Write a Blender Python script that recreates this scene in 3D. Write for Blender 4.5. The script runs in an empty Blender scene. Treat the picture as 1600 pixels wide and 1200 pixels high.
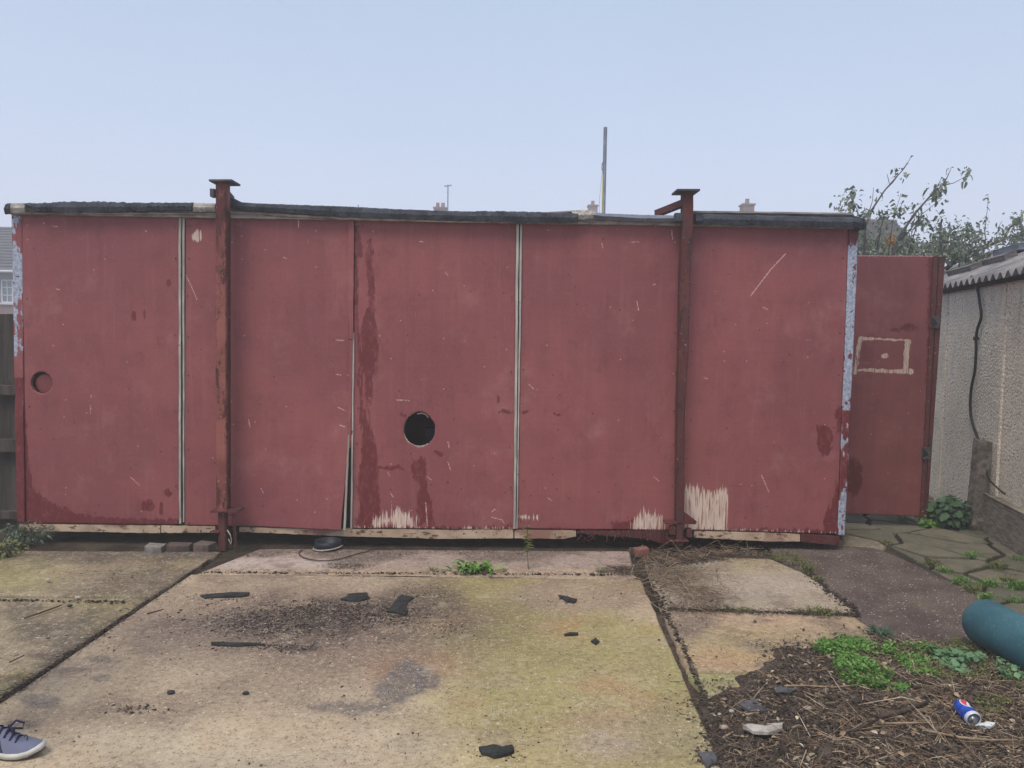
import bpy, bmesh, math, random
import numpy as np
from mathutils import Vector, Matrix, geometry

random.seed(7)
RNG = np.random.default_rng(11)
R = math.radians
scene = bpy.context.scene
COL = scene.collection

# ------------------------------------------------------------------ camera
CAMZ, TILT, ROLL, YAW, FPX = 1.55, 3.53, 0.85, 0.7, 1200.0
cam_d = bpy.data.cameras.new('camera')
cam = bpy.data.objects.new('camera', cam_d)
COL.objects.link(cam)
cam_d.sensor_width = 36.0
cam_d.lens = FPX / 1600 * 36.0
cam_d.clip_start = 0.05
cam_d.clip_end = 3000
CROT = Matrix.Rotation(R(-YAW), 3, 'Z') @ Matrix.Rotation(R(90 - TILT), 3, 'X') @ Matrix.Rotation(R(ROLL), 3, 'Z')
cam.matrix_world = Matrix.Translation((0, 0, CAMZ)) @ CROT.to_4x4()
scene.camera = cam

# ------------------------------------------------------------------ world
SUN_EL, SUN_AZ = 60.0, 205.0      # azimuth clockwise from +Y
w = bpy.data.worlds.new('World')
scene.world = w
w.use_nodes = True
nt = w.node_tree
nt.nodes.clear()
def wn(t, **k):
    n = nt.nodes.new(t)
    for a, b in k.items():
        setattr(n, a, b)
    return n
out = wn('ShaderNodeOutputWorld'); bg = wn('ShaderNodeBackground')
sky = wn('ShaderNodeTexSky'); sky.sky_type = 'NISHITA'; sky.sun_disc = False
sky.sun_elevation = R(SUN_EL); sky.sun_rotation = R(SUN_AZ)
sky.air_density = 1.0; sky.dust_density = 3.0
sc_ = wn('ShaderNodeVectorMath', operation='SCALE'); sc_.inputs['Scale'].default_value = 0.07
tc = wn('ShaderNodeTexCoord'); sep = wn('ShaderNodeSeparateXYZ')
ramp = wn('ShaderNodeValToRGB')
cr = ramp.color_ramp
cr.elements[0].position = 0.0; cr.elements[0].color = (0.60, 0.62, 0.75, 1)
cr.elements[1].position = 1.0; cr.elements[1].color = (0.46, 0.52, 0.62, 1)
for p_, c_ in ((0.12, (0.555, 0.60, 0.75)), (0.24, (0.45, 0.53, 0.685)), (0.42, (0.36, 0.45, 0.59))):
    e = cr.elements.new(p_); e.color = (*c_, 1)
nz = wn('ShaderNodeTexNoise'); nz.inputs['Scale'].default_value = 1.6; nz.inputs['Detail'].default_value = 3
nm = wn('ShaderNodeMapRange'); nm.inputs['To Min'].default_value = 0.93; nm.inputs['To Max'].default_value = 1.07
sc2 = wn('ShaderNodeVectorMath', operation='SCALE')
mx = wn('ShaderNodeMix', data_type='RGBA'); mx.inputs['Factor'].default_value = 0.86
L = nt.links.new
L(tc.outputs['Generated'], sep.inputs[0]); L(sep.outputs['Z'], ramp.inputs[0])
L(tc.outputs['Generated'], nz.inputs['Vector']); L(nz.outputs['Fac'], nm.inputs['Value'])
L(ramp.outputs[0], sc2.inputs[0]); L(nm.outputs[0], sc2.inputs['Scale'])
L(sky.outputs[0], sc_.inputs[0]); L(sc_.outputs[0], mx.inputs['A']); L(sc2.outputs[0], mx.inputs['B'])
L(mx.outputs['Result'], bg.inputs['Color']); bg.inputs['Strength'].default_value = 1.0
L(bg.outputs[0], out.inputs['Surface'])

sun_d = bpy.data.lights.new('sun', 'SUN')
sun_d.energy = 1.7; sun_d.angle = R(30); sun_d.color = (1.0, 0.92, 0.80)
sun = bpy.data.objects.new('sun', sun_d); COL.objects.link(sun)
sd = Vector((math.sin(R(SUN_AZ)) * math.cos(R(SUN_EL)), math.cos(R(SUN_AZ)) * math.cos(R(SUN_EL)), math.sin(R(SUN_EL))))
sun.rotation_euler = sd.to_track_quat('Z', 'Y').to_euler()
scene.view_settings.view_transform = 'Standard'
scene.view_settings.look = 'None'
scene.view_settings.exposure = 0.56
scene.cycles.volume_bounces = 2
scene.cycles.denoising_prefilter = 'NONE'
scene.view_settings.gamma = 1.0
scene.view_settings.use_curve_mapping = False

# ------------------------------------------------------------------ projection helpers (pixels of the 1600x1200 photograph)
CN = np.array(CROT)
def ray(px, py):
    d = CROT @ Vector(((px - 800) / FPX, -(py - 600) / FPX, -1))
    return d
def atY(px, py, Y):
    d = ray(px, py); t = Y / d.y
    return Vector((d.x * t, Y, CAMZ + d.z * t))
def atZ(px, py, z=0.0):
    d = ray(px, py); t = (z - CAMZ) / d.z
    return Vector((d.x * t, d.y * t, z))
def proj(V):
    V = np.asarray(V, float).reshape(-1, 3)
    q = (V - np.array([0, 0, CAMZ])) @ CN
    zz = -q[:, 2]
    zz = np.where(zz < 0.05, 0.05, zz)
    return 800 + FPX * q[:, 0] / zz, 600 - FPX * q[:, 1] / zz

# ------------------------------------------------------------------ numpy noise and fields
def _h(ix, iy, s):
    n = (ix * 374761393 + iy * 668265263 + s * 362437) & 0xFFFFFFFF
    n = ((n ^ (n >> 13)) * 1274126177) & 0xFFFFFFFF
    n = n ^ (n >> 16)
    return (n & 0xFFFF) / 65535.0
def vn(x, y, s=0):
    x = np.asarray(x, float); y = np.asarray(y, float)
    ix = np.floor(x).astype(np.int64); iy = np.floor(y).astype(np.int64)
    fx = x - ix; fy = y - iy
    fx = fx * fx * (3 - 2 * fx); fy = fy * fy * (3 - 2 * fy)
    a = _h(ix, iy, s); b = _h(ix + 1, iy, s); c = _h(ix, iy + 1, s); d = _h(ix + 1, iy + 1, s)
    return (a * (1 - fx) + b * fx) * (1 - fy) + (c * (1 - fx) + d * fx) * fy
def fbm(x, y, s=0, o=4):
    r = 0; a = 0.5; t = 0
    for i in range(o):
        r = r + a * vn(x * 2 ** i, y * 2 ** i, s + i * 17); t += a; a *= 0.5
    return r / t
def sd_poly(x, y, pts):
    """signed distance, positive inside"""
    x = np.asarray(x, float); y = np.asarray(y, float)
    d = np.full(x.shape, 1e9); ins = np.zeros(x.shape, bool)
    n = len(pts)
    for i in range(n):
        ax, ay = pts[i][0], pts[i][1]; bx, by = pts[(i + 1) % n][0], pts[(i + 1) % n][1]
        ex, ey = bx - ax, by - ay
        L2 = ex * ex + ey * ey + 1e-12
        t = np.clip(((x - ax) * ex + (y - ay) * ey) / L2, 0, 1)
        d = np.minimum(d, np.hypot(x - ax - t * ex, y - ay - t * ey))
        c = (ay > y) != (by > y)
        with np.errstate(divide='ignore', invalid='ignore'):
            xi = ex * (y - ay) / (ey if abs(ey) > 1e-12 else 1e-12) + ax
        ins ^= c & (x < xi)
    return np.where(ins, d, -d)
def sd_line(x, y, pts, wd):
    """pts [(x,y)] or [(x,y,w)] polyline of given half width"""
    d = np.full(np.shape(x), -1e9)
    for i in range(len(pts) - 1):
        a, b = pts[i], pts[i + 1]
        wa = a[2] if len(a) > 2 else wd; wb = b[2] if len(b) > 2 else wd
        ex, ey = b[0] - a[0], b[1] - a[1]; L2 = ex * ex + ey * ey + 1e-12
        t = np.clip(((x - a[0]) * ex + (y - a[1]) * ey) / L2, 0, 1)
        d = np.maximum(d, wa + (wb - wa) * t - np.hypot(x - a[0] - t * ex, y - a[1] - t * ey))
    return d
def sd_ell(x, y, cx, cy, rx, ry):
    k = np.hypot((x - cx) / rx, (y - cy) / ry)
    return (1 - k) * min(rx, ry)
def fld(d, s=8.0):
    return np.clip(0.5 + d / (2 * s), 0, 1)
def sm(x, a, b):
    t = np.clip((x - a) / (b - a), 0, 1); return t * t * (3 - 2 * t)

def lin(c):
    c = c / 255.0
    return c / 12.92 if c <= 0.04045 else ((c + 0.055) / 1.055) ** 2.4
def C(r, g, b, k=1.0):
    return (lin(r) * k, lin(g) * k, lin(b) * k, 1.0)
def CA(r, g, b, k=1.0):
    return np.array(C(r, g, b, k)[:3])

# ------------------------------------------------------------------ objects helpers
def topbase(p):
    while p.parent: p = p.parent
    return Vector(p.location)
def mesh_from(V, F, name):
    me = bpy.data.meshes.new(name)
    V = np.asarray(V, np.float32).reshape(-1, 3)
    if isinstance(F, np.ndarray):
        n, k = F.shape
        me.vertices.add(len(V)); me.vertices.foreach_set('co', V.ravel())
        me.loops.add(n * k); me.loops.foreach_set('vertex_index', F.astype(np.int32).ravel())
        me.polygons.add(n)
        me.polygons.foreach_set('loop_start', np.arange(0, n * k, k, dtype=np.int32))
        me.update(calc_edges=True)
    else:
        me.from_pydata([tuple(map(float, v)) for v in V], [], [tuple(int(i) for i in f) for f in F])
        me.update()
    return me
def link(name, me, m, parent=None, smooth=False):
    if m: me.materials.append(m)
    if m and m.name.endswith('red_paint') and 'mask' not in me.attributes:
        me.attributes.new('mask', 'FLOAT_COLOR', 'POINT').data.foreach_set('color', np.zeros(len(me.vertices) * 4, np.float32))
    if smooth: me.polygons.foreach_set('use_smooth', [True] * len(me.polygons))
    o = bpy.data.objects.new(name, me); COL.objects.link(o)
    if parent is not None: o.parent = parent
    return o
def put(name, V, F, m, parent=None, smooth=False, attrs=None, base=None):
    V = np.array(V, float).reshape(-1, 3)
    if parent is not None:
        b = topbase(parent)
    elif base is not None:
        b = Vector(base)
    else:
        lo = V.min(0); hi = V.max(0)
        b = Vector(((lo[0] + hi[0]) / 2, (lo[1] + hi[1]) / 2, lo[2]))
    me = mesh_from(V - np.array(b), F, name)
    if attrs:
        for k, a in attrs.items():
            a = np.asarray(a, np.float32)
            if a.ndim == 1:
                at = me.attributes.new(k, 'FLOAT', 'POINT'); at.data.foreach_set('value', a)
            else:
                if a.shape[1] == 3: a = np.hstack([a, np.ones((len(a), 1), np.float32)])
                at = me.attributes.new(k, 'FLOAT_COLOR', 'POINT'); at.data.foreach_set('color', a.ravel())
    o = link(name, me, m, parent, smooth)
    if parent is None: o.location = b
    return o
def thing(name, loc, label, cat, group=None):
    o = bpy.data.objects.new(name, None); COL.objects.link(o)
    o.location = loc; o.empty_display_size = 0.1
    tag(o, label, cat, group); return o
def tag(o, label=None, cat=None, group=None, kind=None):
    if label: o['label'] = label
    if cat: o['category'] = cat
    if group: o['group'] = group
    if kind: o['kind'] = kind
    return o
def copy_tree(o, parent=None):
    c = o.copy(); COL.objects.link(c); c.parent = parent
    for ch in list(o.children): copy_tree(ch, c)
    return c

class MB:
    def __init__(s): s.V = []; s.F = []
    def add(s, V, F):
        n = len(s.V); s.V += [tuple(v) for v in V]; s.F += [tuple(i + n for i in f) for f in F]; return s
    def box(s, a, b, bev=0.0):
        x0, y0, z0 = a; x1, y1, z1 = b
        c = Vector(((x0 + x1) / 2, (y0 + y1) / 2, (z0 + z1) / 2))
        return s.obox(c, Vector((1, 0, 0)) * (abs(x1 - x0) / 2), Vector((0, 1, 0)) * (abs(y1 - y0) / 2), Vector((0, 0, 1)) * (abs(z1 - z0) / 2), bev)
    def obox(s, c, u, v, w_, bev=0.0):
        c = Vector(c); u = Vector(u); v = Vector(v); w_ = Vector(w_)
        if bev <= 0:
            V = [c + u * i + v * j + w_ * k for k in (-1, 1) for j in (-1, 1) for i in (-1, 1)]
            F = [(0, 2, 3, 1), (4, 5, 7, 6), (0, 1, 5, 4), (2, 6, 7, 3), (0, 4, 6, 2), (1, 3, 7, 5)]
            return s.add(V, F)
        bm = bmesh.new(); bmesh.ops.create_cube(bm, size=2)
        for vv in bm.verts: vv.co = c + u * vv.co.x + v * vv.co.y + w_ * vv.co.z
        bmesh.ops.bevel(bm, geom=list(bm.edges), offset=bev, segments=2, profile=0.7, affect='EDGES')
        bm.verts.index_update()
        s.add([v.co.copy() for v in bm.verts], [[x.index for x in f.verts] for f in bm.faces]); bm.free(); return s
    def prism(s, pts, z0, z1, jit=0):
        n = len(pts)
        V = [(p[0], p[1], z0) for p in pts] + [(p[0], p[1], z1 + (random.uniform(-jit, jit))) for p in pts]
        F = [tuple(range(n, 2 * n)), tuple(range(n - 1, -1, -1))] + [(i, (i + 1) % n, n + (i + 1) % n, n + i) for i in range(n)]
        return s.add(V, F)
    def tube(s, pts, rads, seg=8, cap=True):
        pts = [Vector(p) for p in pts]
        if not hasattr(rads, '__len__'): rads = [rads] * len(pts)
        V = []; F = []
        up = Vector((0.13, 0.31, 0.94))
        for i, p in enumerate(pts):
            t = (pts[min(i + 1, len(pts) - 1)] - pts[max(i - 1, 0)])
            if t.length < 1e-9: t = Vector((0, 0, 1))
            t.normalize()
            a = up - t * up.dot(t)
            if a.length < 0.1: a = Vector((1, 0, 0)) - t * t.x
            a.normalize(); b = t.cross(a); up = a
            for k in range(seg):
                th = 2 * math.pi * k / seg
                V.append(p + (a * math.cos(th) + b * math.sin(th)) * rads[i])
        for i in range(len(pts) - 1):
            for k in range(seg):
                F.append((i * seg + k, i * seg + (k + 1) % seg, (i + 1) * seg + (k + 1) % seg, (i + 1) * seg + k))
        if cap:
            F.append(tuple(range(seg - 1, -1, -1))); F.append(tuple((len(pts) - 1) * seg + k for k in range(seg)))
        return s.add(V, F)
    def lathe(s, c, prof, axis='Z', seg=24, u=None, v=None, w_=None):
        u = u or Vector((1, 0, 0)); v = v or Vector((0, 1, 0)); w_ = w_ or Vector((0, 0, 1)); c = Vector(c)
        V = []; F = []
        for r, h in prof:
            for k in range(seg):
                th = 2 * math.pi * k / seg
                V.append(c + u * (r * math.cos(th)) + v * (r * math.sin(th)) + w_ * h)
        for i in range(len(prof) - 1):
            for k in range(seg):
                F.append((i * seg + k, i * seg + (k + 1) % seg, (i + 1) * seg + (k + 1) % seg, (i + 1) * seg + k))
        F.append(tuple(range(seg - 1, -1, -1))); F.append(tuple((len(prof) - 1) * seg + k for k in range(seg)))
        return s.add(V, F)
    def build(s, name, m, parent=None, smooth=False, base=None):
        return put(name, s.V, s.F, m, parent, smooth, base=base)

# ------------------------------------------------------------------ material helper
class M:
    def __init__(s, name, rough=0.85, spec=0.3, metal=0.0):
        s.m = bpy.data.materials.new(name); s.m.use_nodes = True
        s.nt = s.m.node_tree; s.nt.nodes.clear()
        s.out = s.n('ShaderNodeOutputMaterial'); s.b = s.n('ShaderNodeBsdfPrincipled')
        s.l(s.b.outputs[0], s.out.inputs[0])
        s.b.inputs['Roughness'].default_value = rough
        s.b.inputs['Specular IOR Level'].default_value = spec
        s.b.inputs['Metallic'].default_value = metal
        s.tc = None
    def n(s, t, **k):
        n = s.nt.nodes.new(t)
        for a, b in k.items(): setattr(n, a, b)
        return n
    def l(s, a, b): s.nt.links.new(a, b)
    def co(s, scale=(1, 1, 1)):
        if s.tc is None: s.tc = s.n('ShaderNodeTexCoord')
        mp = s.n('ShaderNodeMapping'); s.l(s.tc.outputs['Object'], mp.inputs['Vector'])
        mp.inputs['Scale'].default_value = scale
        return mp.outputs[0]
    def noise(s, scale=5, detail=4, rough=0.55, st=(1, 1, 1), dist=0.0):
        n = s.n('ShaderNodeTexNoise'); s.l(s.co(st), n.inputs['Vector'])
        n.inputs['Scale'].default_value = scale; n.inputs['Detail'].default_value = detail
        n.inputs['Roughness'].default_value = rough; n.inputs['Distortion'].default_value = dist
        return n.outputs['Fac']
    def voro(s, scale=50, st=(1, 1, 1), feat='F1', out='Distance', rnd=1.0):
        n = s.n('ShaderNodeTexVoronoi', feature=feat); s.l(s.co(st), n.inputs['Vector'])
        n.inputs['Scale'].default_value = scale; n.inputs['Randomness'].default_value = rnd
        return n.outputs[out]
    def rng(s, v, a, b, c=0.0, d=1.0, smooth=True):
        n = s.n('ShaderNodeMapRange', interpolation_type='SMOOTHSTEP' if smooth else 'LINEAR')
        s.l(v, n.inputs['Value'])
        for k, x in zip(('From Min', 'From Max', 'To Min', 'To Max'), (a, b, c, d)): n.inputs[k].default_value = x
        return n.outputs[0]
    def math(s, op, a, b=None):
        n = s.n('ShaderNodeMath', operation=op)
        for i, x in enumerate((a, b)):
            if x is None: continue
            if isinstance(x, (int, float)): n.inputs[i].default_value = x
            else: s.l(x, n.inputs[i])
        return n.outputs[0]
    def mix(s, f, a, b, mode='MIX'):
        n = s.n('ShaderNodeMix', data_type='RGBA', blend_type=mode)
        for k, x in (('Factor', f), ('A', a), ('B', b)):
            if isinstance(x, (int, float)): n.inputs[k].default_value = x
            elif isinstance(x, tuple): n.inputs[k].default_value = x if len(x) == 4 else (*x, 1)
            else: s.l(x, n.inputs[k])
        return n.outputs['Result']
    def attr(s, name, out='Color'):
        n = s.n('ShaderNodeAttribute', attribute_name=name); return n.outputs[out]
    def sepc(s, c):
        n = s.n('ShaderNodeSeparateColor'); s.l(c, n.inputs[0]); return n.outputs
    def rand(s):
        n = s.n('ShaderNodeObjectInfo'); return n.outputs['Random']
    def bump(s, h, strength=0.4, dist=0.01, prev=None):
        n = s.n('ShaderNodeBump'); n.inputs['Strength'].default_value = strength; n.inputs['Distance'].default_value = dist
        s.l(h, n.inputs['Height'])
        if prev: s.l(prev, n.inputs['Normal'])
        s.l(n.outputs[0], s.b.inputs['Normal']); return n.outputs[0]
    def col(s, c):
        if isinstance(c, tuple): s.b.inputs['Base Color'].default_value = c if len(c) == 4 else (*c, 1)
        else: s.l(c, s.b.inputs['Base Color'])
        return s
    def rough(s, v): s.l(v, s.b.inputs['Roughness']); return s

def simple(name, c1, c2, scale=8, rough=0.85, bump=0.3, bd=0.004, st=(1, 1, 1), spec=0.3, metal=0.0, vary=0.15, detail=5):
    m = M(name, rough, spec, metal)
    f = m.noise(scale, detail, 0.6, st)
    c = m.mix(m.rng(f, 0.3, 0.7), c1, c2)
    r = m.rand()
    c = m.mix(m.rng(r, 0, 1, 0, vary, False), c, (0.02, 0.02, 0.02, 1))
    m.col(c)
    if bump: m.bump(m.noise(scale * 5, 4, 0.6, st), bump, bd)
    return m.m

# ---- painted panel material (masks: R dark unfaded paint, G bare cream, B bare galvanised, A pale scratches)
def paint_mat(name, k=1.0, comb=1.0):
    m = M(name, 0.62, 0.35)
    a = m.n('ShaderNodeAttribute', attribute_name='mask')
    sp = m.sepc(a.outputs['Color'])
    big = m.noise(0.9, 4, 0.55)
    mid = m.noise(6, 4, 0.6)
    c = m.mix(m.rng(big, 0.35, 0.65), C(127, 69, 73, k), C(141, 78, 78, k))
    c = m.mix(m.rng(mid, 0.4, 0.75, 0, 0.35), c, C(118, 66, 71, k))
    # faint vertical rain streaks, horizontal rolling bands
    vs = m.noise(1.0, 5, 0.65, (26, 26, 1.3))
    c = m.mix(m.rng(vs, 0.5, 0.8, 0, 0.26), c, C(160, 105, 106, k))
    vs2 = m.noise(1.0, 4, 0.6, (9, 9, 0.6))
    c = m.mix(m.rng(vs2, 0.5, 0.8, 0, 0.28), c, C(104, 56, 62, k))
    hb = m.noise(1.0, 4, 0.6, (2.0, 2.0, 40))
    c = m.mix(m.rng(hb, 0.5, 0.75, 0, 0.18), c, C(108, 60, 66, k))
    # chalky cloud
    ch = m.noise(2.6, 6, 0.7)
    c = m.mix(m.rng(ch, 0.52, 0.78, 0, 0.42), c, C(168, 120, 118, k))
    ch2 = m.noise(1, 6, 0.75, (5, 5, 3.2))
    c = m.mix(m.rng(ch2, 0.50, 0.70, 0, 0.40), c, C(100, 50, 54, k))
    gr = m.noise(1, 5, 0.8, (60, 60, 45))
    c = m.mix(m.rng(gr, 0.52, 0.72, 0, 0.20), c, C(172, 122, 118, k))
    c = m.mix(m.rng(gr, 0.46, 0.30, 0, 0.20), c, C(84, 40, 44, k))
    # unfaded dark paint
    fn = m.noise(1.0, 6, 0.75, (55, 55, 16))
    rr = m.math('ADD', sp[0], m.rng(fn, 0.25, 0.75, -0.34, 0.34, False))
    dk = m.rng(rr, 0.44, 0.56)
    dk = m.math('MULTIPLY', dk, m.rng(m.noise(1, 6, .78, (34, 34, 17)), .34, .52, .35, 1))
    c = m.mix(m.math('MULTIPLY', dk, 0.92), c, C(98, 36, 40, k))
    # tiny chips and pits
    vd = m.voro(13); vr = m.voro(13, out='Color')
    vrs = m.sepc(vr)
    chip = m.math('MULTIPLY', m.rng(vd, 0.05, 0.085, 1, 0), m.rng(vrs[0], 0.72, 0.74))
    c = m.mix(m.math('MULTIPLY', chip, 0.75), c, C(190, 150, 145, k))
    vd2 = m.voro(9.3); vr2 = m.sepc(m.voro(9.3, out='Color'))
    pit = m.math('MULTIPLY', m.rng(vd2, 0.04, 0.07, 1, 0), m.rng(vr2[1], 0.7, 0.72))
    c = m.mix(m.math('MULTIPLY', pit, 0.8), c, C(70, 26, 30, k))
    # short scratches in two directions
    for ang, th in (((3, 3, 60), 0.75), ((70, 70, 4), 0.75)):
        sn = m.noise(1.3, 2, 0.5, ang, 0.6)
        gate = m.rng(m.noise(3.1, 2), 0.52, 0.6)
        c = m.mix(m.math('MULTIPLY', m.math('MULTIPLY', m.rng(sn, th, th + 0.02), gate), 0.4), c, C(185, 135, 132, k))
    # bare cream with vertical bristle streaks
    st = m.noise(1.0, 4, 0.6, (75, 75, 2.2))
    g = m.math('ADD', sp[1], m.rng(st, 0.3, 0.7, -0.42 * comb, 0.38 * comb, False))
    gm = m.rng(g, 0.48, 0.56)
    gm = m.math('MULTIPLY', gm, m.rng(m.noise(1, 3, .6, (95, 95, 5)), .56, .62, 1, .15))
    cream = m.mix(m.rng(m.noise(1, 4, .7, (50, 50, 5)), 0.4, 0.7), C(206, 186, 172, k), C(176, 146, 132, k))
    c = m.mix(gm, c, cream)
    # galvanised where flaked
    gn = m.noise(1, 5, 0.6, (24, 24, 13))
    b = m.math('ADD', sp[2], m.rng(gn, 0.25, 0.75, -0.22, 0.22, False))
    bmk = m.rng(b, 0.49, 0.53)
    zn = m.mix(m.rng(m.noise(55, 4, 0.7), 0.35, 0.65), C(128, 134, 152, k), C(172, 178, 194, k))
    zn = m.mix(m.rng(m.noise(24, 3), 0.62, 0.68), zn, C(90, 80, 84, k))
    c = m.mix(bmk, c, zn)
    # scratches
    sf = m.math('ADD', a.outputs['Alpha'], m.rng(m.noise(120, 3), 0.2, 0.8, -0.12, 0.12, False))
    c = m.mix(m.math('MULTIPLY', m.rng(sf, 0.5, 0.62), 0.85), c, C(205, 172, 164, k))
    m.col(c)
    m.rough(m.rng(dk, 0, 1, 0.66, 0.45, False))
    n1 = m.bump(m.noise(1.7, 3, 0.5), 0.5, 0.03)
    h = m.math('ADD', m.noise(120, 4, 0.6), m.math('MULTIPLY', m.math('ADD', gm, bmk), -1.2))
    m.bump(h, 0.25, 0.002, n1)
    return m.m
KF = 1.12
PAINT = paint_mat('faded_red_paint', KF)

# ---- rusty painted steel
def rusty(name, pa, pb, k, amount=0.5, sc=10):
    m = M(name, 0.8, 0.3)
    f = m.noise(1.0, 6, 0.7, (sc, sc, sc * 0.35))
    c = m.mix(m.rng(m.noise(4, 3), 0.35, 0.65), pa, pb)
    c = m.mix(m.rng(f, amount, amount + 0.05), c, C(84, 42, 42, k))
    f2 = m.noise(1.0, 5, 0.7, (sc * 2.2, sc * 2.2, sc * 0.9))
    c = m.mix(m.rng(f2, 0.58, 0.64), c, C(52, 34, 34, k))
    c = m.mix(m.rng(m.noise(60, 3), 0.68, 0.72), c, C(190, 160, 150, k))
    m.col(c); m.bump(m.math('ADD', f, m.noise(45, 4)), 0.6, 0.004)
    return m.m
RUST_PINK = rusty('flaking_pink_steel', C(140, 84, 76, KF), C(112, 62, 58, KF), KF, 0.50, 7)
RUST_DARK = rusty('rusted_red_steel', C(92, 52, 48, KF), C(70, 44, 41, KF), KF, 0.45, 11)
RUST_GREY = rusty('weathered_dark_steel', C(86, 86, 90, KF), C(62, 62, 66, KF), KF, 0.66, 14)
def cream_mat():
    m = M('rotten_cream_rail', 0.85)
    c = m.mix(m.rng(m.noise(5, 4), 0.35, 0.65), C(188, 166, 142, KF), C(160, 136, 116, KF))
    f = m.noise(1.0, 6, 0.72, (9, 9, 22))
    c = m.mix(m.rng(f, 0.56, 0.62), c, C(88, 62, 54, KF))
    c = m.mix(m.rng(m.noise(30, 5, 0.7), 0.6, 0.66), c, C(58, 42, 38, KF))
    c = m.mix(m.rng(m.noise(2.3, 3), 0.55, 0.62, 0, 0.6), c, C(120, 66, 62, KF))
    m.col(c); m.bump(f, 0.5, 0.004); return m.m
CREAM = cream_mat()
GREYW = simple('weathered_white_strip', C(180, 174, 164, KF), C(136, 130, 122, KF), 30, 0.7, 0.3, 0.002, (1, 1, 0.2))
def strip_mat():
    m = M('scuffed_joint_strip', 0.6)
    c = m.mix(m.rng(m.noise(1, 4, 0.6, (40, 40, 5)), 0.35, 0.65), C(182, 176, 168, KF), C(146, 140, 134, KF))
    c = m.mix(m.rng(m.noise(1, 4, 0.7, (14, 14, 9)), 0.62, 0.66), c, C(72, 64, 64, KF))
    c = m.mix(m.rng(m.noise(1, 3, 0.6, (20, 20, 3)), 0.66, 0.7), c, C(124, 62, 64, KF))
    m.col(c); m.bump(m.noise(60, 3), 0.3, 0.002); return m.m
STRIP = strip_mat()
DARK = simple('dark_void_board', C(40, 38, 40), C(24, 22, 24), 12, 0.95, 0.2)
FASCIA = simple('peeling_pale_fascia', C(176, 170, 164, 1.2), C(120, 112, 106, 1.2), 9, 0.85, 0.5, 0.004, (1, 1, 3))
TIMBER = simple('grey_weathered_timber', C(128, 122, 118, 1.1), C(82, 76, 74, 1.1), 7, 0.9, 0.6, 0.006, (0.6, 4, 8))
def felt_mat():
    m = M('mineral_roofing_felt', 0.95, 0.2)
    c = m.mix(m.rng(m.noise(7, 5, 0.65), 0.35, 0.68), C(46, 48, 55), C(78, 82, 90))
    c = m.mix(m.rng(m.noise(160, 3, 0.7), 0.5, 0.72, 0, 0.7), c, C(112, 114, 126))
    c = m.mix(m.rng(m.noise(60, 3, 0.7), 0.6, 0.66), c, C(24, 24, 30))
    m.col(c); m.bump(m.noise(190, 4, 0.7), 0.8, 0.004); return m.m
FELT = felt_mat()
MEMB = simple('blue_grey_membrane', C(134, 138, 152), C(88, 92, 106), 5, 0.55, 0.3, 0.004, (1, 1, 4))
MORTAR = simple('pale_crumbling_mortar', C(198, 190, 182), C(128, 120, 114), 34, 0.95, 0.8, 0.008)

# ------------------------------------------------------------------ ground materials
def ground_mat(name, speck=1.0, bumpy=0.5, moss=0.0, wet=0.0):
    """colour comes from the 'col' attribute (stains, algae), grain and relief from noise"""
    m = M(name, 0.92, 0.22)
    c = m.attr('col')
    c = m.mix(m.rng(m.noise(3.2, 6, 0.68), 0.3, 0.7, 0, 0.30), c, (0.13, 0.10, 0.075, 1))
    f = m.noise(34, 6, 0.82)
    c = m.mix(m.rng(f, 0.50, 0.70, 0, 0.75 * speck), c, (0.66, 0.57, 0.42, 1))
    c = m.mix(m.rng(f, 0.49, 0.32, 0, 0.95 * speck), c, (0.075, 0.052, 0.042, 1))
    f3 = m.noise(14, 6, 0.75)
    c = m.mix(m.rng(f3, 0.52, 0.70, 0, 0.35), c, (0.16, 0.115, 0.08, 1))
    f4 = m.noise(7, 6, 0.7)
    c = m.mix(m.rng(f4, 0.54, 0.70, 0, 0.30), c, (0.62, 0.53, 0.40, 1))
    # exposed aggregate
    for s_, lo, colr, k in ((110, 0.84, (0.66, 0.58, 0.46, 1), 0.28), (95, 0.80, (0.10, 0.07, 0.06, 1), 0.3), (40, 0.92, (0.66, 0.58, 0.47, 1), 0.20), (48, 0.94, (0.36, 0.22, 0.13, 1), 0.26)):
        vd = m.voro(s_); vc = m.sepc(m.voro(s_, out='Color'))
        mk = m.math('MULTIPLY', m.rng(vd, k, k + 0.1, 1, 0), m.rng(vc[0], lo, lo + 0.02))
        c = m.mix(m.math('MULTIPLY', mk, min(1, 0.85 * speck)), c, colr)
    # dirt specks in clumps
    g = m.math('MULTIPLY', m.rng(m.noise(90, 4, 0.7), 0.60, 0.66), m.rng(m.noise(4, 4, 0.6), 0.42, 0.62))
    c = m.mix(m.math('MULTIPLY', g, 0.75), c, (0.045, 0.033, 0.03, 1))
    m.col(c)
    h = m.math('ADD', m.math('MULTIPLY', m.noise(9, 4, 0.6), 1.4), m.math('ADD', f, m.math('MULTIPLY', m.noise(220, 3, 0.6), 0.5)))
    m.bump(h, bumpy, 0.008)
    return m.m
CONC = ground_mat('mossy_concrete', 0.7, 0.55)
CONC2 = ground_mat('rough_concrete', 0.7, 0.5)
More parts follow.
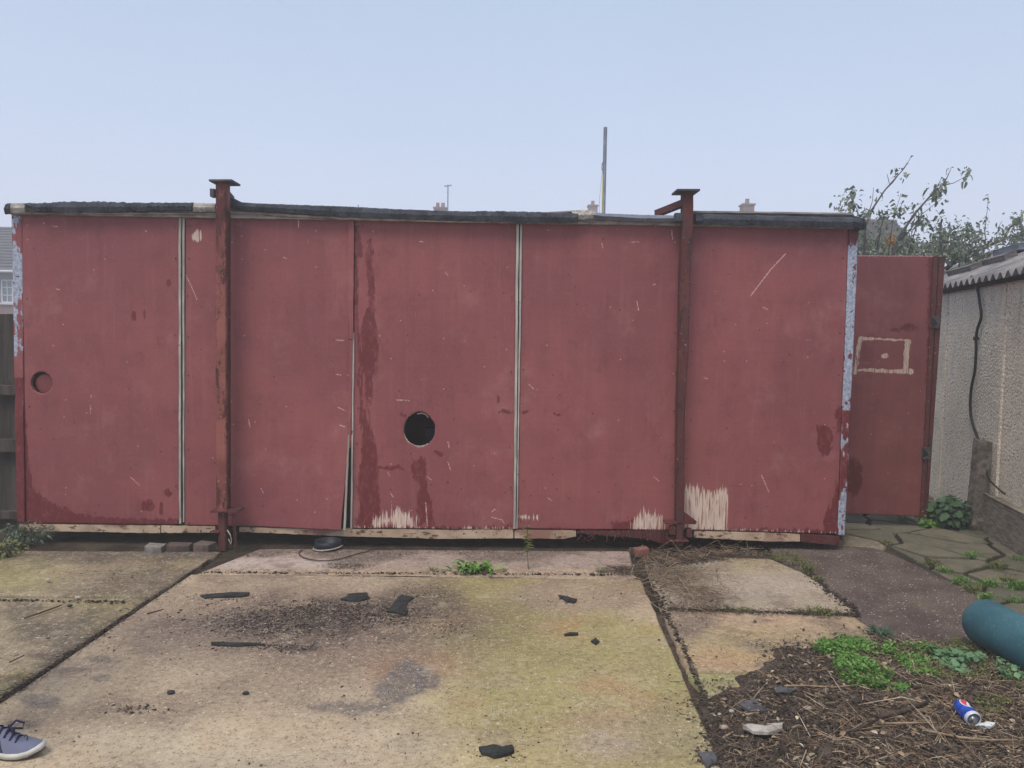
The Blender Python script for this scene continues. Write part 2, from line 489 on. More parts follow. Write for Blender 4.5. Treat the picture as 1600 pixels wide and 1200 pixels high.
def asphalt_mat():
    m = M('worn_asphalt', 0.95, 0.2)
    c = m.mix(m.rng(m.noise(3, 5, 0.65), 0.35, 0.65), C(96, 84, 80), C(124, 111, 104))
    c = m.mix(m.rng(m.noise(110, 4, 0.7), 0.45, 0.7), c, C(62, 54, 54))
    for s_, lo, colr in ((80, 0.8, C(176, 160, 148)), (60, 0.9, C(205, 196, 186)), (100, 0.8, C(46, 40, 42))):
        vd = m.voro(s_); vc = m.sepc(m.voro(s_, out='Color'))
        c = m.mix(m.math('MULTIPLY', m.rng(vd, 0.25, 0.36, 1, 0), m.rng(vc[0], lo, lo + 0.02)), c, colr)
    c = m.mix(m.rng(m.noise(2.1, 5, 0.6), 0.55, 0.75, 0, 0.5), c, C(118, 104, 84))
    m.col(c); m.bump(m.math('ADD', m.noise(140, 4, 0.7), m.noise(14, 4)), 0.9, 0.010); return m.m
ASPH = asphalt_mat()
def soil_mat():
    m = M('dark_leaf_litter_soil', 0.97, 0.15)
    c = m.mix(m.rng(m.noise(9, 6, 0.7), 0.35, 0.65), C(76, 66, 60), C(118, 104, 94))
    c = m.mix(m.rng(m.noise(60, 5, 0.75), 0.5, 0.66), c, C(40, 33, 30))
    c = m.mix(m.rng(m.noise(1, 5, 0.75, (90, 30, 60)), 0.62, 0.7), c, C(130, 104, 80))
    m.col(c); m.bump(m.math('ADD', m.noise(70, 5, 0.75), m.noise(16, 5, 0.7)), 1.0, 0.02); return m.m
SOIL = soil_mat()
def flag_mat():
    m = M('grey_green_flagstone', 0.93, 0.2)
    r = m.rand()
    c = m.mix(m.rng(r, 0, 1, 0, 1, False), C(98, 96, 84), C(122, 115, 100))
    c = m.mix(m.rng(m.noise(5, 5, 0.65), 0.35, 0.7, 0, 0.8), c, C(86, 86, 74))
    c = m.mix(m.rng(m.noise(40, 5, 0.7), 0.5, 0.7, 0, 0.5), c, C(150, 144, 128))
    c = m.mix(m.rng(m.noise(5, 5, 0.7), 0.54, 0.66, 0, 0.65), c, C(76, 86, 54))
    m.col(c); m.bump(m.noise(35, 5, 0.65), 0.6, 0.008); return m.m
FLAG = flag_mat()
def far_ground_mat():
    m = M('dusty_earth', 0.97, 0.15)
    c = m.mix(m.rng(m.noise(6, 6, 0.7), 0.35, 0.65), C(58, 50, 44), C(86, 76, 66))
    c = m.mix(m.rng(m.noise(80, 5, 0.75), 0.5, 0.7), c, C(56, 48, 43))
    c = m.mix(m.rng(m.noise(1.1, 5, 0.6), 0.52, 0.66, 0, 0.7), c, C(88, 88, 62))
    m.col(c); m.bump(m.noise(60, 5, 0.75), 0.9, 0.02); return m.m
EARTH = far_ground_mat()

# ================================================================== GROUND
def grid_quad(p00, p10, p11, p01, nu, nv):
    """bilinear grid; p00->p10 is u, p00->p01 is v"""
    u = np.linspace(0, 1, nu + 1); v = np.linspace(0, 1, nv + 1)
    U, Vv = np.meshgrid(u, v)
    P = [np.array(p, float) for p in (p00, p10, p11, p01)]
    U = U[..., None]; Vv = Vv[..., None]
    G = P[0] * (1 - U) * (1 - Vv) + P[1] * U * (1 - Vv) + P[2] * U * Vv + P[3] * (1 - U) * Vv
    idx = np.arange((nu + 1) * (nv + 1)).reshape(nv + 1, nu + 1)
    F = np.stack([idx[:-1, :-1], idx[:-1, 1:], idx[1:, 1:], idx[1:, :-1]], -1).reshape(-1, 4)
    return G.reshape(-1, 3), F, idx

# the ground sheet, out to the horizon
gv, gf, _ = grid_quad((-150, -60, -0.035), (150, -60, -0.035), (150, 190, -0.035), (-150, 190, -0.035), 8, 8)
ground = put('ground', gv, gf, EARTH, base=(0, 0, 0)); tag(ground, kind='structure')

yard = bpy.data.objects.new('concrete_yard', None); COL.objects.link(yard); tag(yard, kind='structure')

def skirted(V, F, idx, drop):
    """close a grid with side faces going straight down"""
    nv, nu = idx.shape
    loop = list(idx[0, :]) + list(idx[1:, -1]) + list(idx[-1, -2::-1]) + list(idx[-2:0:-1, 0])
    n0 = len(V); B = V[loop].copy(); B[:, 2] -= drop
    V2 = np.vstack([V, B]); n = len(loop)
    S = np.array([[loop[i], n0 + i, n0 + (i + 1) % n, loop[(i + 1) % n]] for i in range(n)])
    return V2, np.vstack([F, S]), loop

def pcol(px, py, X, Y, base, layers):
    c = np.tile(np.array(base, float), (len(px), 1))
    for colr, mask in layers:
        mk = np.clip(mask, 0, 1)[:, None]
        c = c * (1 - mk) + np.array(colr)[None, :] * mk
    return c

# warp used for every stain edge so that none is a clean ellipse
def warp(X, Y, px, py, amp=14):
    a = fbm(X * 3.3, Y * 3.3, 5) - 0.5; b = fbm(X * 3.3 + 9, Y * 3.3 + 4, 9) - 0.5
    a2 = fbm(X * 17, Y * 17, 15) - 0.5; b2 = fbm(X * 17 + 9, Y * 17 + 4, 19) - 0.5
    return px + amp * (2.4 * a + 1.0 * a2) * 1.6, py + amp * (1.3 * b + 0.6 * b2)

def ell(px, py, cx, cy, rx, ry, soft=0.5):
    k = np.hypot((px - cx) / rx, (py - cy) / ry)
    return sm(1.0 - k, -soft, soft)

FRw = atZ(1000, 899); dR = (atZ(1132, 1200) - FRw); dR = dR / dR.y
FLw = atZ(298, 897); dL = (atZ(0, 1097) - FLw); dL = dL / dL.y
def slab_layers(px, py, X, Y):
    wx, wy = warp(X, Y, px, py)
    n1 = fbm(X * 2.2, Y * 2.2, 31); n2 = fbm(X * 6, Y * 6, 37)
    n3 = fbm(X * 26, Y * 26, 47); L_ = []
    L_.append((CA(206, 187, 160), sm(n1, 0.40, 0.62) * 0.8))
    L_.append((CA(152, 132, 116), sm(n2, 0.52, 0.70) * 0.6))
    # olive algae to the right
    g = sm(wx, 560, 800) * 0.9
    L_.append((CA(172, 156, 108), g * sm(n1 * 0.6 + n2 * 0.4, 0.28, 0.48)))
    L_.append((CA(158, 150, 84), ell(wx, wy, 740, 950, 90, 70, 0.5) * 0.75))
    L_.append((CA(150, 146, 84), ell(wx, wy, 820, 1000, 190, 60, 0.6) * 0.45))
    L_.append((CA(150, 146, 92), ell(wx, wy, 1060, 1110, 60, 90, 0.6) * 0.6))
    L_.append((CA(156, 148, 92), ell(wx, wy, 800, 1100, 120, 40, 0.6) * 0.45))
    L_.append((CA(182, 136, 96), ell(wx, wy, 930, 960, 90, 34, 0.7) * 0.55 * sm(n2, .35, .6)))
    L_.append((CA(178, 130, 96), ell(wx, wy, 640, 1040, 80, 22, 0.7) * 0.6))
    L_.append((CA(170, 128, 98), ell(wx, wy, 900, 1090, 170, 40, 0.7) * 0.5 * sm(n2, .35, .6)))
    L_.append((CA(176, 138, 104), ell(wx, wy, 700, 965, 60, 14, 0.7) * 0.6))
    L_.append((CA(158, 138, 124), ell(wx, wy, 900, 930, 110, 26, 0.5) * 0.7))
    L_.append((CA(150, 130, 118), ell(wx, wy, 1000, 1150, 120, 40, 0.7) * 0.4))
    # brown grime middle left
    L_.append((CA(122, 102, 92), ell(wx, wy, 500, 985, 290, 78, 0.7) * 0.85))
    L_.append((CA(84, 70, 66), ell(wx, wy, 510, 968, 215, 36, 0.6) * 0.9 * sm(n2, .25, .5)))
    L_.append((CA(60, 50, 50), ell(wx, wy, 440, 978, 120, 20, 0.5) * sm(n3, .38, .55)))
    L_.append((CA(60, 50, 50), ell(wx, wy, 560, 958, 130, 22, 0.5) * sm(n3, .42, .58) * 0.9))
    L_.append((CA(78, 68, 66), ell(wx, wy, 660, 935, 60, 26, 0.5) * 0.55))
    L_.append((CA(66, 56, 56), ell(wx, wy, 470, 1012, 70, 8, 0.5) * sm(n3, .4, .55) * 0.8))
    L_.append((CA(118, 104, 98), ell(wx, wy, 300, 985, 120, 26, 0.7) * 0.6))
    # grey damp stains
    vx, vy = warp(X * 1.7, Y * 1.7, px, py, 10)
    s1 = sm(sd_poly(vx, vy, [(575, 1090), (600, 1060), (610, 1040), (640, 1032), (680, 1045), (690, 1060), (670, 1080), (640, 1096), (600, 1110)]), -5, 7)
    s2 = sm(sd_poly(vx, vy, [(470, 1105), (520, 1094), (600, 1098), (640, 1108), (560, 1119), (480, 1116)]), -6, 8)
    L_.append((CA(112, 104, 102), np.maximum(s1, s2 * .85) * (.7 + .3 * sm(n3, .3, .6))))
    L_.append((CA(120, 112, 108), ell(wx, wy, 60, 1097, 34, 10, 0.3) * 0.8))
    for cx, cy, rx, ry in ((103, 1046, 20, 7), (148, 1063, 16, 6), (35, 1130, 26, 7), (150, 1028, 14, 5)):
        L_.append((CA(132, 118, 110), ell(wx, wy, cx, cy, rx, ry, 0.3) * 0.75))
    L_.append((CA(118, 102, 92), ell(wx, wy, 210, 1115, 90, 26, 0.6) * 0.55))
    L_.append((CA(92, 78, 72), ell(wx, wy, 205, 1108, 26, 7, 0.5) * 0.8 * sm(n3, .4, .55)))
    L_.append((CA(138, 122, 108), ell(wx, wy, 380, 1080, 160, 30, 0.7) * 0.35))
    L_.append((CA(146, 130, 102), ell(wx, wy, 770, 1150, 30, 16, 0.3) * 0.5))
    # pale sandy sweeps near the camera
    L_.append((CA(206, 192, 166), ell(wx, wy, 380, 1170, 260, 40, 0.7) * 0.5 * sm(n2, .3, .6)))
    # hairline cracks and darker far margin
    L_.append((CA(60, 50, 44), fld(sd_line(px + 5 * (fbm(X * 9, Y * 9, 61) - .5) * 2, py + 6 * (fbm(X * 7, Y * 9, 63) - .5), [(700, 1002, .9), (690, 985, .7), (700, 962, .5)], 0.8), 1.0) * 0.55))
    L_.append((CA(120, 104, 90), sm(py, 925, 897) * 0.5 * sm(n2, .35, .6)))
    return L_

BASE_SLAB = CA(190, 169, 143)
def make_slab(p00, p10, p11, p01, res, layers, base, mat_, z=0.0, drop=0.05, amp=0.004, edge=0.012, parent=None, name='slab'):
    lu = (Vector(p10) - Vector(p00)).length; lv = (Vector(p01) - Vector(p00)).length
    V, F, idx = grid_quad(p00, p10, p11, p01, max(2, int(lu / res)), max(2, int(lv / res)))
    X, Y = V[:, 0], V[:, 1]
    V[:, 2] = z + (fbm(X * 1.7, Y * 1.7, 3) - 0.5) * amp * 2 + (fbm(X * 14, Y * 14, 8) - 0.5) * amp
    # ragged edges: push border vertices inward irregularly and lower them a touch
    nv, nu = idx.shape
    cen = V.mean(0)
    b = np.unique(np.concatenate([idx[0], idx[-1], idx[:, 0], idx[:, -1]]))
    d = V[b] - cen; d[:, 2] = 0; d /= np.linalg.norm(d, axis=1)[:, None] + 1e-9
    V[b] -= d * (edge * (fbm(X[b] * 8, Y[b] * 8, 21) * 1.0 + 2.2 * np.maximum(0, fbm(X[b] * 5, Y[b] * 5, 22) - .55) * 2)[:, None] * 1.4)
    V[b, 2] -= edge * 0.35
    px, py = proj(V)
    c = pcol(px, py, X, Y, base, layers(px, py, X, Y))
    V2, F2, loop = skirted(V, F, idx, drop)
    c = np.vstack([c, c[loop] * 0.6])
    return put(name, V2, F2, mat_, parent, True, {'col': c})

def yz(p, z=0): return (p[0], p[1], z)
def Rpt(Y): return FRw + dR * (Y - FRw.y)
def Lpt(Y): return FLw + dL * (Y - FLw.y)
YF = FLw.y
YN = 2.45
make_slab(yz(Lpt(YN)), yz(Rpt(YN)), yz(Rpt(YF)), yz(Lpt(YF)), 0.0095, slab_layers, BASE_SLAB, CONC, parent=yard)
make_slab(yz(Lpt(-3)), yz(Rpt(-3)), yz(Rpt(YN - .012)), yz(Lpt(YN - .012)), 0.08, lambda px, py, X, Y: [(CA(164, 150, 102), sm(fbm(X, Y, 3), .4, .6) * .6)], BASE_SLAB, CONC, parent=yard)

def strip_layers(px, py, X, Y):
    wx, wy = warp(X, Y, px, py, 8); n2 = fbm(X * 7, Y * 7, 41)
    L_ = [(CA(196, 180, 172), ell(wx, wy, 400, 885, 130, 14, 0.5) * 0.8),
          (CA(184, 160, 132), sm(py, 884, 893) * 0.7),
          (CA(118, 100, 96), sm(n2, .5, .68) * 0.6)]
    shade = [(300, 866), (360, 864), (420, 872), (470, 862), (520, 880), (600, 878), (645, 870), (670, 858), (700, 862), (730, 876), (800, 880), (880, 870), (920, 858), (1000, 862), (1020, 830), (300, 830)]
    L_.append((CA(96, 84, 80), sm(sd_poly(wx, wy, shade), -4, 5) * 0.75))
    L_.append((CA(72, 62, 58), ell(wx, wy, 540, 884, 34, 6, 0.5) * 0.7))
    return L_
FY = YF + 0.012
a0 = Vector((Lpt(FY).x + 0.02, FY, 0)); a1 = Vector((Rpt(FY).x - 0.02, FY + .0, 0))
b0 = a0 + Vector((0.22, 0.62, 0)); b1 = a1 + Vector((0.06, 0.66, 0))
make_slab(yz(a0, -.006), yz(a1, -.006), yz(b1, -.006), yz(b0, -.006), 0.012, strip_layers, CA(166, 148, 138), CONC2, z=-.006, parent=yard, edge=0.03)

# left slabs
def left_layers(px, py, X, Y):
    wx, wy = warp(X, Y, px, py, 12); n1 = fbm(X * 2.5, Y * 2.5, 51); n2 = fbm(X * 8, Y * 8, 53)
    L_ = [(CA(150, 138, 96), sm(n1, .42, .6) * .8),
          (CA(104, 96, 82), sm(n2, .48, .68) * .75),
          (CA(178, 160, 134), ell(wx, wy, 90, 905, 90, 16, .6) * .7),
          (CA(98, 88, 78), ell(wx, wy, 220, 915, 110, 26, .6) * .7),
          (CA(88, 80, 74), ell(wx, wy, 150, 990, 120, 36, .6) * .55),
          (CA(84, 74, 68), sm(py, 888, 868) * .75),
          (CA(150, 146, 84), ell(wx, wy, 30, 900, 70, 30, .6) * .45)]
    pd = sd_line(px, py, [(298, 897), (0, 1097)], 22)
    L_.append((CA(72, 62, 56), np.clip((pd) / 22, 0, 1) * sm(n2, .3, .6) * .7))
    return L_
LB = CA(158, 142, 118)
for y0, y1, xo in ((4.46, 5.42, 0.0), (3.42, 4.445, 0.0), (1.2, 3.405, 0)):
    p10 = Lpt(y0) - Vector((0.02, 0, 0)); p11 = Lpt(y1) - Vector((0.02, 0, 0))
    make_slab((-4.6, y0, -.01), yz(p10, -.01), yz(p11, -.01), (-4.6, y1 - .05, -.01), 0.016, left_layers, LB, CONC2, z=-.010, parent=yard, edge=0.02)
make_slab((-4.6, -3, -.01), yz(Lpt(-3) - Vector((.02, 0, 0)), -.01), yz(Lpt(1.19) - Vector((.02, 0, 0)), -.01), (-4.6, 1.19, -.01), .1, lambda px, py, X, Y: [], LB, CONC2, z=-.01, parent=yard)

# irregular slabs on the right, triangulated with an interior grid
def poly_slab(pix, z, res, layers, base, mat_, parent, name='slab', drop=0.05, world=None, rag=0.010):
    P = [Vector(atZ(*p, z)) for p in pix] if world is None else [Vector(p) for p in world]
    bd = []
    for i in range(len(P)):
        a, b = P[i], P[(i + 1) % len(P)]
        n = max(1, int((b - a).length / (res * 1.2)))
        for k in range(n):
            q = a.lerp(b, k / n)
            e = (b - a).normalized(); nn = Vector((-e.y, e.x, 0))
            q = q + nn * (float(fbm(q.x * 9, q.y * 9, 3)) - .5) * rag * 3
            bd.append((q.x, q.y))
    xs = [p[0] for p in bd]; ys = [p[1] for p in bd]
    gx, gy = np.meshgrid(np.arange(min(xs), max(xs), res), np.arange(min(ys), max(ys), res))
    gx = gx.ravel() + RNG.uniform(-.2, .2, gx.size) * res; gy = gy.ravel() + RNG.uniform(-.2, .2, gy.size) * res
    ok = sd_poly(gx, gy, bd) > res * 0.5
    pts = bd + list(zip(gx[ok], gy[ok]))
    n = len(bd)
    vo, _, fo, _, _, _ = geometry.delaunay_2d_cdt([Vector(p) for p in pts], [(i, (i + 1) % n) for i in range(n)], [], 1, 1e-6)
    V = np.array([(v.x, v.y, z) for v in vo]); F = [tuple(f) for f in fo]
    V[:, 2] += (fbm(V[:, 0] * 4, V[:, 1] * 4, 5) - .5) * .008
    V[:n, 2] -= 0.004
    # orient up
    F = [f if (np.cross(V[f[1]] - V[f[0]], V[f[2]] - V[f[0]])[2] > 0) else f[::-1] for f in F]
    area = sum(bd[i][0] * bd[(i + 1) % n][1] - bd[(i + 1) % n][0] * bd[i][1] for i in range(n))
    nV = len(V); B = V[:n].copy(); B[:, 2] -= drop
    V2 = np.vstack([V, B])
    for i in range(n):
        j = (i + 1) % n
        F.append((i, nV + i, nV + j, j) if area > 0 else (j, nV + j, nV + i, i))
    px, py = proj(V2)
    c = pcol(px, py, V2[:, 0], V2[:, 1], base, layers(px, py, V2[:, 0], V2[:, 1])) if layers else None
    return put(name, V2, F, mat_, parent, True, {'col': c} if c is not None else None)

def r1(px, py, X, Y):
    wx, wy = warp(X, Y, px, py, 8); n = fbm(X * 6, Y * 6, 71)
    return [(CA(182, 168, 154), ell(wx, wy, 1180, 915, 110, 22, .6) * .8), (CA(160, 146, 104), ell(wx, wy, 1180, 885, 60, 14, .6) * .5),
            (CA(124, 108, 100), sm(n, .5, .68) * .5), (CA(140, 130, 118), ell(wx, wy, 1080, 920, 50, 30, .6) * .6), (CA(90, 78, 66), ell(wx, wy, 1050, 895, 50, 14, .6) * .7)]
def r2(px, py, X, Y):
    wx, wy = warp(X, Y, px, py, 8); n = fbm(X * 6, Y * 6, 73)
    return [(CA(182, 154, 130), ell(wx, wy, 1200, 970, 120, 20, .6) * .7), (CA(176, 156, 112), ell(wx, wy, 1170, 1005, 90, 26, .6) * .6),
            (CA(120, 102, 92), sm(n, .52, .68) * .6), (CA(126, 110, 100), ell(wx, wy, 1080, 975, 34, 26, .6) * .75), (CA(186, 142, 104), ell(wx, wy, 1130, 1030, 60, 14, .6) * .4)]
def r3(px, py, X, Y):
    n = fbm(X * 6, Y * 6, 75)
    return [(CA(158, 156, 100), sm(n, .35, .6) * .7), (CA(186, 172, 142), sm(fbm(X * 12, Y * 12, 3), .5, .7) * .4)]
poly_slab([(1009, 882), (1048, 873), (1130, 870), (1205, 873), (1252, 893), (1268, 902), (1300, 926), (1342, 958), (1200, 952), (1033, 948)], -.002, .016, r1, CA(168, 154, 136), CONC2, yard)
poly_slab([(1034, 953), (1200, 957), (1335, 963), (1372, 990), (1400, 1010), (1330, 1060), (1180, 1049), (1072, 1046)], -.004, .016, r2, CA(172, 150, 120), CONC2, yard)
poly_slab([(1075, 1050), (1180, 1053), (1240, 1060), (1240, 1120), (1120, 1105)], -.003, .02, r3, CA(160, 152, 110), CONC, yard)
# small slab beside cabin end
FY2 = 6.9
poly_slab([(1318, 812), (1345, 812), (1392, 848), (1380, 856), (1318, 852)], -.012, .03, lambda px, py, X, Y: [(CA(96, 94, 80), sm(fbm(X * 7, Y * 7, 2), .4, .6) * .7)], CA(126, 120, 104), CONC2, yard)

# asphalt patch
av = [atZ(*p, -.016) for p in ((1190, 838), (1300, 840), (1375, 858), (1440, 885), (1530, 930), (1600, 972), (1640, 1080), (1420, 1040), (1360, 985), (1330, 958), (1270, 905), (1215, 873))]
asph = poly_slab(None, -.016, .03, None, None, ASPH, None, 'asphalt', .02, world=av); tag(asph, kind='structure')

# crazy paving
paving = bpy.data.objects.new('crazy_paving', None); COL.objects.link(paving); tag(paving, kind='structure')
WA, WB = 2.56, 0.238           # shed wall line X = WA + WB*Y
def wallX(Y): return WA + WB * Y
E0, E1 = atZ(1372, 846), atZ(1608, 972)
def edgeX(Y): return E0.x + (E1.x - E0.x) * (Y - E0.y) / (E1.y - E0.y)
def clip_poly(poly, px, py, nx, ny):
    o = []
    for i in range(len(poly)):
        a, b = poly[i], poly[(i + 1) % len(poly)]
        da = (a[0] - px) * nx + (a[1] - py) * ny; db = (b[0] - px) * nx + (b[1] - py) * ny
        if da <= 0: o.append(a)
        if (da < 0) != (db < 0) and abs(da - db) > 1e-9:
            t = da / (da - db); o.append((a[0] + (b[0] - a[0]) * t, a[1] + (b[1] - a[1]) * t))
    return o
Yn, Yf_ = 2.6, 8.6
region = [(edgeX(Yn) + .02, Yn), (wallX(Yn) - .03, Yn), (wallX(Yf_) - .03, Yf_), (2.62, Yf_), (2.62, 6.35), (edgeX(5.9) + .02, 5.9)]
rs = random.Random(4)
seeds = []
y = Yn
while y < Yf_ + .3:
    x = 2.0 + rs.uniform(0, .3)
    while x < 5.2:
        seeds.append((x + rs.uniform(-.14, .14), y + rs.uniform(-.13, .13))); x += rs.uniform(.30, .50)
    y += .34
flags = []
for i, s in enumerate(seeds):
    if sd_poly(np.array([s[0]]), np.array([s[1]]), region)[0] < -0.25: continue
    pl = list(region)
    for j, t in enumerate(seeds):
        if i == j: continue
        dx, dy = t[0] - s[0], t[1] - s[1]
        d = math.hypot(dx, dy)
        if d > 1.3: continue
        pl = clip_poly(pl, s[0] + dx / 2 - dx / d * .017, s[1] + dy / 2 - dy / d * .017, dx / d, dy / d)
        if len(pl) < 3: break
    if len(pl) < 3: continue
    # irregular outline
    q = []
    for k in range(len(pl)):
        a, b = pl[k], pl[(k + 1) % len(pl)]
        q.append(a)
        if math.hypot(b[0] - a[0], b[1] - a[1]) > .14:
            cx, cy = sum(p[0] for p in pl) / len(pl), sum(p[1] for p in pl) / len(pl)
            mx_, my_ = (a[0] + b[0]) / 2, (a[1] + b[1]) / 2
            f = rs.uniform(0.0, .10); q.append((mx_ + (cx - mx_) * f, my_ + (cy - my_) * f))
    ar = abs(sum(q[k][0] * q[(k + 1) % len(q)][1] - q[(k + 1) % len(q)][0] * q[k][1] for k in range(len(q)))) / 2
    if ar < .004: continue
    cx, cy = sum(p[0] for p in q) / len(q), sum(p[1] for p in q) / len(q)
    top = rs.uniform(-.008, .006); tx, ty = rs.uniform(-.02, .02), rs.uniform(-.02, .02)
    n = len(q); V = []
    for lvl in range(3):
        for p in q:
            f = (0, 0, .05)[lvl]
            X_, Y_ = p[0] + (cx - p[0]) * f, p[1] + (cy - p[1]) * f
            zt = top + (X_ - cx) * tx + (Y_ - cy) * ty
            V.append((X_, Y_, (-.05, zt - .006, zt)[lvl]))
    F = [tuple(range(2 * n, 3 * n))] + [(l * n + k, l * n + (k + 1) % n, (l + 1) * n + (k + 1) % n, (l + 1) * n + k) for l in range(2) for k in range(n)]
    put('flagstone', V, F, FLAG, paving); flags.append((cx, cy))

# ================================================================== soil heap (bottom right)
heap_px = [(1108, 1104), (1140, 1085), (1175, 1078), (1185, 1058), (1222, 1040), (1232, 1018), (1290, 1012), (1340, 1004), (1400, 1002), (1450, 1012), (1500, 1022), (1560, 1034), (1640, 1050), (1900, 1100)]
heap = [tuple(atZ(*p)[:2]) for p in heap_px] + [(3.3, 1.0), (Rpt(1.0).x + .02, 1.0), (Rpt(2.7).x + .01, 2.7)]
hx0, hx1, hy0, hy1 = .6, 3.3, 1.0, 4.35
HV, HF, hidx = grid_quad((hx0, hy0, 0), (hx1, hy0, 0), (hx1, hy1, 0), (hx0, hy1, 0), 200, 240)
def heap_h(X, Y):
    d = sd_poly(X, Y, heap) + (fbm(X * 7, Y * 7, 81) - .5) * .14 + (fbm(X * 30, Y * 30, 82) - .5) * .05
    h = sm(d, -.06, .14) * .018 + sm(d, .1, .7) * .022
    h = h + (fbm(X * 6, Y * 6, 83) - .45) * .045 * sm(d, -.02, .15) + (fbm(X * 28, Y * 28, 85) - .5) * .028 * sm(d, -.05, .1)
    return np.where(d < -.05, -.03, h)
HV[:, 2] = heap_h(HV[:, 0], HV[:, 1])
heap_o = put('soil', HV, HF, SOIL, smooth=True); tag(heap_o, kind='structure')

# ================================================================== scatter helpers
def leaf_cloud(P, Nrm, size, asp=0.6, fold=0.25, seed=0, droop=0.0):
    """P (n,3) leaf bases, Nrm (n,3) normals, size (n,), leaf of 6 verts / 4 faces"""
    rg = np.random.default_rng(seed); n = len(P)
    Nrm = Nrm / (np.linalg.norm(Nrm, axis=1)[:, None] + 1e-9)
    t = rg.normal(size=(n, 3)); t -= (t * Nrm).sum(1)[:, None] * Nrm; t /= np.linalg.norm(t, axis=1)[:, None] + 1e-9
    b = np.cross(Nrm, t)
    s = size[:, None]
    v = [P, P + t * s * .35 + b * s * asp * .5 + Nrm * s * fold * .5, P + t * s * .35 - b * s * asp * .5 + Nrm * s * fold * .5,
         P + t * s * .75 + b * s * asp * .36 + Nrm * s * fold * .35 - np.array([0, 0, droop]) * s, P + t * s * .75 - b * s * asp * .36 + Nrm * s * fold * .35 - np.array([0, 0, droop]) * s,
         P + t * s - np.array([0, 0, droop * 1.6]) * s, P + t * s * .5]
    V = np.stack(v, 1).reshape(-1, 3)
    base = (np.arange(n) * 7)[:, None]
    T = np.array([[0, 6, 1], [0, 2, 6], [1, 6, 3], [2, 4, 6], [6, 5, 3], [6, 4, 5]])
    F = (base[:, None, :] + T[None, :, :]).reshape(-1, 3)
    return V, F, np.repeat(rg.random(n), 7)
def blade_cloud(P, D, length, width, seed=0, bend=0.3):
    """grass blades / straws: 3-segment ribbons with thickness-free taper; D direction"""
    rg = np.random.default_rng(seed); n = len(P)
    D = D / (np.linalg.norm(D, axis=1)[:, None] + 1e-9)
    sd_ = np.cross(D, rg.normal(size=(n, 3))); sd_ /= np.linalg.norm(sd_, axis=1)[:, None] + 1e-9
    l = length[:, None]; w2 = width[:, None] / 2
    g = np.array([0, 0, -1.0]) * bend
    a = P; m1 = P + D * l * .5 + g * l * .12; e = P + D * l + g * l * .5
    V = np.stack([a - sd_ * w2, a + sd_ * w2, m1 - sd_ * w2 * .8, m1 + sd_ * w2 * .8, e - sd_ * w2 * .15, e + sd_ * w2 * .15], 1).reshape(-1, 3)
    base = (np.arange(n) * 6)[:, None]
    T = np.array([[0, 1, 3, 2], [2, 3, 5, 4]])
    return V, (base[:, None, :] + T[None]).reshape(-1, 4), np.repeat(rg.random(n), 6)
def stick_cloud(P, D, length, rad, seed=0, bend=0.1):
    """triangular-section sticks with one bend"""
    rg = np.random.default_rng(seed); n = len(P)
    D = D / (np.linalg.norm(D, axis=1)[:, None] + 1e-9)
    a = np.cross(D, rg.normal(size=(n, 3))); a /= np.linalg.norm(a, axis=1)[:, None] + 1e-9
    b = np.cross(D, a)
    l = length[:, None]; r = rad[:, None]
    mid = P + a * l * bend * rg.uniform(-1, 1, (n, 1))
    ends = [P - D * l / 2, mid, P + D * l / 2]
    Vs = []
    for i, e in enumerate(ends):
        rr = r * (1.0, 1.0, .6)[i]
        for k in range(3):
            th = 2.0944 * k
            Vs.append(e + (a * math.cos(th) + b * math.sin(th)) * rr)
    V = np.stack(Vs, 1).reshape(-1, 3)
    T = []
    for i in range(2):
        for k in range(3):
            T.append([i * 3 + k, i * 3 + (k + 1) % 3, (i + 1) * 3 + (k + 1) % 3, (i + 1) * 3 + k])
    base = (np.arange(n) * 9)[:, None]
    return V, (base[:, None, :] + np.array(T)[None]).reshape(-1, 4), np.repeat(rg.random(n), 9)
def pebble_cloud(P, size, seed=0, flat=0.55):
    rg = np.random.default_rng(seed); n = len(P)
    o = np.array([[1, 0, 0], [0, 1, 0], [-1, 0, 0], [0, -1, 0], [0.1, 0, 1], [0, .1, -1]], float)
    th = rg.random(n) * 6.28
    ct, st = np.cos(th), np.sin(th)
    V = []
    for k in range(6):
        j = 1 + rg.uniform(-.35, .35, (n, 3)); q = o[k] * j
        q = q * np.array([1, .75, flat])
        V.append(np.stack([q[:, 0] * ct - q[:, 1] * st, q[:, 0] * st + q[:, 1] * ct, q[:, 2]], 1) * size[:, None] + P)
    V = np.stack(V, 1).reshape(-1, 3)
    T = np.array([[0, 1, 4], [1, 2, 4], [2, 3, 4], [3, 0, 4], [1, 0, 5], [2, 1, 5], [3, 2, 5], [0, 3, 5]])
    base = (np.arange(n) * 6)[:, None]
    return V, (base[:, None, :] + T[None]).reshape(-1, 3), np.repeat(rg.random(n), 6)
def merge(parts):
    n = 0; Vs = []; Fs = []; As = []
    for V, F, A in parts:
        if F.shape[1] == 3 and any(p[1].shape[1] == 4 for p in parts):
            F = np.hstack([F, F[:, 2:3]])
        Vs.append(V); Fs.append(F + n); As.append(A); n += len(V)
    return np.vstack(Vs), np.vstack(Fs), np.concatenate(As)

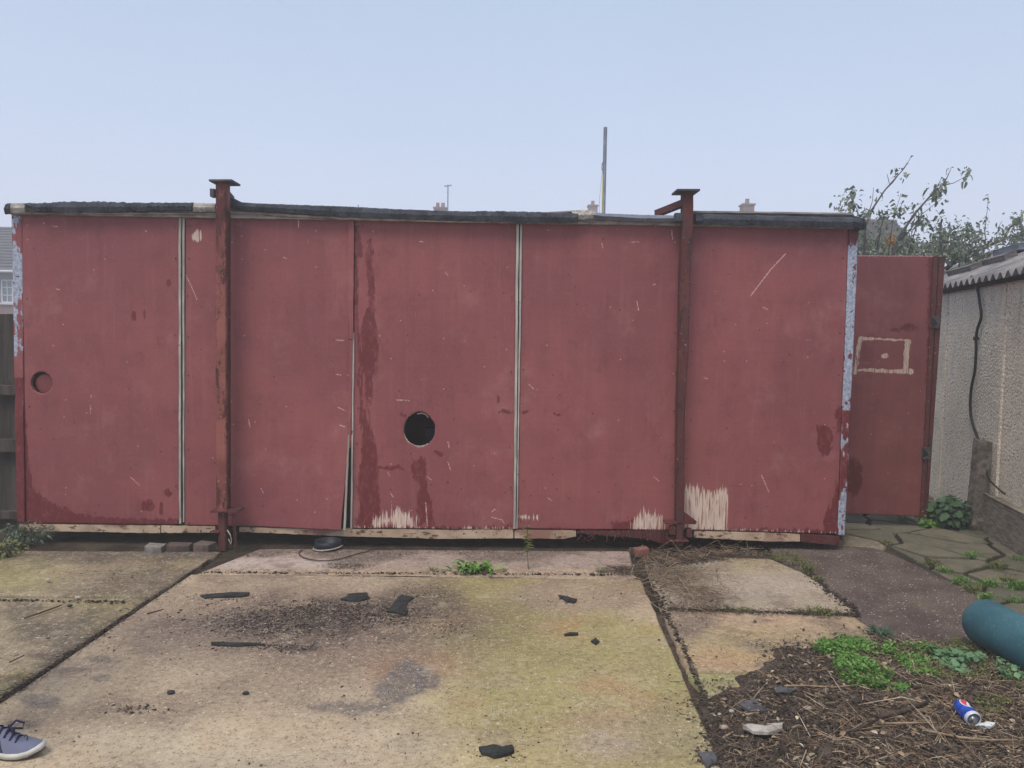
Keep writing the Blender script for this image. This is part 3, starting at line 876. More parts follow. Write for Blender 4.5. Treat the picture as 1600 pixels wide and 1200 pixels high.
def leafmat(name, cols, rough=0.6, trans=0.25):
    m = M(name, rough, 0.35)
    r = m.attr('rnd', 'Fac')
    rp = m.n('ShaderNodeValToRGB'); m.l(r, rp.inputs[0])
    e = rp.color_ramp
    e.elements[0].color = cols[0]; e.elements[0].position = 0
    e.elements[1].color = cols[-1]; e.elements[1].position = 1
    for i, c in enumerate(cols[1:-1]):
        x = e.elements.new((i + 1) / (len(cols) - 1)); x.color = c
    c = m.mix(m.rng(m.noise(30, 3), .35, .7, 0, .35), rp.outputs[0], (0.02, 0.025, 0.012, 1))
    m.col(c)
    if trans:
        tr = m.n('ShaderNodeBsdfTranslucent'); m.l(c, tr.inputs['Color'])
        ms = m.n('ShaderNodeMixShader'); ms.inputs[0].default_value = trans
        m.l(m.b.outputs[0], ms.inputs[1]); m.l(tr.outputs[0], ms.inputs[2]); m.l(ms.outputs[0], m.out.inputs[0])
    return m.m
WEED = leafmat('fresh_weed_leaf', [C(62, 104, 44), C(104, 152, 66), C(140, 180, 92), C(80, 124, 60)])
CLOVER = leafmat('pale_round_leaf', [C(106, 146, 106), C(132, 170, 126), C(96, 136, 92)])
MALLOW = leafmat('blue_green_leaf', [C(48, 76, 60), C(66, 100, 78), C(86, 120, 92), C(62, 92, 56)])
GRASSM = leafmat('dry_green_grass', [C(84, 104, 56), C(118, 132, 74), C(146, 140, 88), C(70, 92, 50)])
TREEL = leafmat('grey_green_tree_leaf', [C(80, 94, 84), C(106, 120, 102), C(132, 142, 120), C(90, 100, 86), C(156, 158, 134)])
CORNERL = leafmat('left_corner_leaf', [C(60, 76, 60), C(84, 102, 84), C(104, 118, 100)])  # muted grey green leaves for the weed at the cabin's left corner
STRAW = leafmat('dry_straw', [C(94, 78, 68), C(144, 120, 98), C(176, 152, 124), C(122, 92, 74), C(204, 186, 160), C(80, 68, 60)], .85, 0)
TWIGM = leafmat('dark_twigs', [C(54, 46, 44), C(84, 72, 65), C(122, 106, 94), C(66, 56, 52)], .9, 0)
GRITM = leafmat('mixed_grit', [C(40, 34, 34), C(62, 52, 48), C(120, 100, 86), C(52, 44, 44), C(84, 66, 56), C(196, 186, 172)], .9, 0)
DGRIT = leafmat('dark_crumbs', [C(38, 32, 34), C(54, 45, 44), C(70, 58, 54), C(46, 40, 42)], .95, 0)
BARK = simple('grey_bark', C(98, 92, 88), C(66, 60, 58), 20, .9, .5)

def rdir(rg, n, zs=0.15):
    th = rg.random(n) * 2 * math.pi
    return np.stack([np.cos(th), np.sin(th), rg.normal(size=n) * zs], 1)

# litter on the heap
rg = np.random.default_rng(5)
def heap_pts(n, test=None, margin=0.0):
    X = rg.uniform(.7, 3.2, n * 3); Y = rg.uniform(2.3, 4.3, n * 3)
    d = sd_poly(X, Y, heap)
    ok = d > margin
    if test is not None: ok &= test(X, Y)
    X = X[ok][:n]; Y = Y[ok][:n]
    return X, Y, heap_h(X, Y)
def straw_zone(X, Y):
    px, py = proj(np.stack([X, Y, np.full(len(X), .03)], 1))
    k = sm(px + (py - 1100) * .6, 1180, 1480) * .75 + sm(py, 1120, 1190) * .35
    return RNG.random(len(X)) < k * .9 + (fbm(X * 9, Y * 9, 131) > .55) * .5 + .06
X, Y, Z = heap_pts(5200, straw_zone)
V1 = stick_cloud(np.stack([X, Y, Z + .006], 1), rdir(rg, len(X), .2), rg.gamma(2.2, .026, len(X)) + .012, rg.uniform(.0008, .0026, len(X)), 3, .2)
X, Y, Z = heap_pts(4200, straw_zone)
V2 = blade_cloud(np.stack([X, Y, Z + .004], 1), rdir(rg, len(X), .3), rg.gamma(2.5, .03, len(X)) + .02, rg.uniform(.0015, .004, len(X)), 4, .05)
V, F, A = merge([V1, V2])
o = put('straw_litter', V, F, STRAW, attrs={'rnd': A}); tag(o, 'dry straw, stems and shredded plant litter over the dark soil', 'plant litter', kind='stuff')
X, Y, Z = heap_pts(9000)
V1 = stick_cloud(np.stack([X, Y, Z + .003], 1), rdir(rg, len(X), .35), rg.gamma(2, .018, len(X)) + .01, rg.uniform(.001, .003, len(X)), 6, .25)
X, Y, Z = heap_pts(9000)
V2 = pebble_cloud(np.stack([X, Y, Z + .003], 1), rg.gamma(2, .0028, len(X)) + .002, 7)
V, F, A = merge([V1, V2])
o = put('soil_debris', V, F, TWIGM, attrs={'rnd': A}); tag(o, 'dark broken twigs and crumbs mixed into the soil', 'twigs', kind='stuff')

# crumbs and straw straggling past the edge of the soil
def fringe(n):
    X = rg.uniform(.7, 3.0, n * 12); Y = rg.uniform(2.5, 4.6, n * 12)
    d = sd_poly(X, Y, heap); ok = (d < .05) & (RNG.random(len(X)) < np.exp(-np.abs(np.minimum(d, 0)) / .06) * .7) & (fbm(X * 8, Y * 8, 141) > .36)
    return X[ok][:n], Y[ok][:n]
X, Y = fringe(5200)
V1 = pebble_cloud(np.stack([X, Y, np.full(len(X), .003)], 1), rg.gamma(1.5, .0024, len(X)) + .0012, 17)
X, Y = fringe(1300)
V2 = stick_cloud(np.stack([X, Y, np.full(len(X), .006)], 1), rdir(rg, len(X), .1), rg.gamma(2, .016, len(X)) + .01, rg.uniform(.0007, .0018, len(X)), 18, .3)
V, F, A = merge([V1, V2])
o = put('scattered_soil', V, F, TWIGM, attrs={'rnd': A}); tag(o, 'loose soil crumbs straggling over the slabs from the heap', 'soil', kind='stuff')
# clods
X, Y, Z = heap_pts(700)
V, F, A = pebble_cloud(np.stack([X, Y, Z + .004], 1), rg.gamma(2, .0055, len(X)) + .004, 27, .7)
o = put('soil_clods', V, F, SOIL, smooth=True, attrs={'rnd': A}); tag(o, 'clods of dark soil among the litter', 'soil', kind='stuff')
X, Y, Z = heap_pts(1500)
V, F, A = leaf_cloud(np.stack([X, Y, Z + .008], 1), np.stack([rg.normal(size=len(X)) * .4, rg.normal(size=len(X)) * .4, np.ones(len(X))], 1), rg.uniform(.010, .032, len(X)), .6, .3, 31)
o = put('fallen_leaves', V, F, STRAW, attrs={'rnd': A}); tag(o, 'rotting brown leaves pressed into the soil', 'leaves', kind='stuff')

# green cover on the heap
def px_patch(poly, n, z=None, sd0=0):
    P = [tuple(atZ(*p)[:2]) for p in poly]
    xs = [p[0] for p in P]; ys = [p[1] for p in P]
    X = rg.uniform(min(xs), max(xs), n * 5); Y = rg.uniform(min(ys), max(ys), n * 5)
    d = sd_poly(X, Y, P) + (fbm(X * 10, Y * 10, sd0 + 1) - .5) * .16
    ok = (d > 0) & (fbm(X * 14, Y * 14, sd0 + 5) > .42)
    X = X[ok][:n]; Y = Y[ok][:n]
    return X, Y
def weed_patch(name, poly, n, mat_, size, hgt, label, seed, asp=.6):
    X, Y = px_patch(poly, n, sd0=seed)
    g = heap_h(X, Y); g = np.maximum(g, 0)
    zz = g + rg.random(len(X)) ** 1.3 * hgt * (.5 + fbm(X * 5, Y * 5, seed))
    N_ = np.stack([rg.normal(size=len(X)) * .5, rg.normal(size=len(X)) * .5 - .15, np.ones(len(X))], 1)
    V, F, A = leaf_cloud(np.stack([X, Y, zz], 1), N_, rg.uniform(.6, 1.3, len(X)) * size, asp, .25, seed)
    k = len(X) // 3
    D = rdir(rg, k, .2) * .5 + np.array([0, 0, 1.0])
    B = blade_cloud(np.stack([X[:k], Y[:k], g[:k]], 1), D, rg.uniform(.5, 1.2, k) * hgt * 1.3, rg.uniform(.002, .004, k), seed)
    V, F, A = merge([(V, F, A), B])
    o = put(name, V, F, mat_, attrs={'rnd': A}); tag(o, label, 'weeds', kind='stuff'); return o
weed_patch('chickweed', [(1275, 1012), (1300, 1003), (1345, 1004), (1372, 1022), (1362, 1050), (1380, 1075), (1392, 1092), (1345, 1090), (1316, 1070), (1310, 1040), (1285, 1030)], 3400, WEED, .017, .05, 'bright green chickweed mat at the edge of the soil', 101)
weed_patch('chickweed', [(1385, 1090), (1425, 1078), (1425, 1094), (1395, 1108)], 300, WEED, .014, .03, 'small sprig of chickweed below the green mat', 102)
weed_patch('chickweed', [(1370, 1015), (1440, 1010), (1460, 1030), (1440, 1058), (1455, 1070), (1425, 1075), (1405, 1045), (1380, 1032)], 1500, WEED, .016, .035, 'loose weeds right of the green mat', 103)
weed_patch('clover', [(1450, 1022), (1500, 1018), (1525, 1040), (1525, 1062), (1500, 1062), (1465, 1045)], 350, CLOVER, .030, .04, 'pale round leaved weeds in front of the teal roll', 104, .95)
weed_patch('grass', [(1480, 1000), (1540, 1010), (1600, 1045), (1640, 1075), (1600, 1095), (1540, 1070), (1480, 1080), (1440, 1072), (1450, 1010)], 2200, GRASSM, .012, .03, 'thin grass among the litter near the teal roll', 105)
weed_patch('clover', [(1545, 1040), (1600, 1048), (1600, 1085), (1560, 1070)], 120, CLOVER, .026, .04, 'scattered pale leaves near the right edge', 106, .95)
weed_patch('grass', [(1500, 1110), (1560, 1105), (1600, 1120), (1580, 1140), (1530, 1130)], 260, GRASSM, .012, .025, 'sparse grass behind the drink can', 107)

# grit over the yard
def yard_pts(n, x0, x1, y0, y1): return rg.uniform(x0, x1, n), rg.uniform(y0, y1, n)
X, Y = yard_pts(9000, -3.4, 1.9, 2.6, 5.5)
dens = fbm(X * 1.6, Y * 1.6, 91) * .6 + fbm(X * 8, Y * 8, 92) * .5
ok = (dens > .60) & (sd_poly(X, Y, heap) < 0); X, Y = X[ok], Y[ok]
s = rg.gamma(1.2, .0011, len(X)) + .0009
V, F, A = pebble_cloud(np.stack([X, Y, np.full(len(X), .003)], 1), s, 8)
o = put('grit', V, F, GRITM, attrs={'rnd': A}); tag(o, 'grit and tiny stones scattered over the concrete', 'grit', kind='stuff')
# dark crumbs clustered where felt has rotted
parts = []
for cx, cy, rx, ry, n in ((400, 975, 75, 16, 1500), (520, 955, 120, 14, 2200), (600, 968, 70, 12, 1000), (440, 1012, 60, 6, 260), (660, 930, 50, 14, 220), (340, 935, 60, 10, 160), (700, 985, 30, 18, 130), (300, 960, 60, 25, 120), (205, 1108, 40, 8, 110), (470, 990, 130, 26, 600),
                          (540, 884, 34, 4, 300), (700, 862, 300, 5, 700), (380, 867, 60, 5, 260), (170, 895, 120, 8, 160), (160, 990, 120, 50, 90), (900, 930, 150, 30, 50), (800, 1060, 300, 90, 40), (460, 1090, 260, 60, 50), (1060, 890, 50, 8, 260), (1150, 862, 120, 6, 400), (1060, 975, 14, 40, 50), (625, 952, 34, 14, 160), (555, 938, 30, 7, 110), (350, 932, 50, 5, 120), (775, 1178, 40, 9, 90), (887, 940, 22, 5, 40), (370, 1010, 50, 4, 70)):
    a = rg.normal(size=n); b = rg.normal(size=n)
    P = np.array([atZ(cx + rx * a[i] * .6, cy + ry * b[i] * .6) for i in range(n)])
    P[:, 2] = .003
    s = rg.gamma(1.3, .0017, n) + .0010
    parts.append(pebble_cloud(P, s, cx, .3))
V, F, A = merge(parts)
o = put('felt_crumbs', V, F, DGRIT, attrs={'rnd': A}); tag(o, 'dark crumbs of rotted felt and soil on the concrete', 'crumbs', kind='stuff')

# joint debris lines with fine roots and dead stems
parts = []
def line_pts(pts, n, spread):
    out_ = []
    seg = [(Vector(pts[i]), Vector(pts[i + 1])) for i in range(len(pts) - 1)]
    Ls = [(b - a).length for a, b in seg]; T = sum(Ls)
    for _ in range(n):
        t = rg.random() * T
        for (a, b), l in zip(seg, Ls):
            if t <= l: break
            t -= l
        q = a.lerp(b, min(1, t / l)); out_.append((q.x + rg.normal() * spread[0], q.y + rg.normal() * spread[1]))
    return out_
for pts, n, sp, ln in (([(1003, 895), (1030, 940), (1068, 1010), (1105, 1100), (1130, 1195)], 260, (2.0, 5), .018),
                       ([(1010, 872), (1040, 900), (1070, 925), (1110, 945)], 160, (18, 9), .07),
                       ([(960, 890), (1000, 893)], 260, (14, 3), .04),
                       ([(1030, 877), (1150, 868)], 500, (20, 4), .05),
                       ([(1045, 951), (1330, 960)], 420, (5, 3), .025),
                       ([(300, 895), (150, 995), (0, 1095)], 400, (4, 3), .015),
                       ([(300, 893), (700, 896), (1000, 896)], 260, (6, 1.5), .015)):
    q = line_pts(pts, n, sp)
    P = np.array([atZ(a, b, .004) for a, b in q]); P[:, 2] += rg.random(len(P)) * .008
    parts.append(stick_cloud(P, rdir(rg, len(P), .25), rg.gamma(2, ln / 2, len(P)) + .008, rg.uniform(.0007, .0020, len(P)), n, .3))
V, F, A = merge(parts)
o = put('dead_roots', V, F, TWIGM, attrs={'rnd': A}); tag(o, 'dead roots and stems lying along the slab joints', 'dead stems', kind='stuff')
parts = []
for pts, n, sp, ln in (([(1012, 874), (1045, 905), (1080, 930), (1115, 950)], 420, (24, 10), .10), ([(1040, 874), (1150, 862), (1170, 868)], 260, (22, 5), .07), ([(1050, 895), (1110, 940)], 160, (30, 14), .13)):
    q = line_pts(pts, n, sp)
    P = np.array([atZ(a, b, .006) for a, b in q]); P[:, 2] += rg.random(len(P)) * .02
    parts.append(stick_cloud(P, rdir(rg, len(P), .15), rg.gamma(2, ln / 2, len(P)) + .02, rg.uniform(.0008, .0018, len(P)), n + 3, .5))
V, F, A = merge(parts)
o = put('dry_roots', V, F, STRAW, attrs={'rnd': A}); tag(o, 'tangle of dry tan stems at the corner of the upper right slab', 'dead stems', kind='stuff')
# dark soil filling joints
parts = []
for pts, n, sp in (([(1003, 895), (1030, 940), (1068, 1010), (1105, 1100), (1130, 1195)], 600, (1.0, 4)), ([(1045, 951), (1340, 961)], 700, (4, 1.0)), ([(1012, 885), (1045, 950)], 200, (5, 8)),
                   ([(1255, 893), (1300, 928), (1342, 958)], 500, (4, 3)), ([(300, 895), (150, 995), (0, 1095)], 600, (1.6, 1.2)), ([(0, 937), (200, 940)], 160, (4, .9)), ([(298, 894), (1000, 898)], 420, (4, .7)), ([(1020, 882), (1130, 870)], 700, (8, 3))):
    q = line_pts(pts, n, sp); P = np.array([atZ(a, b, -.002) for a, b in q])
    parts.append(pebble_cloud(P, rg.gamma(1.6, .0028, len(P)) + .0015, n, .5))
V, F, A = merge(parts)
o = put('joint_soil', V, F, DGRIT, attrs={'rnd': A}); tag(o, 'black soil packed into the joints between the slabs', 'soil', kind='stuff')

# ================================================================== CABIN
FAC = 5.65
cab = thing('portable_cabin', (-0.2, FAC + 1.2, 0), 'long flat roofed cabin with faded red panels, tall rusty jack legs and torn felt edge', 'cabin')

def fpt(px, py, dy=0.0): return atY(px, py, FAC + dy)

# painted panels
STREAK = [(577, 378, 4), (577, 395, 6), (577, 420, 5), (579, 450, 4.5), (578, 476, 4), (578, 488, 8), (577, 510, 11.5), (577, 550, 11.5), (574, 590, 10.5), (573, 620, 9.5), (571, 660, 7.5), (575, 690, 9), (576, 705, 12), (577, 722, 12), (577, 735, 14), (577, 800, 16), (575, 826, 18)]
def masks(px, py, X, Z):
    n = fbm(X * 16, Z * 5, 3) - .5; n2 = fbm(X * 40, Z * 14, 7) - .5
    wx = px + 9 * n + 4 * n2; wy = py + 14 * n
    # R unfaded / damp dark paint
    r = fld(sd_line(wx, py, STREAK, 8))
    cut = np.maximum(sd_line(px, py, [(568, 585), (569, 610, 3), (568, 640)], 1.5), sd_line(px, py, [(575, 620), (574, 660, 2)], 1.5))
    r = np.minimum(r, 1 - fld(cut))
    r = np.maximum(r, fld(sd_poly(wx, py, [(553, 350), (559, 352), (568, 400), (555, 403)])))
    r = np.maximum(r, fld(sd_line(px, py, [(556, 400), (557, 480), (562, 560), (560, 600)], 2.5)))
    r = np.maximum(r, fld(sd_poly(wx, wy, [(645, 705), (668, 715), (672, 760), (682, 822), (645, 822), (650, 760), (640, 730)]) - 3 + 14 * n2))
    left = sd_poly(wx, py, [(30, 600), (38, 640), (44, 720), (52, 765), (90, 790), (120, 802), (160, 808), (280, 812), (280, 826), (30, 826)])
    r = np.maximum(r, fld(left + 10 * n2))
    for e in ((231, 790, 11, 9), (252, 795, 5, 9), (264, 773, 5, 6), (210, 494, 4, 8), (226, 491, 3, 7), (263, 443, 5, 7), (1290, 690, 13, 24), (1279, 672, 3, 7), (1255, 840, 0.1, .1),
              (685, 708, 8, 3), (780, 627, 2, 7), (789, 645, 10, 3), (820, 643, 8, 2.5), (870, 645, 6, 2), (700, 753, 2, 2), (1165, 810, 2, 2)):
        r = np.maximum(r, fld(sd_ell(wx, wy, *e), 4))
    r = np.maximum(r, fld(sd_poly(wx, py, [(1300, 640), (1320, 620), (1320, 840), (1278, 840), (1288, 800), (1300, 770), (1312, 740), (1308, 700)]) - 4 + 10 * n2))
    for x0, x1, h in ((355, 540, 3), (560, 800, 6), (815, 900, 2), (955, 990, 14), (1140, 1310, 2)):
        r = np.maximum(r, fld(sd_poly(px, py + 12 * n2, [(x0, 829 - h), (x1, 829 - h), (x1, 845), (x0, 845)])))
    r = np.maximum(r, fld(sd_line(px, py + 6 * n, [(562, 731, 1), (594, 729, 1.6), (610, 732, 3), (622, 729, 3), (632, 734, 1)], 1.4), 4))
    r = np.maximum(r, fld(sd_line(px, py, [(624, 645, 1), (630, 650, 2), (634, 649, 1)], 1.4), 4))
    # G bare cream
    g = np.zeros_like(px)
    g = np.maximum(g, fld(sd_poly(px, py, [(1072, 765), (1090, 762), (1110, 772), (1134, 764), (1136, 830), (1074, 830), (1078, 812), (1068, 795)]) + 2, 16))
    g = np.maximum(g, fld(sd_poly(px, py, [(580, 812), (600, 800), (625, 797), (650, 808), (650, 826), (578, 826)]) - 3, 18))
    g = np.maximum(g, fld(sd_poly(px, py, [(986, 818), (1008, 792), (1016, 798), (1034, 806), (1034, 832), (986, 832)]) - 1, 14))
    g = np.maximum(g, fld(sd_poly(px, py, [(808, 803), (844, 803), (842, 814), (810, 812)]) - 3, 10))
    g = np.maximum(g, fld(sd_poly(px, py, [(1140, 826), (1308, 832), (1308, 845), (1140, 845)]) - 1.5, 8) * .9)
    g = np.maximum(g, fld(sd_poly(px, py, [(548, 823), (808, 824), (808, 845), (548, 845)]) - 1, 8) * .9)
    g = np.maximum(g, fld(sd_ell(px + 3 * n2, py, 308, 369, 6, 7) + 2, 5))
    # B galvanised: none on panels
    b = np.zeros_like(px)
    # A scratches
    sc = np.zeros_like(px)
    S = [((1173, 462), (1205, 420), (1228, 396)), ((287, 425), (297, 443), (308, 468)), ((143, 618), (143, 620)), ((142, 632), (142, 648)), ((388, 655), (391, 668)), ((408, 764), (412, 771)),
         ((465, 345), (467, 346), (466, 356)), ((494, 360), (495, 362)), ((443, 402), (447, 404)), ((525, 531), (537, 532)), ((527, 636), (540, 642)), ((531, 664), (540, 667)), ((525, 585), (533, 586)),
         ((985, 378), (1000, 378)), ((1049, 360), (1051, 374)), ((1020, 445), (1024, 444)), ((655, 377), (662, 378)), ((620, 625), (640, 626)), ((695, 425), (700, 430)), ((582, 360), (583, 363)),
         ((700, 722), (704, 735)), ((668, 745), (674, 750)), ((606, 738), (609, 744)), ((610, 770), (614, 776)), ((768, 800), (774, 795)), ((768, 808), (784, 812), (788, 818)), ((1190, 742), (1202, 770)),
         ((1022, 745), (1030, 752)), ((856, 778), (862, 782)), ((700, 690), (702, 700)), ((995, 470), (998, 485)), ((940, 380), (942, 388)), ((68, 348), (70, 350)), ((80, 353), (90, 354)), ((88, 451), (94, 453)),
         ((204, 745), (218, 758)), ((1064, 400), (1070, 402)), ((1340, 450), (1342, 452)), ((665, 785), (668, 822)), ((227, 360), (229, 362)), ((1192, 480), (1200, 484)), ((826, 600), (834, 608)), ((1100, 590), (1106, 592))]
    for s_ in S:
        sc = np.maximum(sc, fld(sd_line(px, py, list(s_), 1.1), 3))
    sc = np.maximum(sc, .47 * sm(np.interp(px, [30, 290, 540, 810, 1320], [352, 354, 362, 368, 374]) - py + 16 * n, -6, 8))
    for (x, y0, y1) in ((612, 780, 815), (621, 785, 815), (629, 782, 820), (637, 795, 820), (583, 788, 820), (590, 800, 822), (603, 795, 820), (645, 800, 822), (1012, 795, 825), (1003, 800, 825), (1021, 805, 825)):
        sc = np.maximum(sc, fld(sd_line(px, py, [(x, y0, .3), (x, y1, 1.4)], 1), 3))
    # chalky drip marks, faint
    for (x, y0, y1, w_) in ((1195, 660, 740, 3), (965, 690, 720, 2), (958, 765, 790, 3), (683, 455, 480, 1.5), (925, 760, 800, 3), (420, 465, 480, 2)):
        sc = np.maximum(sc, fld(sd_line(px, py, [(x, y0, w_), (x - 2, y1, w_)], 1), 14) * .52)
    return np.stack([r, g, b, sc], 1)

def panel(name, tl, tr, br, bl, hole=None, parent=cab, Y=FAC, wob=None, xw=None, mat_=PAINT, mfun=masks, res=.0075, thick=.022, label=None, seed=0):
    P = [atY(*p, Y) for p in (bl, br, tr, tl)]
    lu = (P[1] - P[0]).length; lv = (P[3] - P[0]).length
    V, F, idx = grid_quad(*P, max(2, int(lu / res)), max(2, int(lv / res)))
    px, py = proj(V)
    X, Z = V[:, 0].copy(), V[:, 2].copy()
    V[:, 1] += (fbm(X * 1.4 + seed, Z * 1.1, 9 + seed, 2) - .5) * .016
    rd_ = np.random.default_rng(90 + seed)
    for _ in range(7):
        cx_, cz_, r_ = rd_.uniform(X.min(), X.max()), rd_.uniform(Z.min(), Z.max()), rd_.uniform(.03, .14)
        V[:, 1] += rd_.choice([-1, 1]) * .05 * r_ * np.exp(-((X - cx_) ** 2 + (Z - cz_) ** 2) / r_ ** 2)
    if wob is not None: V[:, 1] += wob(px, py)
    if xw is not None: V[:, 0] += xw(px, py)
    # slightly uneven outer edges
    nv, nu = idx.shape
    V[idx[0], 2] += (fbm(X[idx[0]] * 7, Z[idx[0]] * 3, 19) - .5) * .008
    for col_ in (0, -1):
        e = idx[:, col_]; V[e, 0] += (fbm(Z[e] * 6, Z[e] * 0 + seed, 23) - .5) * .004
    if hole:
        hx, hz, rx, rz, rag = hole
        ang = np.arctan2((V[:, 2] - hz) / rz, (V[:, 0] - hx) / rx)
        rr = np.hypot((V[:, 0] - hx) / rx, (V[:, 2] - hz) / rz)
        lim = 1 + rag * (fbm(np.cos(ang) * 2 + 5, np.sin(ang) * 2 + 5, 44) - .5)
        near = np.abs(rr - lim) * min(rx, rz) < res * .62
        k = np.where(near, lim / np.maximum(rr, 1e-6), 1)
        V[:, 0] = hx + (V[:, 0] - hx) * k; V[:, 2] = hz + (V[:, 2] - hz) * k
        inside = (rr < lim) | near
        keep = ~(inside[F].all(1)); F = F[keep]
    nB = len(V)
    mk = mfun(px, py, X, Z)
    # thickness: back-extruded rim at outer border and at the hole
    E = np.concatenate([F[:, [0, 1]], F[:, [1, 2]], F[:, [2, 3]], F[:, [3, 0]]])
    key = np.sort(E, 1); ks = key[:, 0].astype(np.int64) * (nB + 1) + key[:, 1]
    u, inv, cnt = np.unique(ks, return_inverse=True, return_counts=True)
    BE = E[cnt[inv] == 1]
    bv = np.unique(BE); mp = np.full(nB, -1); mp[bv] = nB + np.arange(len(bv))
    back = V[bv].copy(); back[:, 1] += thick
    V2 = np.vstack([V, back]); S = np.stack([BE[:, 1], BE[:, 0], mp[BE[:, 0]], mp[BE[:, 1]]], 1)
    m2 = mk[bv].copy(); m2[:, 1] = np.maximum(m2[:, 1], .45)
    o = put(name, V2, np.vstack([F, S]), mat_, parent, False, {'mask': np.vstack([mk, m2])})
    me = o.data; me.polygons.foreach_set('use_smooth', [True] * len(F) + [False] * len(S))
    if label: o['label'] = label
    return o

h1 = fpt(65, 598); h2 = fpt(655, 671)
panel('wall_panel', (35, 334), (279, 336), (279, 820), (40, 817), hole=(h1.x, h1.z, .080, .080, .08), seed=1, label='red wall panel with a round hole half covered from inside')
def bent(px, py):
    d = ((px - 392) * 190 + (py - 826) * 150) / math.hypot(190, 150)
    return -.00052 * (np.sqrt(d * d + 30) + d) * .5
def bentx(px, py):
    return -.045 * sm(py, 670, 840) ** 1.3 * sm(px, 430, 545)
panel('wall_panel', (290, 336), (546, 343), (544.5, 826), (289, 820), wob=bent, xw=bentx, seed=2, label='red wall panel bent outwards at its lower right corner')
panel('wall_panel', (554, 344), (807, 349), (803, 827), (550, 825), hole=(h2.x, h2.z, .118, .128, .16), seed=3, label='red wall panel with a ragged dark hole and a dark damp streak')
panel('wall_panel', (816, 349), (1066, 352), (1055, 828), (809, 826), seed=4, label='plain red wall panel with scattered scratches')
panel('wall_panel', (1069, 352), (1326, 356), (1308, 834), (1057, 827), seed=5, label='red wall panel with bare cream brush marks at its lower left')

# corner strips
def strip_masks(side):
    def f(px, py, X, Z):
        z = np.zeros_like(px)
        n = fbm(X * 25, Z * 9, 6)
        if side == 'R':
            prof = np.interp(py, [355, 370, 400, 520, 640, 642, 690, 760, 790, 835], [.1, .45, .66, .62, .6, .34, .46, .42, .6, .62])
        else:
            prof = np.interp(py, [330, 345, 380, 395, 398, 455, 470, 490, 520, 570, 600, 840], [.56, .5, .42, .40, .72, .70, .42, .40, .38, .34, .1, .1])
            prof = prof + np.where((px < 27) & (py > 330) & (py < 560), .12, 0)
        b = prof + (n - .5) * .5
        r = np.where(py > 590, .75, .2) if side == 'L' else np.full_like(px, .62)
        return np.stack([r, z, np.clip(b, 0, 1), z], 1)
    return f
panel('corner_strip', (18, 335), (34, 335), (39, 817), (27, 816), Y=FAC - .006, mfun=strip_masks('L'), thick=.03, seed=7, label='flaking galvanised corner strip at the left end')
panel('corner_strip', (1327, 357), (1342, 358), (1320, 837), (1309, 836), Y=FAC - .008, mfun=strip_masks('R'), thick=.03, seed=8, label='mostly bare galvanised corner strip at the right end')

# joint strips between the panels
def jstrip(tl, tr, br, bl, dy, mat_, name='joint_strip', th=.012, label=None):
    a = [fpt(*p, dy) for p in (bl, br, tr, tl)]
    n = 26; V = []
    for i in range(n + 1):
        t = i / n
        l = a[0].lerp(a[3], t); r = a[1].lerp(a[2], t)
        j = (float(fbm(t * 9, tl[0], 5)) - .5) * .005
        for p, dd in ((l, 0), (r, 0), (r, th), (l, th)): V.append((p.x + j, p.y + dd, p.z))
    F = []
    for i in range(n):
        for k in range(4): F.append((i * 4 + k, i * 4 + (k + 1) % 4, (i + 1) * 4 + (k + 1) % 4, (i + 1) * 4 + k))
    F += [(3, 2, 1, 0), (n * 4, n * 4 + 1, n * 4 + 2, n * 4 + 3)]
    o = put(name, V, F, mat_, cab)
    if label: o['label'] = label
    return o
jstrip((279, 337), (282.6, 337), (282.5, 818), (279.5, 818), -.014, STRIP)
jstrip((284.6, 337), (288, 337), (288, 816), (286, 816), -.008, GREYW)
jstrip((807, 350), (811, 350), (805.5, 826), (802, 826), -.014, STRIP)
jstrip((812.6, 350), (816, 350), (808.5, 826), (807, 826), -.012, STRIP)
jstrip((544, 344), (553, 344), (551.5, 530), (545, 530), -.018, PAINT, 'joint_cover', .014, 'narrow red painted cover strip')
jstrip((551, 520), (553.5, 520), (550, 826), (547.5, 826), -.010, STRIP)
jstrip((544.5, 531), (550.8, 531), (547.5, 700), (544, 700), -.016, PAINT, 'joint_cover', .012, 'lower length of the narrow red cover strip')
jstrip((543.6, 680), (546, 680), (540, 828), (536.4, 828), -.062, GREYW, 'bent_edge', .01)
jstrip((1066, 352), (1070, 352), (1058, 828), (1055, 828), -.006, STRIP)
b = MB()
for xt, xb in ((42, 46), (273, 275), (294, 294), (560, 556), (800, 797), (822, 815), (1060, 1050), (1075, 1064), (1319, 1303)):
    for k in range(9):
        y = 350 + 58 * k + random.uniform(-6, 6)
        if random.random() < .25: continue
        c_ = fpt(np.interp(y, [340, 826], [xt, xb]) + random.uniform(-1, 1), y, -.006)
        b.lathe(c_, [(.0035, -.003), (.0055, .004)], seg=7, u=Vector((1, 0, 0)), v=Vector((0, 0, 1)), w_=Vector((0, 1, 0)))
b.build('screw_heads', RUST_GREY, cab)['kind'] = 'stuff'
# dark timber studs behind the joints
for x0, x1, xb0, xb1 in ((272, 296, 272, 296), (538, 560, 530, 558), (800, 822, 796, 816), (1060, 1076, 1048, 1064)):
    p = fpt(x0, 340); q = fpt(x1, 340); r = fpt(xb1, 826)
    MB().box((min(fpt(xb0, 800).x, p.x), FAC + .032, r.z), (max(q.x, r.x), FAC + .08, p.z + .01)).build('stud', DARK, cab)
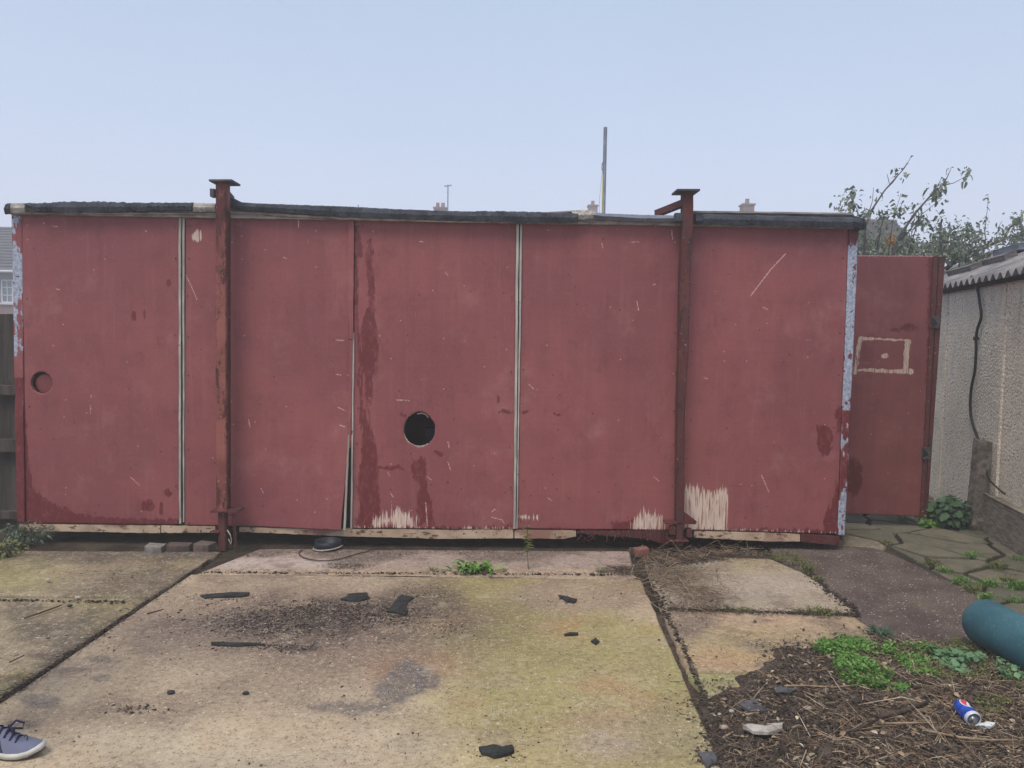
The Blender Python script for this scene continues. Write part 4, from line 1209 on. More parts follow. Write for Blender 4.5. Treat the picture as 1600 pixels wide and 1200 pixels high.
# cabin carcass: end walls, rear wall, floor
TL = fpt(18, 333); TR = fpt(1342, 356); BL = fpt(27, 816); BR = fpt(1320, 836)
XL, XR = TL.x + .004, BR.x + .012
YB = FAC + 2.5
zt = (TL.z + TR.z) / 2 - .005; zb = min(BL.z, BR.z) + .02
MB().box((XL + .01, FAC + .04, zb), (XL + .04, YB, zt)).build('end_wall', PAINT, cab)
MB().box((XL, YB, zb), (XR, YB + .03, zt)).build('rear_wall', PAINT, cab)
e1 = MB().box((XR - .03, FAC + .04, zb), (XR, 6.36, zt)).box((XR - .03, 7.36, zb), (XR, YB, zt)).box((XR - .03, 6.36, 2.2), (XR, 7.36, zt)).build('end_wall', PAINT, cab)
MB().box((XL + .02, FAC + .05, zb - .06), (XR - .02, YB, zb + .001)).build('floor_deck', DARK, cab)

# bottom rail: bent lengths
def wavy_bar(topL, botL, dy, depth, mat_, name, amp=.006, seed=0, n=40, label=None, parent=cab):
    """topL, botL: polylines in photo pixels with the same x range"""
    x0, x1 = topL[0][0], topL[-1][0]; V = []
    tx = [p[0] for p in topL]; ty = [p[1] for p in topL]; bx = [p[0] for p in botL]; by = [p[1] for p in botL]
    for i in range(n + 1):
        x = x0 + (x1 - x0) * i / n
        a = fpt(x, np.interp(x, tx, ty), dy); b = fpt(x, np.interp(x, bx, by), dy)
        j = (float(fbm(i * .7, seed, seed)) - .5) * amp * 2; j2 = (float(fbm(i * .9, seed + 5, seed)) - .5) * amp * 2
        yy = (float(fbm(i * .5, seed + 9, seed)) - .5) * amp * 2
        V += [(a.x, a.y + yy, a.z + j), (b.x, b.y + yy, b.z + j2), (b.x, b.y + depth, b.z + j2), (a.x, a.y + depth, a.z + j)]
    F = []
    for i in range(n):
        for k in range(4): F.append((i * 4 + k, (i + 1) * 4 + k, (i + 1) * 4 + (k + 1) % 4, i * 4 + (k + 1) % 4))
    F += [(0, 1, 2, 3), (n * 4 + 3, n * 4 + 2, n * 4 + 1, n * 4)]
    o = put(name, V, [f[::-1] for f in F], mat_, parent)
    if label: o['label'] = label
    return o
wavy_bar([(30, 819), (250, 822)], [(30, 829), (250, 833)], -.004, .05, CREAM, 'bottom_rail', .003, 1)
wavy_bar([(252, 822), (336, 823)], [(252, 833), (336, 832)], -.006, .05, CREAM, 'bottom_rail', .004, 2, 24)
wavy_bar([(374, 824), (540, 827), (700, 828), (802, 828)], [(374, 831), (540, 838), (700, 842), (802, 841)], -.004, .05, CREAM, 'bottom_rail', .003, 3, 60)
wavy_bar([(804, 828), (895, 829), (900, 830)], [(804, 841), (880, 842), (900, 838)], -.004, .05, CREAM, 'bottom_rail', .003, 4, 30)
wavy_bar([(902, 830), (960, 829), (1045, 829)], [(902, 833), (960, 838), (1000, 841), (1045, 850)], -.006, .04, RUST_DARK, 'bottom_rail', .010, 5, 60, 'rusted broken length of bottom rail')
wavy_bar([(1085, 830), (1200, 833), (1250, 835)], [(1085, 840), (1200, 846), (1250, 846)], -.004, .05, CREAM, 'bottom_rail', .003, 6, 40)
wavy_bar([(1252, 835), (1312, 838)], [(1252, 847), (1312, 852)], -.010, .06, RUST_DARK, 'bottom_rail', .003, 7, 20)

# inside pieces seen through the holes
b = MB(); c0 = h1 + Vector((.012, .035, -.016)); ring = []
b.lathe(c0, [(.075, 0), (.078, .006)], seg=28, u=Vector((1, 0, 0)), v=Vector((0, -.20, .98)), w_=Vector((0, .98, .20)))
o = b.build('hole_flap', PAINT, cab); o['label'] = 'red disc hanging inside the left round hole'
c0 = h1
b = MB()
for k in range(28):
    t0, t1 = 2 * math.pi * k / 28, 2 * math.pi * (k + 1) / 28
    P = [c0 + Vector((math.cos(t) * r_, .004, math.sin(t) * r_)) for t, r_ in ((t0, .080), (t1, .080), (t1, .084), (t0, .084))]
    b.add([*P, *[p + Vector((0, .03, 0)) for p in P]], [(0, 1, 5, 4), (3, 7, 6, 2), (0, 4, 7, 3)])
# debris inside behind central hole
MB().box((h2.x - .02, FAC + .55, h2.z - .45), (h2.x + .22, FAC + .7, h2.z - .05), .02).build('stored_box', simple('dim_grey_card', C(92, 96, 104), C(70, 72, 80), 5), cab)
MB().tube([h2 + Vector((-.02, .028, .112)), h2 + Vector((.02, .03, .119)), h2 + Vector((.052, .03, .105)), h2 + Vector((.062, .03, .085))], [.006, .007, .007, .004], 6).build('torn_lining', FASCIA, cab)
rim = []
for k in range(30):
    th = 1.9 + 3.4 * k / 29
    rim.append(h2 + Vector((math.cos(th) * .119, .012, math.sin(th) * .129)))
MB().tube(rim, [.004 + .003 * random.random() for _ in rim], 5).build('hole_rim', GREYW, cab)

# roof and its edge
roofT = [(8, 318), (150, 317), (335, 318), (700, 331), (900, 333), (1062, 336), (1350, 338)]
V = []
for i in range(61):
    px = 12 + (1346 - 12) * i / 60
    py = np.interp(px, [p[0] for p in roofT], [p[1] + 3 for p in roofT])
    a = fpt(px, py, -.05); bz = fpt(px, np.interp(px, [12, 1346], [334, 357]), -.05).z
    for yy in (-.035, 2.62):
        sl = 0.0 if yy < 0 else -.05
        V += [(a.x, FAC + yy, a.z + sl), (a.x, FAC + yy, bz + sl)]
F = []
for i in range(60):
    o_ = i * 4; q = o_ + 4
    F += [(o_, o_ + 1, q + 1, q), (o_ + 2, q + 2, q + 3, o_ + 3), (o_, q, q + 2, o_ + 2), (o_ + 1, o_ + 3, q + 3, q + 1)]
F += [(0, 2, 3, 1), (240, 241, 243, 242)]
put('roof', V, F, FASCIA, cab)

def felt(topL, botL, dy, mat_, name='felt_strip', amp=.006, seed=0, n=60, th=.008, back=.35, label=None, bulge=.012):
    x0, x1 = topL[0][0], topL[-1][0]; V = []
    tx = [p[0] for p in topL]; ty = [p[1] for p in topL]; bx = [p[0] for p in botL]; by = [p[1] for p in botL]
    for i in range(n + 1):
        x = x0 + (x1 - x0) * i / n
        a = fpt(x, np.interp(x, tx, ty), dy); b_ = fpt(x, np.interp(x, bx, by), dy)
        j = (float(fbm(i * .8, seed, seed)) - .5) * amp * 2.2; j2 = (float(fbm(i * 1.3, seed + 5, seed)) - .5) * amp * 2.6
        y1 = (float(fbm(i * .35, seed + 9, seed)) - .5) * .02
        top = Vector((a.x, a.y, a.z + j)); bot = Vector((b_.x, b_.y + y1, b_.z + j2)); mid = (top + bot) / 2 + Vector((0, -bulge + y1 * .6, 0))
        cr_ = top + Vector((0, .02, .005)); bk = top + Vector((0, back, .004))
        V += [bot + Vector((0, th, 0)), bot, mid, top + Vector((0, 0, -.006)), cr_, bk]
    F = []
    for i in range(n):
        for k in range(5): F.append((i * 6 + k, i * 6 + k + 1, (i + 1) * 6 + k + 1, (i + 1) * 6 + k))
    F += [(0, 5, 4, 3, 2, 1), (n * 6, n * 6 + 1, n * 6 + 2, n * 6 + 3, n * 6 + 4, n * 6 + 5)]
    for i in range(n): F.append((i * 6, (i + 1) * 6, (i + 1) * 6 + 5, i * 6 + 5))
    o = put(name, V, F, mat_, cab, False)
    if label: o['label'] = label
    return o
felt([(9, 318), (40, 317.5)], [(9, 333), (40, 332.5)], -.058, FASCIA, 'roof_edge_end', .002, 3, 8, label='bare pale end of the roof edge')
felt([(8, 318), (15, 318)], [(8, 335), (15, 333)], -.066, FELT, 'felt_strip', .003, 3, 4, label='scrap of felt on the left roof corner')
felt([(38, 318), (90, 316), (160, 315), (208, 317)], [(38, 321), (52, 329), (120, 333), (208, 330)], -.070, FELT, amp=.008, seed=1, label='ragged felt strip over the left panel')
felt([(206, 317), (300, 317)], [(206, 330), (304, 328)], -.078, FELT, amp=.005, seed=2, n=30)
felt([(302, 317), (336, 318)], [(302, 331), (336, 331)], -.060, FASCIA, 'roof_edge_board', .003, 4, 12, label='bare board showing between two felt strips')
felt([(356, 306), (362, 309), (372, 316), (400, 318), (540, 323), (640, 328), (746, 331)], [(356, 325), (372, 327), (400, 329), (540, 339), (640, 343), (746, 345)], -.070, FELT, amp=.003, seed=5, n=110, label='long felt strip curling up beside the left jack leg')
felt([(20, 331), (336, 331)], [(20, 334.5), (336, 335)], -.048, FASCIA, 'fascia_board', .002, 12, 60, back=.02)
felt([(356, 328), (540, 338), (700, 343.5), (806, 345)], [(356, 333), (540, 343), (700, 347.5), (806, 349)], -.050, FASCIA, 'fascia_board', .002, 13, 80, back=.02)
felt([(744, 330), (820, 331), (903, 333)], [(744, 345), (820, 348), (903, 347)], -.082, FELT, amp=.004, seed=6, n=50, label='heavier felt strip lapped over the long one')
felt([(894, 331), (915, 328), (930, 331)], [(894, 343), (915, 343), (930, 341)], -.066, MORTAR, 'mortar_patch', .004, 7, 16, label='lump of pale mortar on the roof edge')
felt([(928, 332), (945, 334), (1000, 336), (1062, 337)], [(928, 341), (945, 343), (1000, 347), (1062, 346)], -.072, MEMB, 'membrane_strip', .002, 8, 50, bulge=.02, label='smooth blue grey membrane strip')
felt([(850, 332), (915, 328)], [(850, 334), (915, 333)], -.03, TIMBER, 'roof_batten', .001, 9, 10)
felt([(1080, 334), (1152, 336)], [(1080, 350), (1152, 351)], -.074, FELT, amp=.004, seed=9, n=30)
felt([(1150, 336), (1346, 340)], [(1150, 351), (1346, 356)], -.082, FELT, amp=.003, seed=10, n=60, label='felt strip at the right end of the roof')
felt([(1084, 329.5), (1200, 331), (1334, 333)], [(1084, 335), (1200, 336), (1338, 339)], -.040, TIMBER, 'roof_batten', .0015, 11, 50, label='grey timber batten laid on top of the felt')
felt([(1338, 338), (1352, 341)], [(1338, 362), (1352, 358)], -.064, FELT, amp=.004, seed=12, n=8, label='folded felt corner')
# nail heads on the felt
b = MB()
for px in list(range(748, 900, 11)) + list(range(1095, 1340, 16)) + list(range(60, 300, 17)):
    py = np.interp(px, [60, 300, 748, 900, 1095, 1340], [324, 323, 338, 339, 342, 347]) + random.uniform(-1.5, 1.5)
    c_ = fpt(px, py, -.104)
    b.lathe(c_, [(.004, 0), (.0045, .004)], seg=7, u=Vector((1, 0, 0)), v=Vector((0, 0, 1)), w_=Vector((0, 1, 0)))
o = b.build('nail_heads', simple('rusty_nail', C(28, 26, 28), C(40, 34, 34), 10), cab); o['kind'] = 'stuff'

# jack legs
def bar_px(pts, Yf, dep, mat_, name, parent, bev=.004, n=1):
    """pts: [(xl, xr, y)...] outline rows in photo pixels on plane Yf"""
    V = []; m_ = []
    rows = []
    for i in range(len(pts) - 1):
        a, b_ = pts[i], pts[i + 1]
        k = max(1, int(abs(b_[2] - a[2]) / 14))
        for j in range(k): rows.append(tuple(a[q] + (b_[q] - a[q]) * j / k for q in range(3)))
    rows.append(pts[-1])
    for i, (xl, xr, y) in enumerate(rows):
        j = (float(fbm(i * .6, 3, 5)) - .5) * .004
        L_ = atY(xl, y, Yf); R_ = atY(xr, y, Yf); c_ = .007
        V += [(L_.x + c_ + j, Yf, L_.z), (R_.x - c_ + j, Yf, R_.z), (R_.x + j, Yf + c_, R_.z), (R_.x + j, Yf + dep, R_.z), (L_.x + j, Yf + dep, L_.z), (L_.x + j, Yf + c_, L_.z)]
    n = len(rows); F = []
    for i in range(n - 1):
        for k in range(6): F.append(((i + 1) * 6 + k, (i + 1) * 6 + (k + 1) % 6, i * 6 + (k + 1) % 6, i * 6 + k))
    F += [(0, 1, 2, 3, 4, 5), tuple((n - 1) * 6 + k for k in range(5, -1, -1))]
    return put(name, V, F, mat_, parent)
YP = 5.47
leg = bar_px([(336.5, 353, 283), (336.5, 353, 560), (337.5, 354, 800)], YP, .085, RUST_PINK, 'jack_leg', cab); leg['label'] = 'left jack leg with flaking pinkish paint'
# outer flange on its right side
bar_px([(353.3, 356.5, 330), (354, 357, 798)], YP + .03, .05, RUST_DARK, 'flange', leg)
bar_px([(340, 352, 801), (341, 352.5, 861)], YP + .012, .055, RUST_DARK, 'foot_tube', leg)
def plate(xl, xr, y, Yf, dep, th, mat_, name, parent, skew=0):
    a = atY(xl, y, Yf); b_ = atY(xr, y, Yf); c_ = (a + b_) / 2
    return MB().obox((c_.x + skew, Yf + dep / 2, c_.z), Vector(((b_.x - a.x) / 2, 0, (b_.z - a.z) / 2)), Vector((skew, dep / 2, 0)), (0, 0, th / 2), .002).build(name, mat_, parent)
plate(326, 362, 281.5, YP - .045, .18, .014, RUST_GREY, 'top_plate', leg)
MB().obox(atY(333.5, 302, YP + .05), (.014, 0, 0), (0, .03, 0), (0, 0, .028)).build('lug', RUST_GREY, leg)
p0 = atY(350, 300, YP + .06); p1 = atY(362, 313, 6.1)
def beam(p, q, wx, wz, mat_, name, parent):
    p = Vector(p); q = Vector(q); d = (q - p); l = d.length; d.normalize()
    s_ = d.cross(Vector((0, 0, 1))).normalized(); u_ = s_.cross(d)
    return MB().obox((p + q) / 2, d * (l / 2), s_ * wx, u_ * wz, .003).build(name, mat_, parent)
beam(p0, p1, .02, .025, RUST_DARK, 'brace', leg)
plate(328, 373, 800, YP - .02, .13, .010, RUST_DARK, 'lower_bracket', leg)
plate(352, 374, 797.5, YP + .0, .10, .006, RUST_DARK, 'hinge_plate', leg)
plate(327, 342, 832, YP - .01, .06, .008, RUST_DARK, 'stub', leg)
MB().tube([atY(364, 802, YP), atY(366, 815, YP - .01), atY(368.5, 835, YP), atY(368, 852, YP + .01), atY(367.5, 861, YP + .01)], [.006, .008, .006, .007, .004], 6).build('hanging_rod', RUST_DARK, leg)
for k in range(9):
    c_ = atY(364 + .6 * k, 806 + 6.0 * k, YP - .006)
    pts = [c_ + Vector((math.cos(t) * (.009 if k % 2 else .003), math.cos(t) * (.002 if k % 2 else .009), math.sin(t) * .016)) for t in np.linspace(0, 2 * math.pi, 11)]
    MB().tube(pts, .0028, 5, False).build('chain_link', RUST_DARK, leg)
MB().tube([atY(355, 828, YP), atY(360, 836, YP - .01), atY(362, 844, YP), atY(361, 850, YP), atY(357, 842, YP)], .004, 6).build('wire_loop', GREYW, leg)
MB().tube([atY(356, 806, YP + .02), atY(362, 804, YP + .01), atY(369, 806, YP)], .006, 6).build('pin', RUST_GREY, leg)

YQ = 5.50
leg2 = bar_px([(1068, 1084, 297), (1067, 1083.5, 360), (1064, 1079.5, 420), (1061.5, 1075.5, 560), (1059, 1070, 640), (1057.5, 1069.5, 800), (1057, 1068.5, 853)], YQ, .085, RUST_DARK, 'jack_leg', cab); leg2['label'] = 'right jack leg, dark red and heavily rusted'
plate(1058, 1094, 296.5, YQ - .045, .18, .014, RUST_GREY, 'top_plate', leg2)
beam(atY(1069, 317, YQ + .03), atY(1026, 334, 5.80), .018, .022, RUST_DARK, 'brace', leg2)
MB().obox(atY(1060, 340, YQ + .05), (.028, 0, 0), (0, .03, 0), (0, 0, .03), .004).build('lug', FELT, leg2)
MB().obox(atY(1091, 340, YQ + .05), (.022, 0, 0), (0, .03, 0), (0, 0, .03), .004).build('lug', FELT, leg2)
tri = [atY(1069, 800, YQ), atY(1069, 817, YQ), atY(1090, 816, YQ)]
MB().add([*tri, *[t + Vector((0, .06, 0)) for t in tri]], [(0, 1, 2), (5, 4, 3), (0, 3, 4, 1), (1, 4, 5, 2), (2, 5, 3, 0)]).build('gusset', RUST_DARK, leg2)
plate(1040, 1088, 818, YQ, .10, .012, RUST_DARK, 'lower_bracket', leg2)
plate(1046, 1076, 846, YQ - .02, .12, .010, RUST_DARK, 'foot_plate', leg2)
MB().obox(atY(1050, 828, YQ + .02), (.02, 0, 0), (0, .03, 0), (0, 0, .03), .006).build('coupling', RUST_DARK, leg2)
MB().obox(atY(1076, 832, YQ + .03), (.02, 0, 0), (0, .03, 0), (0, 0, .03), .006).build('coupling', RUST_DARK, leg2)
# rust shreds hanging where the rail broke
b = MB()
for k in range(26):
    x = random.uniform(905, 1050); p = fpt(x, 834 + random.uniform(0, 6), -.01 + random.uniform(0, .05))
    q = p + Vector((random.uniform(-.03, .03), random.uniform(-.02, .02), -random.uniform(.01, .05)))
    b.tube([p, (p + q) / 2 + Vector((random.uniform(-.01, .01), 0, 0)), q], [.005, .004, .002], 5)
b.build('rust_shreds', RUST_DARK, cab)['kind'] = 'stuff'

# open door
YD = 6.37
def door_masks(px, py, X, Z):
    z = np.zeros_like(px); n = fbm(X * 30, Z * 30, 6) - .5
    w_ = 4 * n
    g = fld(sd_line(px + w_, py + w_, [(1345, 529, 2.5), (1378, 530, 1.2), (1412, 531, 1.4), (1418, 533, 3.5)], 2), 4)
    g = np.maximum(g, fld(sd_line(px + w_, py + w_, [(1418, 533, 3.5), (1415, 555, 4), (1414, 578, 4.5)], 3), 4))
    g = np.maximum(g, fld(sd_line(px + w_, py + w_, [(1422, 580, 4.5), (1400, 580, 2.8), (1350, 578, 2.2), (1342, 580, 1.5)], 3), 4))
    g = np.maximum(g, fld(sd_line(px + w_, py + w_, [(1344, 530, 3), (1340, 550, 3.5), (1336, 583, 3)], 3), 4) * .95)
    g = np.maximum(g, fld(sd_ell(px + w_, py + w_, 1382, 556, 6, 4), 4))
    g = np.maximum(g, fld(1.0 - np.abs(py - np.interp(px, [1335, 1477], [399.5, 400.5])), 2) * .8)
    g = np.clip(g * 1.08, 0, 1)
    r = fld(sd_poly(px + 8 * n, py, [(1448, 400), (1480, 400), (1450, 820), (1440, 820)]) - 2, 8) * .9
    for e in ((1335, 745, 12, 30), (1420, 512, 14, 6), (1400, 515, 6, 3)):
        r = np.maximum(r, fld(sd_ell(px + 10 * n, py, *e), 5))
    a = np.zeros_like(px)
    for s_ in (((1396, 460), (1397, 478)), ((1352, 636), (1362, 637)), ((1340, 634), (1344, 634)), ((1425, 500), (1450, 501)), ((1430, 447), (1434, 458)), ((1418, 595), (1428, 585))):
        a = np.maximum(a, fld(sd_line(px, py, list(s_), .9), 3) * .8)
    return np.stack([r, g, z, a], 1)
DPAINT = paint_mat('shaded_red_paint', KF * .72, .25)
dloc = (XR, YD, 0)
d0 = XR + .01
dl_t = proj([(d0, YD, 2)])[0][0]
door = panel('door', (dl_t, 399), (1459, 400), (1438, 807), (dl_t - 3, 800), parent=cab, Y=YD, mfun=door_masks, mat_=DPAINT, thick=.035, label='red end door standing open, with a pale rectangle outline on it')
jst = [((1459, 400), (1466, 400), (1444, 807), (1438, 807), -.012), ((1468, 401), (1477, 401), (1449, 808), (1445, 808), .002)]
for tl, tr, br, bl, dy in jst:
    a = [atY(*p, YD + dy) for p in (bl, br, tr, tl)]
    MB().add([*a, *[p + Vector((0, .045, 0)) for p in a]], [(0, 1, 2, 3), (7, 6, 5, 4), (0, 4, 5, 1), (1, 5, 6, 2), (2, 6, 7, 3), (3, 7, 4, 0)]).build('door_edge', RUST_DARK, door)
for cx, cy in ((1461, 503), (1447, 708)):
    lt = MB().obox(atY(cx, cy, YD - .018), (.030, 0, 0), (0, .012, 0), (0, 0, .048), .003).build('latch', RUST_GREY, door)
    t_ = [atY(cx - 3, cy - 7, YD - .036), atY(cx + 5, cy + 3, YD - .036), atY(cx - 4, cy + 6, YD - .036)]
    MB().add([*t_, *[p + Vector((0, .01, 0)) for p in t_]], [(0, 2, 1), (3, 4, 5), (0, 1, 4, 3), (1, 2, 5, 4), (2, 0, 3, 5)]).build('latch_hook', DARK, lt)

# ================================================================== under the cabin
BRICK = simple('old_brick', C(118, 100, 92), C(78, 68, 64), 12, .95, .6, .006, vary=.35)
BRICKP = simple('pale_brick', C(160, 154, 148), C(108, 102, 97), 14, .95, .6, .006)
def brick(px, py, Y, wd, ht, dp, mat_, label, name='brick', rot=0):
    c_ = atZ(px, py, 0) if Y is None else atY(px, py, Y)
    o = bpy.data.objects
    rot = random.uniform(-.25, .25)
    b = MB(); b.obox((c_.x, c_.y + dp / 2, ht / 2 - .018), Vector((math.cos(rot), math.sin(rot), random.uniform(-.08, .08))) * (wd / 2), Vector((-math.sin(rot), math.cos(rot), 0)) * (dp / 2), (0, 0, ht / 2), .006)
    o = b.build(name, mat_); tag(o, label, 'brick', 'bricks under the cabin'); return o
brick(238, 863, None, .115, .058, .10, BRICKP, 'pale broken brick, leftmost under the left jack leg side')
brick(276, 861, None, .155, .056, .10, BRICK, 'grey brick in the middle of the three by the left jack leg')
brick(316, 860, None, .120, .060, .10, BRICK, 'brownish brick nearest the left jack leg')
brick(165, 850, 6.0, .2, .09, .12, BRICK, 'dim brick deep under the left panel')
brick(1003, 866, None, .10, .055, .07, simple('red_brick', C(150, 98, 88), C(120, 82, 74), 12, .95, .6), 'red brick stub below the broken bottom rail')
blk = []
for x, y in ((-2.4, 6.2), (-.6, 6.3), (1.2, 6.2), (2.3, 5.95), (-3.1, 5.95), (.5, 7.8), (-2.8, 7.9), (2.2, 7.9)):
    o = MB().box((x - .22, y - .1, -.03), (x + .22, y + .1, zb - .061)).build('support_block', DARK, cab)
# navy bowl and cable beneath
c_ = atZ(508, 862, 0)
bowl = thing('bowl', (c_.x, c_.y + .04, 0), 'navy plastic bowl with a pale rim lying under the cabin edge', 'bowl')
NAVY = simple('navy_plastic', C(40, 42, 58), C(28, 30, 42), 10, .5, .1)
MB().lathe((c_.x, c_.y + .09, -.012), [(.06, 0), (.085, .02), (.095, .07), (.09, .07), (.08, .025), (.05, .008)], seg=28).build('body', NAVY, bowl, True)
ring = [Vector((c_.x + math.cos(t) * .103, c_.y + .09 + math.sin(t) * .1, .012 + .01 * math.cos(t))) for t in np.linspace(math.pi * 1.02, math.pi * 2.0, 22)]
MB().tube(ring, .005, 6).build('rim', GREYW, bowl, True)
cp = [(472, 859), (467, 863), (468, 867), (474, 871), (484, 874), (497, 876), (512, 876), (528, 874), (543, 870), (560, 865), (577, 860), (592, 856)]
o = MB().tube([atZ(x, y, .004) for x, y in cp], .004, 6).build('cable', simple('brown_cable', C(70, 62, 58), C(50, 44, 42), 10, .7, 0)); tag(o, 'thin curved cable on the ground in front of the navy bowl', 'cable')

# ================================================================== debris that can be told apart
FRAG = simple('rotten_felt', C(58, 60, 60), C(36, 37, 38), 24, .95, .9, .006)
def fragment(pts, label, th=.008, lift=.004, name='felt_scrap', mat_=None, cat='felt scrap', jit=.003, z=None):
    P = [atZ(*p) for p in pts]; b = MB()
    Q = []
    for i in range(len(P)):
        a, c2 = P[i], P[(i + 1) % len(P)]
        Q.append(a); m_ = a.lerp(c2, .5 + random.uniform(-.1, .1)); e = (c2 - a)
        Q.append(m_ + Vector((-e.y, e.x, 0)) * random.uniform(-.10, .10))
    n = len(Q)
    cc = sum(Q, Vector()) / n
    gz = (lambda q: max(0, float(heap_h(np.array([q.x]), np.array([q.y]))[0])))
    z0 = max(gz(q) for q in Q) if z is None else z
    V = [(q.x, q.y, z0 + lift + random.uniform(-jit, jit)) for q in Q] + [(q.x, q.y, z0 + lift + th + random.uniform(-jit, jit)) for q in Q] + [(cc.x, cc.y, z0 + lift + th + .006), (cc.x, cc.y, z0 + lift)]
    F = [(i, (i + 1) % n, n + (i + 1) % n, n + i) for i in range(n)] + [(n + i, n + (i + 1) % n, 2 * n) for i in range(n)] + [((i + 1) % n, i, 2 * n + 1) for i in range(n)]
    o = put(name, V, F, mat_ or FRAG); tag(o, label, cat); return o
fragment([(604, 958), (618, 941), (627, 932), (647, 936), (636, 946), (638, 958), (632, 964), (622, 960)], 'largest black felt scrap, angular, above the grey damp stain')
fragment([(532, 939), (545, 930), (574, 928), (578, 937), (560, 942)], 'flat dark felt scrap left of the largest one')
fragment([(748, 1173), (770, 1169), (785, 1174), (800, 1171), (803, 1178), (788, 1184), (772, 1187), (752, 1181)], 'crumpled black felt scrap at the bottom centre', .014)
fragment([(872, 933), (886, 935), (902, 938), (898, 943), (884, 941)], 'small curved felt scrap on the mossy slab near the seedling')
fragment([(881, 993), (903, 991), (903, 994), (882, 995)], 'thin black strip on the mossy slab')
fragment([(923, 1004), (931, 1000), (937, 1005), (930, 1009)], 'tiny square black scrap on the mossy slab')
fragment([(1090, 1180), (1112, 1178), (1120, 1196), (1105, 1206)], 'dark slate piece at the corner of the slab by the soil', mat_=RUST_GREY, cat='slate piece', name='slate_piece')
fragment([(313, 933), (330, 930), (390, 928), (388, 932), (350, 935), (320, 937)], 'long thin dark felt strip left of centre')
fragment([(330, 1006), (408, 1007), (408, 1009), (330, 1009)], 'straight thin black strip below the dark crumbs', .005)
fragment([(1153, 1116), (1180, 1110), (1200, 1128), (1170, 1130)], 'grey slate shard lying in the soil', mat_=RUST_GREY, cat='slate shard', name='slate_shard')
fragment([(1210, 1085), (1245, 1090), (1235, 1097), (1212, 1096)], 'second grey slate shard higher in the soil', mat_=RUST_GREY, cat='slate shard', name='slate_shard')
PALE = simple('pale_chalky_stone', C(196, 188, 180), C(146, 138, 130), 25, .9, .6, .005)
fragment([(1160, 1155), (1180, 1152), (1200, 1157), (1222, 1151), (1222, 1160), (1200, 1167), (1175, 1164)], 'long pale chalky shard on the soil', .012, mat_=PALE, cat='shard', name='pale_shard')
fragment([(1525, 1153), (1540, 1150), (1554, 1153), (1548, 1158), (1535, 1160)], 'white crumpled scrap beside the drink can', .010, mat_=simple('white_paper', C(226, 226, 228), C(196, 196, 200), 20, .8, .3), cat='paper scrap', name='paper_scrap')
fragment([(905, 998), (905, 999), (906, 999)], 'crumb', .002) if False else None
def stone(px, py, r_, mat_, label, flat=.6, seed=0, group=None):
    rr = random.Random(seed); bm = bmesh.new(); bmesh.ops.create_icosphere(bm, subdivisions=2, radius=1)
    c_ = atZ(px, py); z0 = max(0, float(heap_h(np.array([c_.x]), np.array([c_.y]))[0]))
    off = rr.random() * 50
    for v in bm.verts:
        k = 1 + .35 * (float(fbm(v.co.x * 1.6 + off, v.co.y * 1.6 + v.co.z, 3)) - .5)
        v.co = Vector((c_.x + v.co.x * r_ * k * 1.15, c_.y + v.co.y * r_ * k * .85, z0 + r_ * flat * .8 + v.co.z * r_ * flat * k))
    o = put('stone', [v.co.copy() for v in bm.verts], [[v.index for v in f.verts] for f in bm.faces], mat_, None, True); bm.free()
    tag(o, label, 'stone', group); return o
DST = simple('dark_stone', C(62, 62, 66), C(44, 44, 48), 20, .85, .4)
TST = simple('tan_stone', C(176, 156, 136), C(140, 122, 106), 20, .85, .4)
stone(267, 1084, .015, DST, 'dark grey stone, left of the two on the pale slab', seed=1)
stone(384, 1085, .013, DST, 'dark grey stone, right of the two on the pale slab', seed=2)
stone(109, 948, .014, DST, 'dark crumpled lump beside the left slab joint', seed=3)
stone(122, 935, .016, PALE, 'pale stone beside the dark lump on the left', .45, seed=4)
stone(75, 908, .015, PALE, 'white stone in the upper left of the yard', seed=5)
stone(25, 1021, .009, PALE, 'small white stone near the left edge', seed=6)
stone(1131, 1142, .016, TST, 'rounded tan pebble at the edge of the soil', seed=7)
stone(1262, 1120, .017, TST, 'brownish pebble half sunk in the soil', seed=8)
stone(1143, 1120, .011, PALE, 'pale stone just left of the slate shard', seed=9)
for i, (x, y) in enumerate(() and ((400, 973), (512, 965), (172, 932), (232, 1000), (1255, 905), (880, 1128), (1405, 890), (1508, 945), (1395, 958), (655, 1023), (790, 1130), (700, 1165), (640, 858), (795, 866), (1065, 908), (1110, 968), (845, 863), (1350, 905), (1460, 920), (955, 1135))):
    stone(x, y, .005 + .003 * (i % 3), (PALE, TST, DST)[i % 3], ('small pale chip lying on the yard', 'small tan chip lying on the yard', 'small dark chip lying on the yard')[i % 3], seed=20 + i, group=('small pale chips', 'small tan chips', 'small dark chips')[i % 3])
# larger loose sticks
def stick(pts, r_, label, mat_=None):
    P = []
    for p in pts:
        q = atZ(*p); q.z = max(0, float(heap_h(np.array([q.x]), np.array([q.y]))[0])) + r_ + .012 * (p[0] > 1150); P.append(q)
    o = MB().tube(P, [r_] * (len(P) - 1) + [r_ * .6], 6).build('stick', mat_ or STK, None, True); tag(o, label, 'stick'); return o
STK = simple('bleached_stick', C(176, 152, 124), C(136, 112, 90), 30, .85, .3)
DSTK = simple('dark_stick', C(86, 72, 66), C(60, 50, 46), 30, .85, .3)
stick([(1445, 1168), (1500, 1178), (1545, 1183), (1588, 1183)], .0045, 'long pale stick near the bottom right corner')
stick([(1382, 1157), (1420, 1156), (1462, 1154)], .004, 'straight pale stick left of the drink can')
stick([(1348, 1092), (1347, 1112)], .004, 'short upright pale stick below the chickweed')
stick([(1380, 1111), (1400, 1116), (1420, 1119)], .004, 'short tan stick under the green sprig')
stick([(1226, 1068), (1240, 1078)], .005, 'tan stick at the top of the soil')
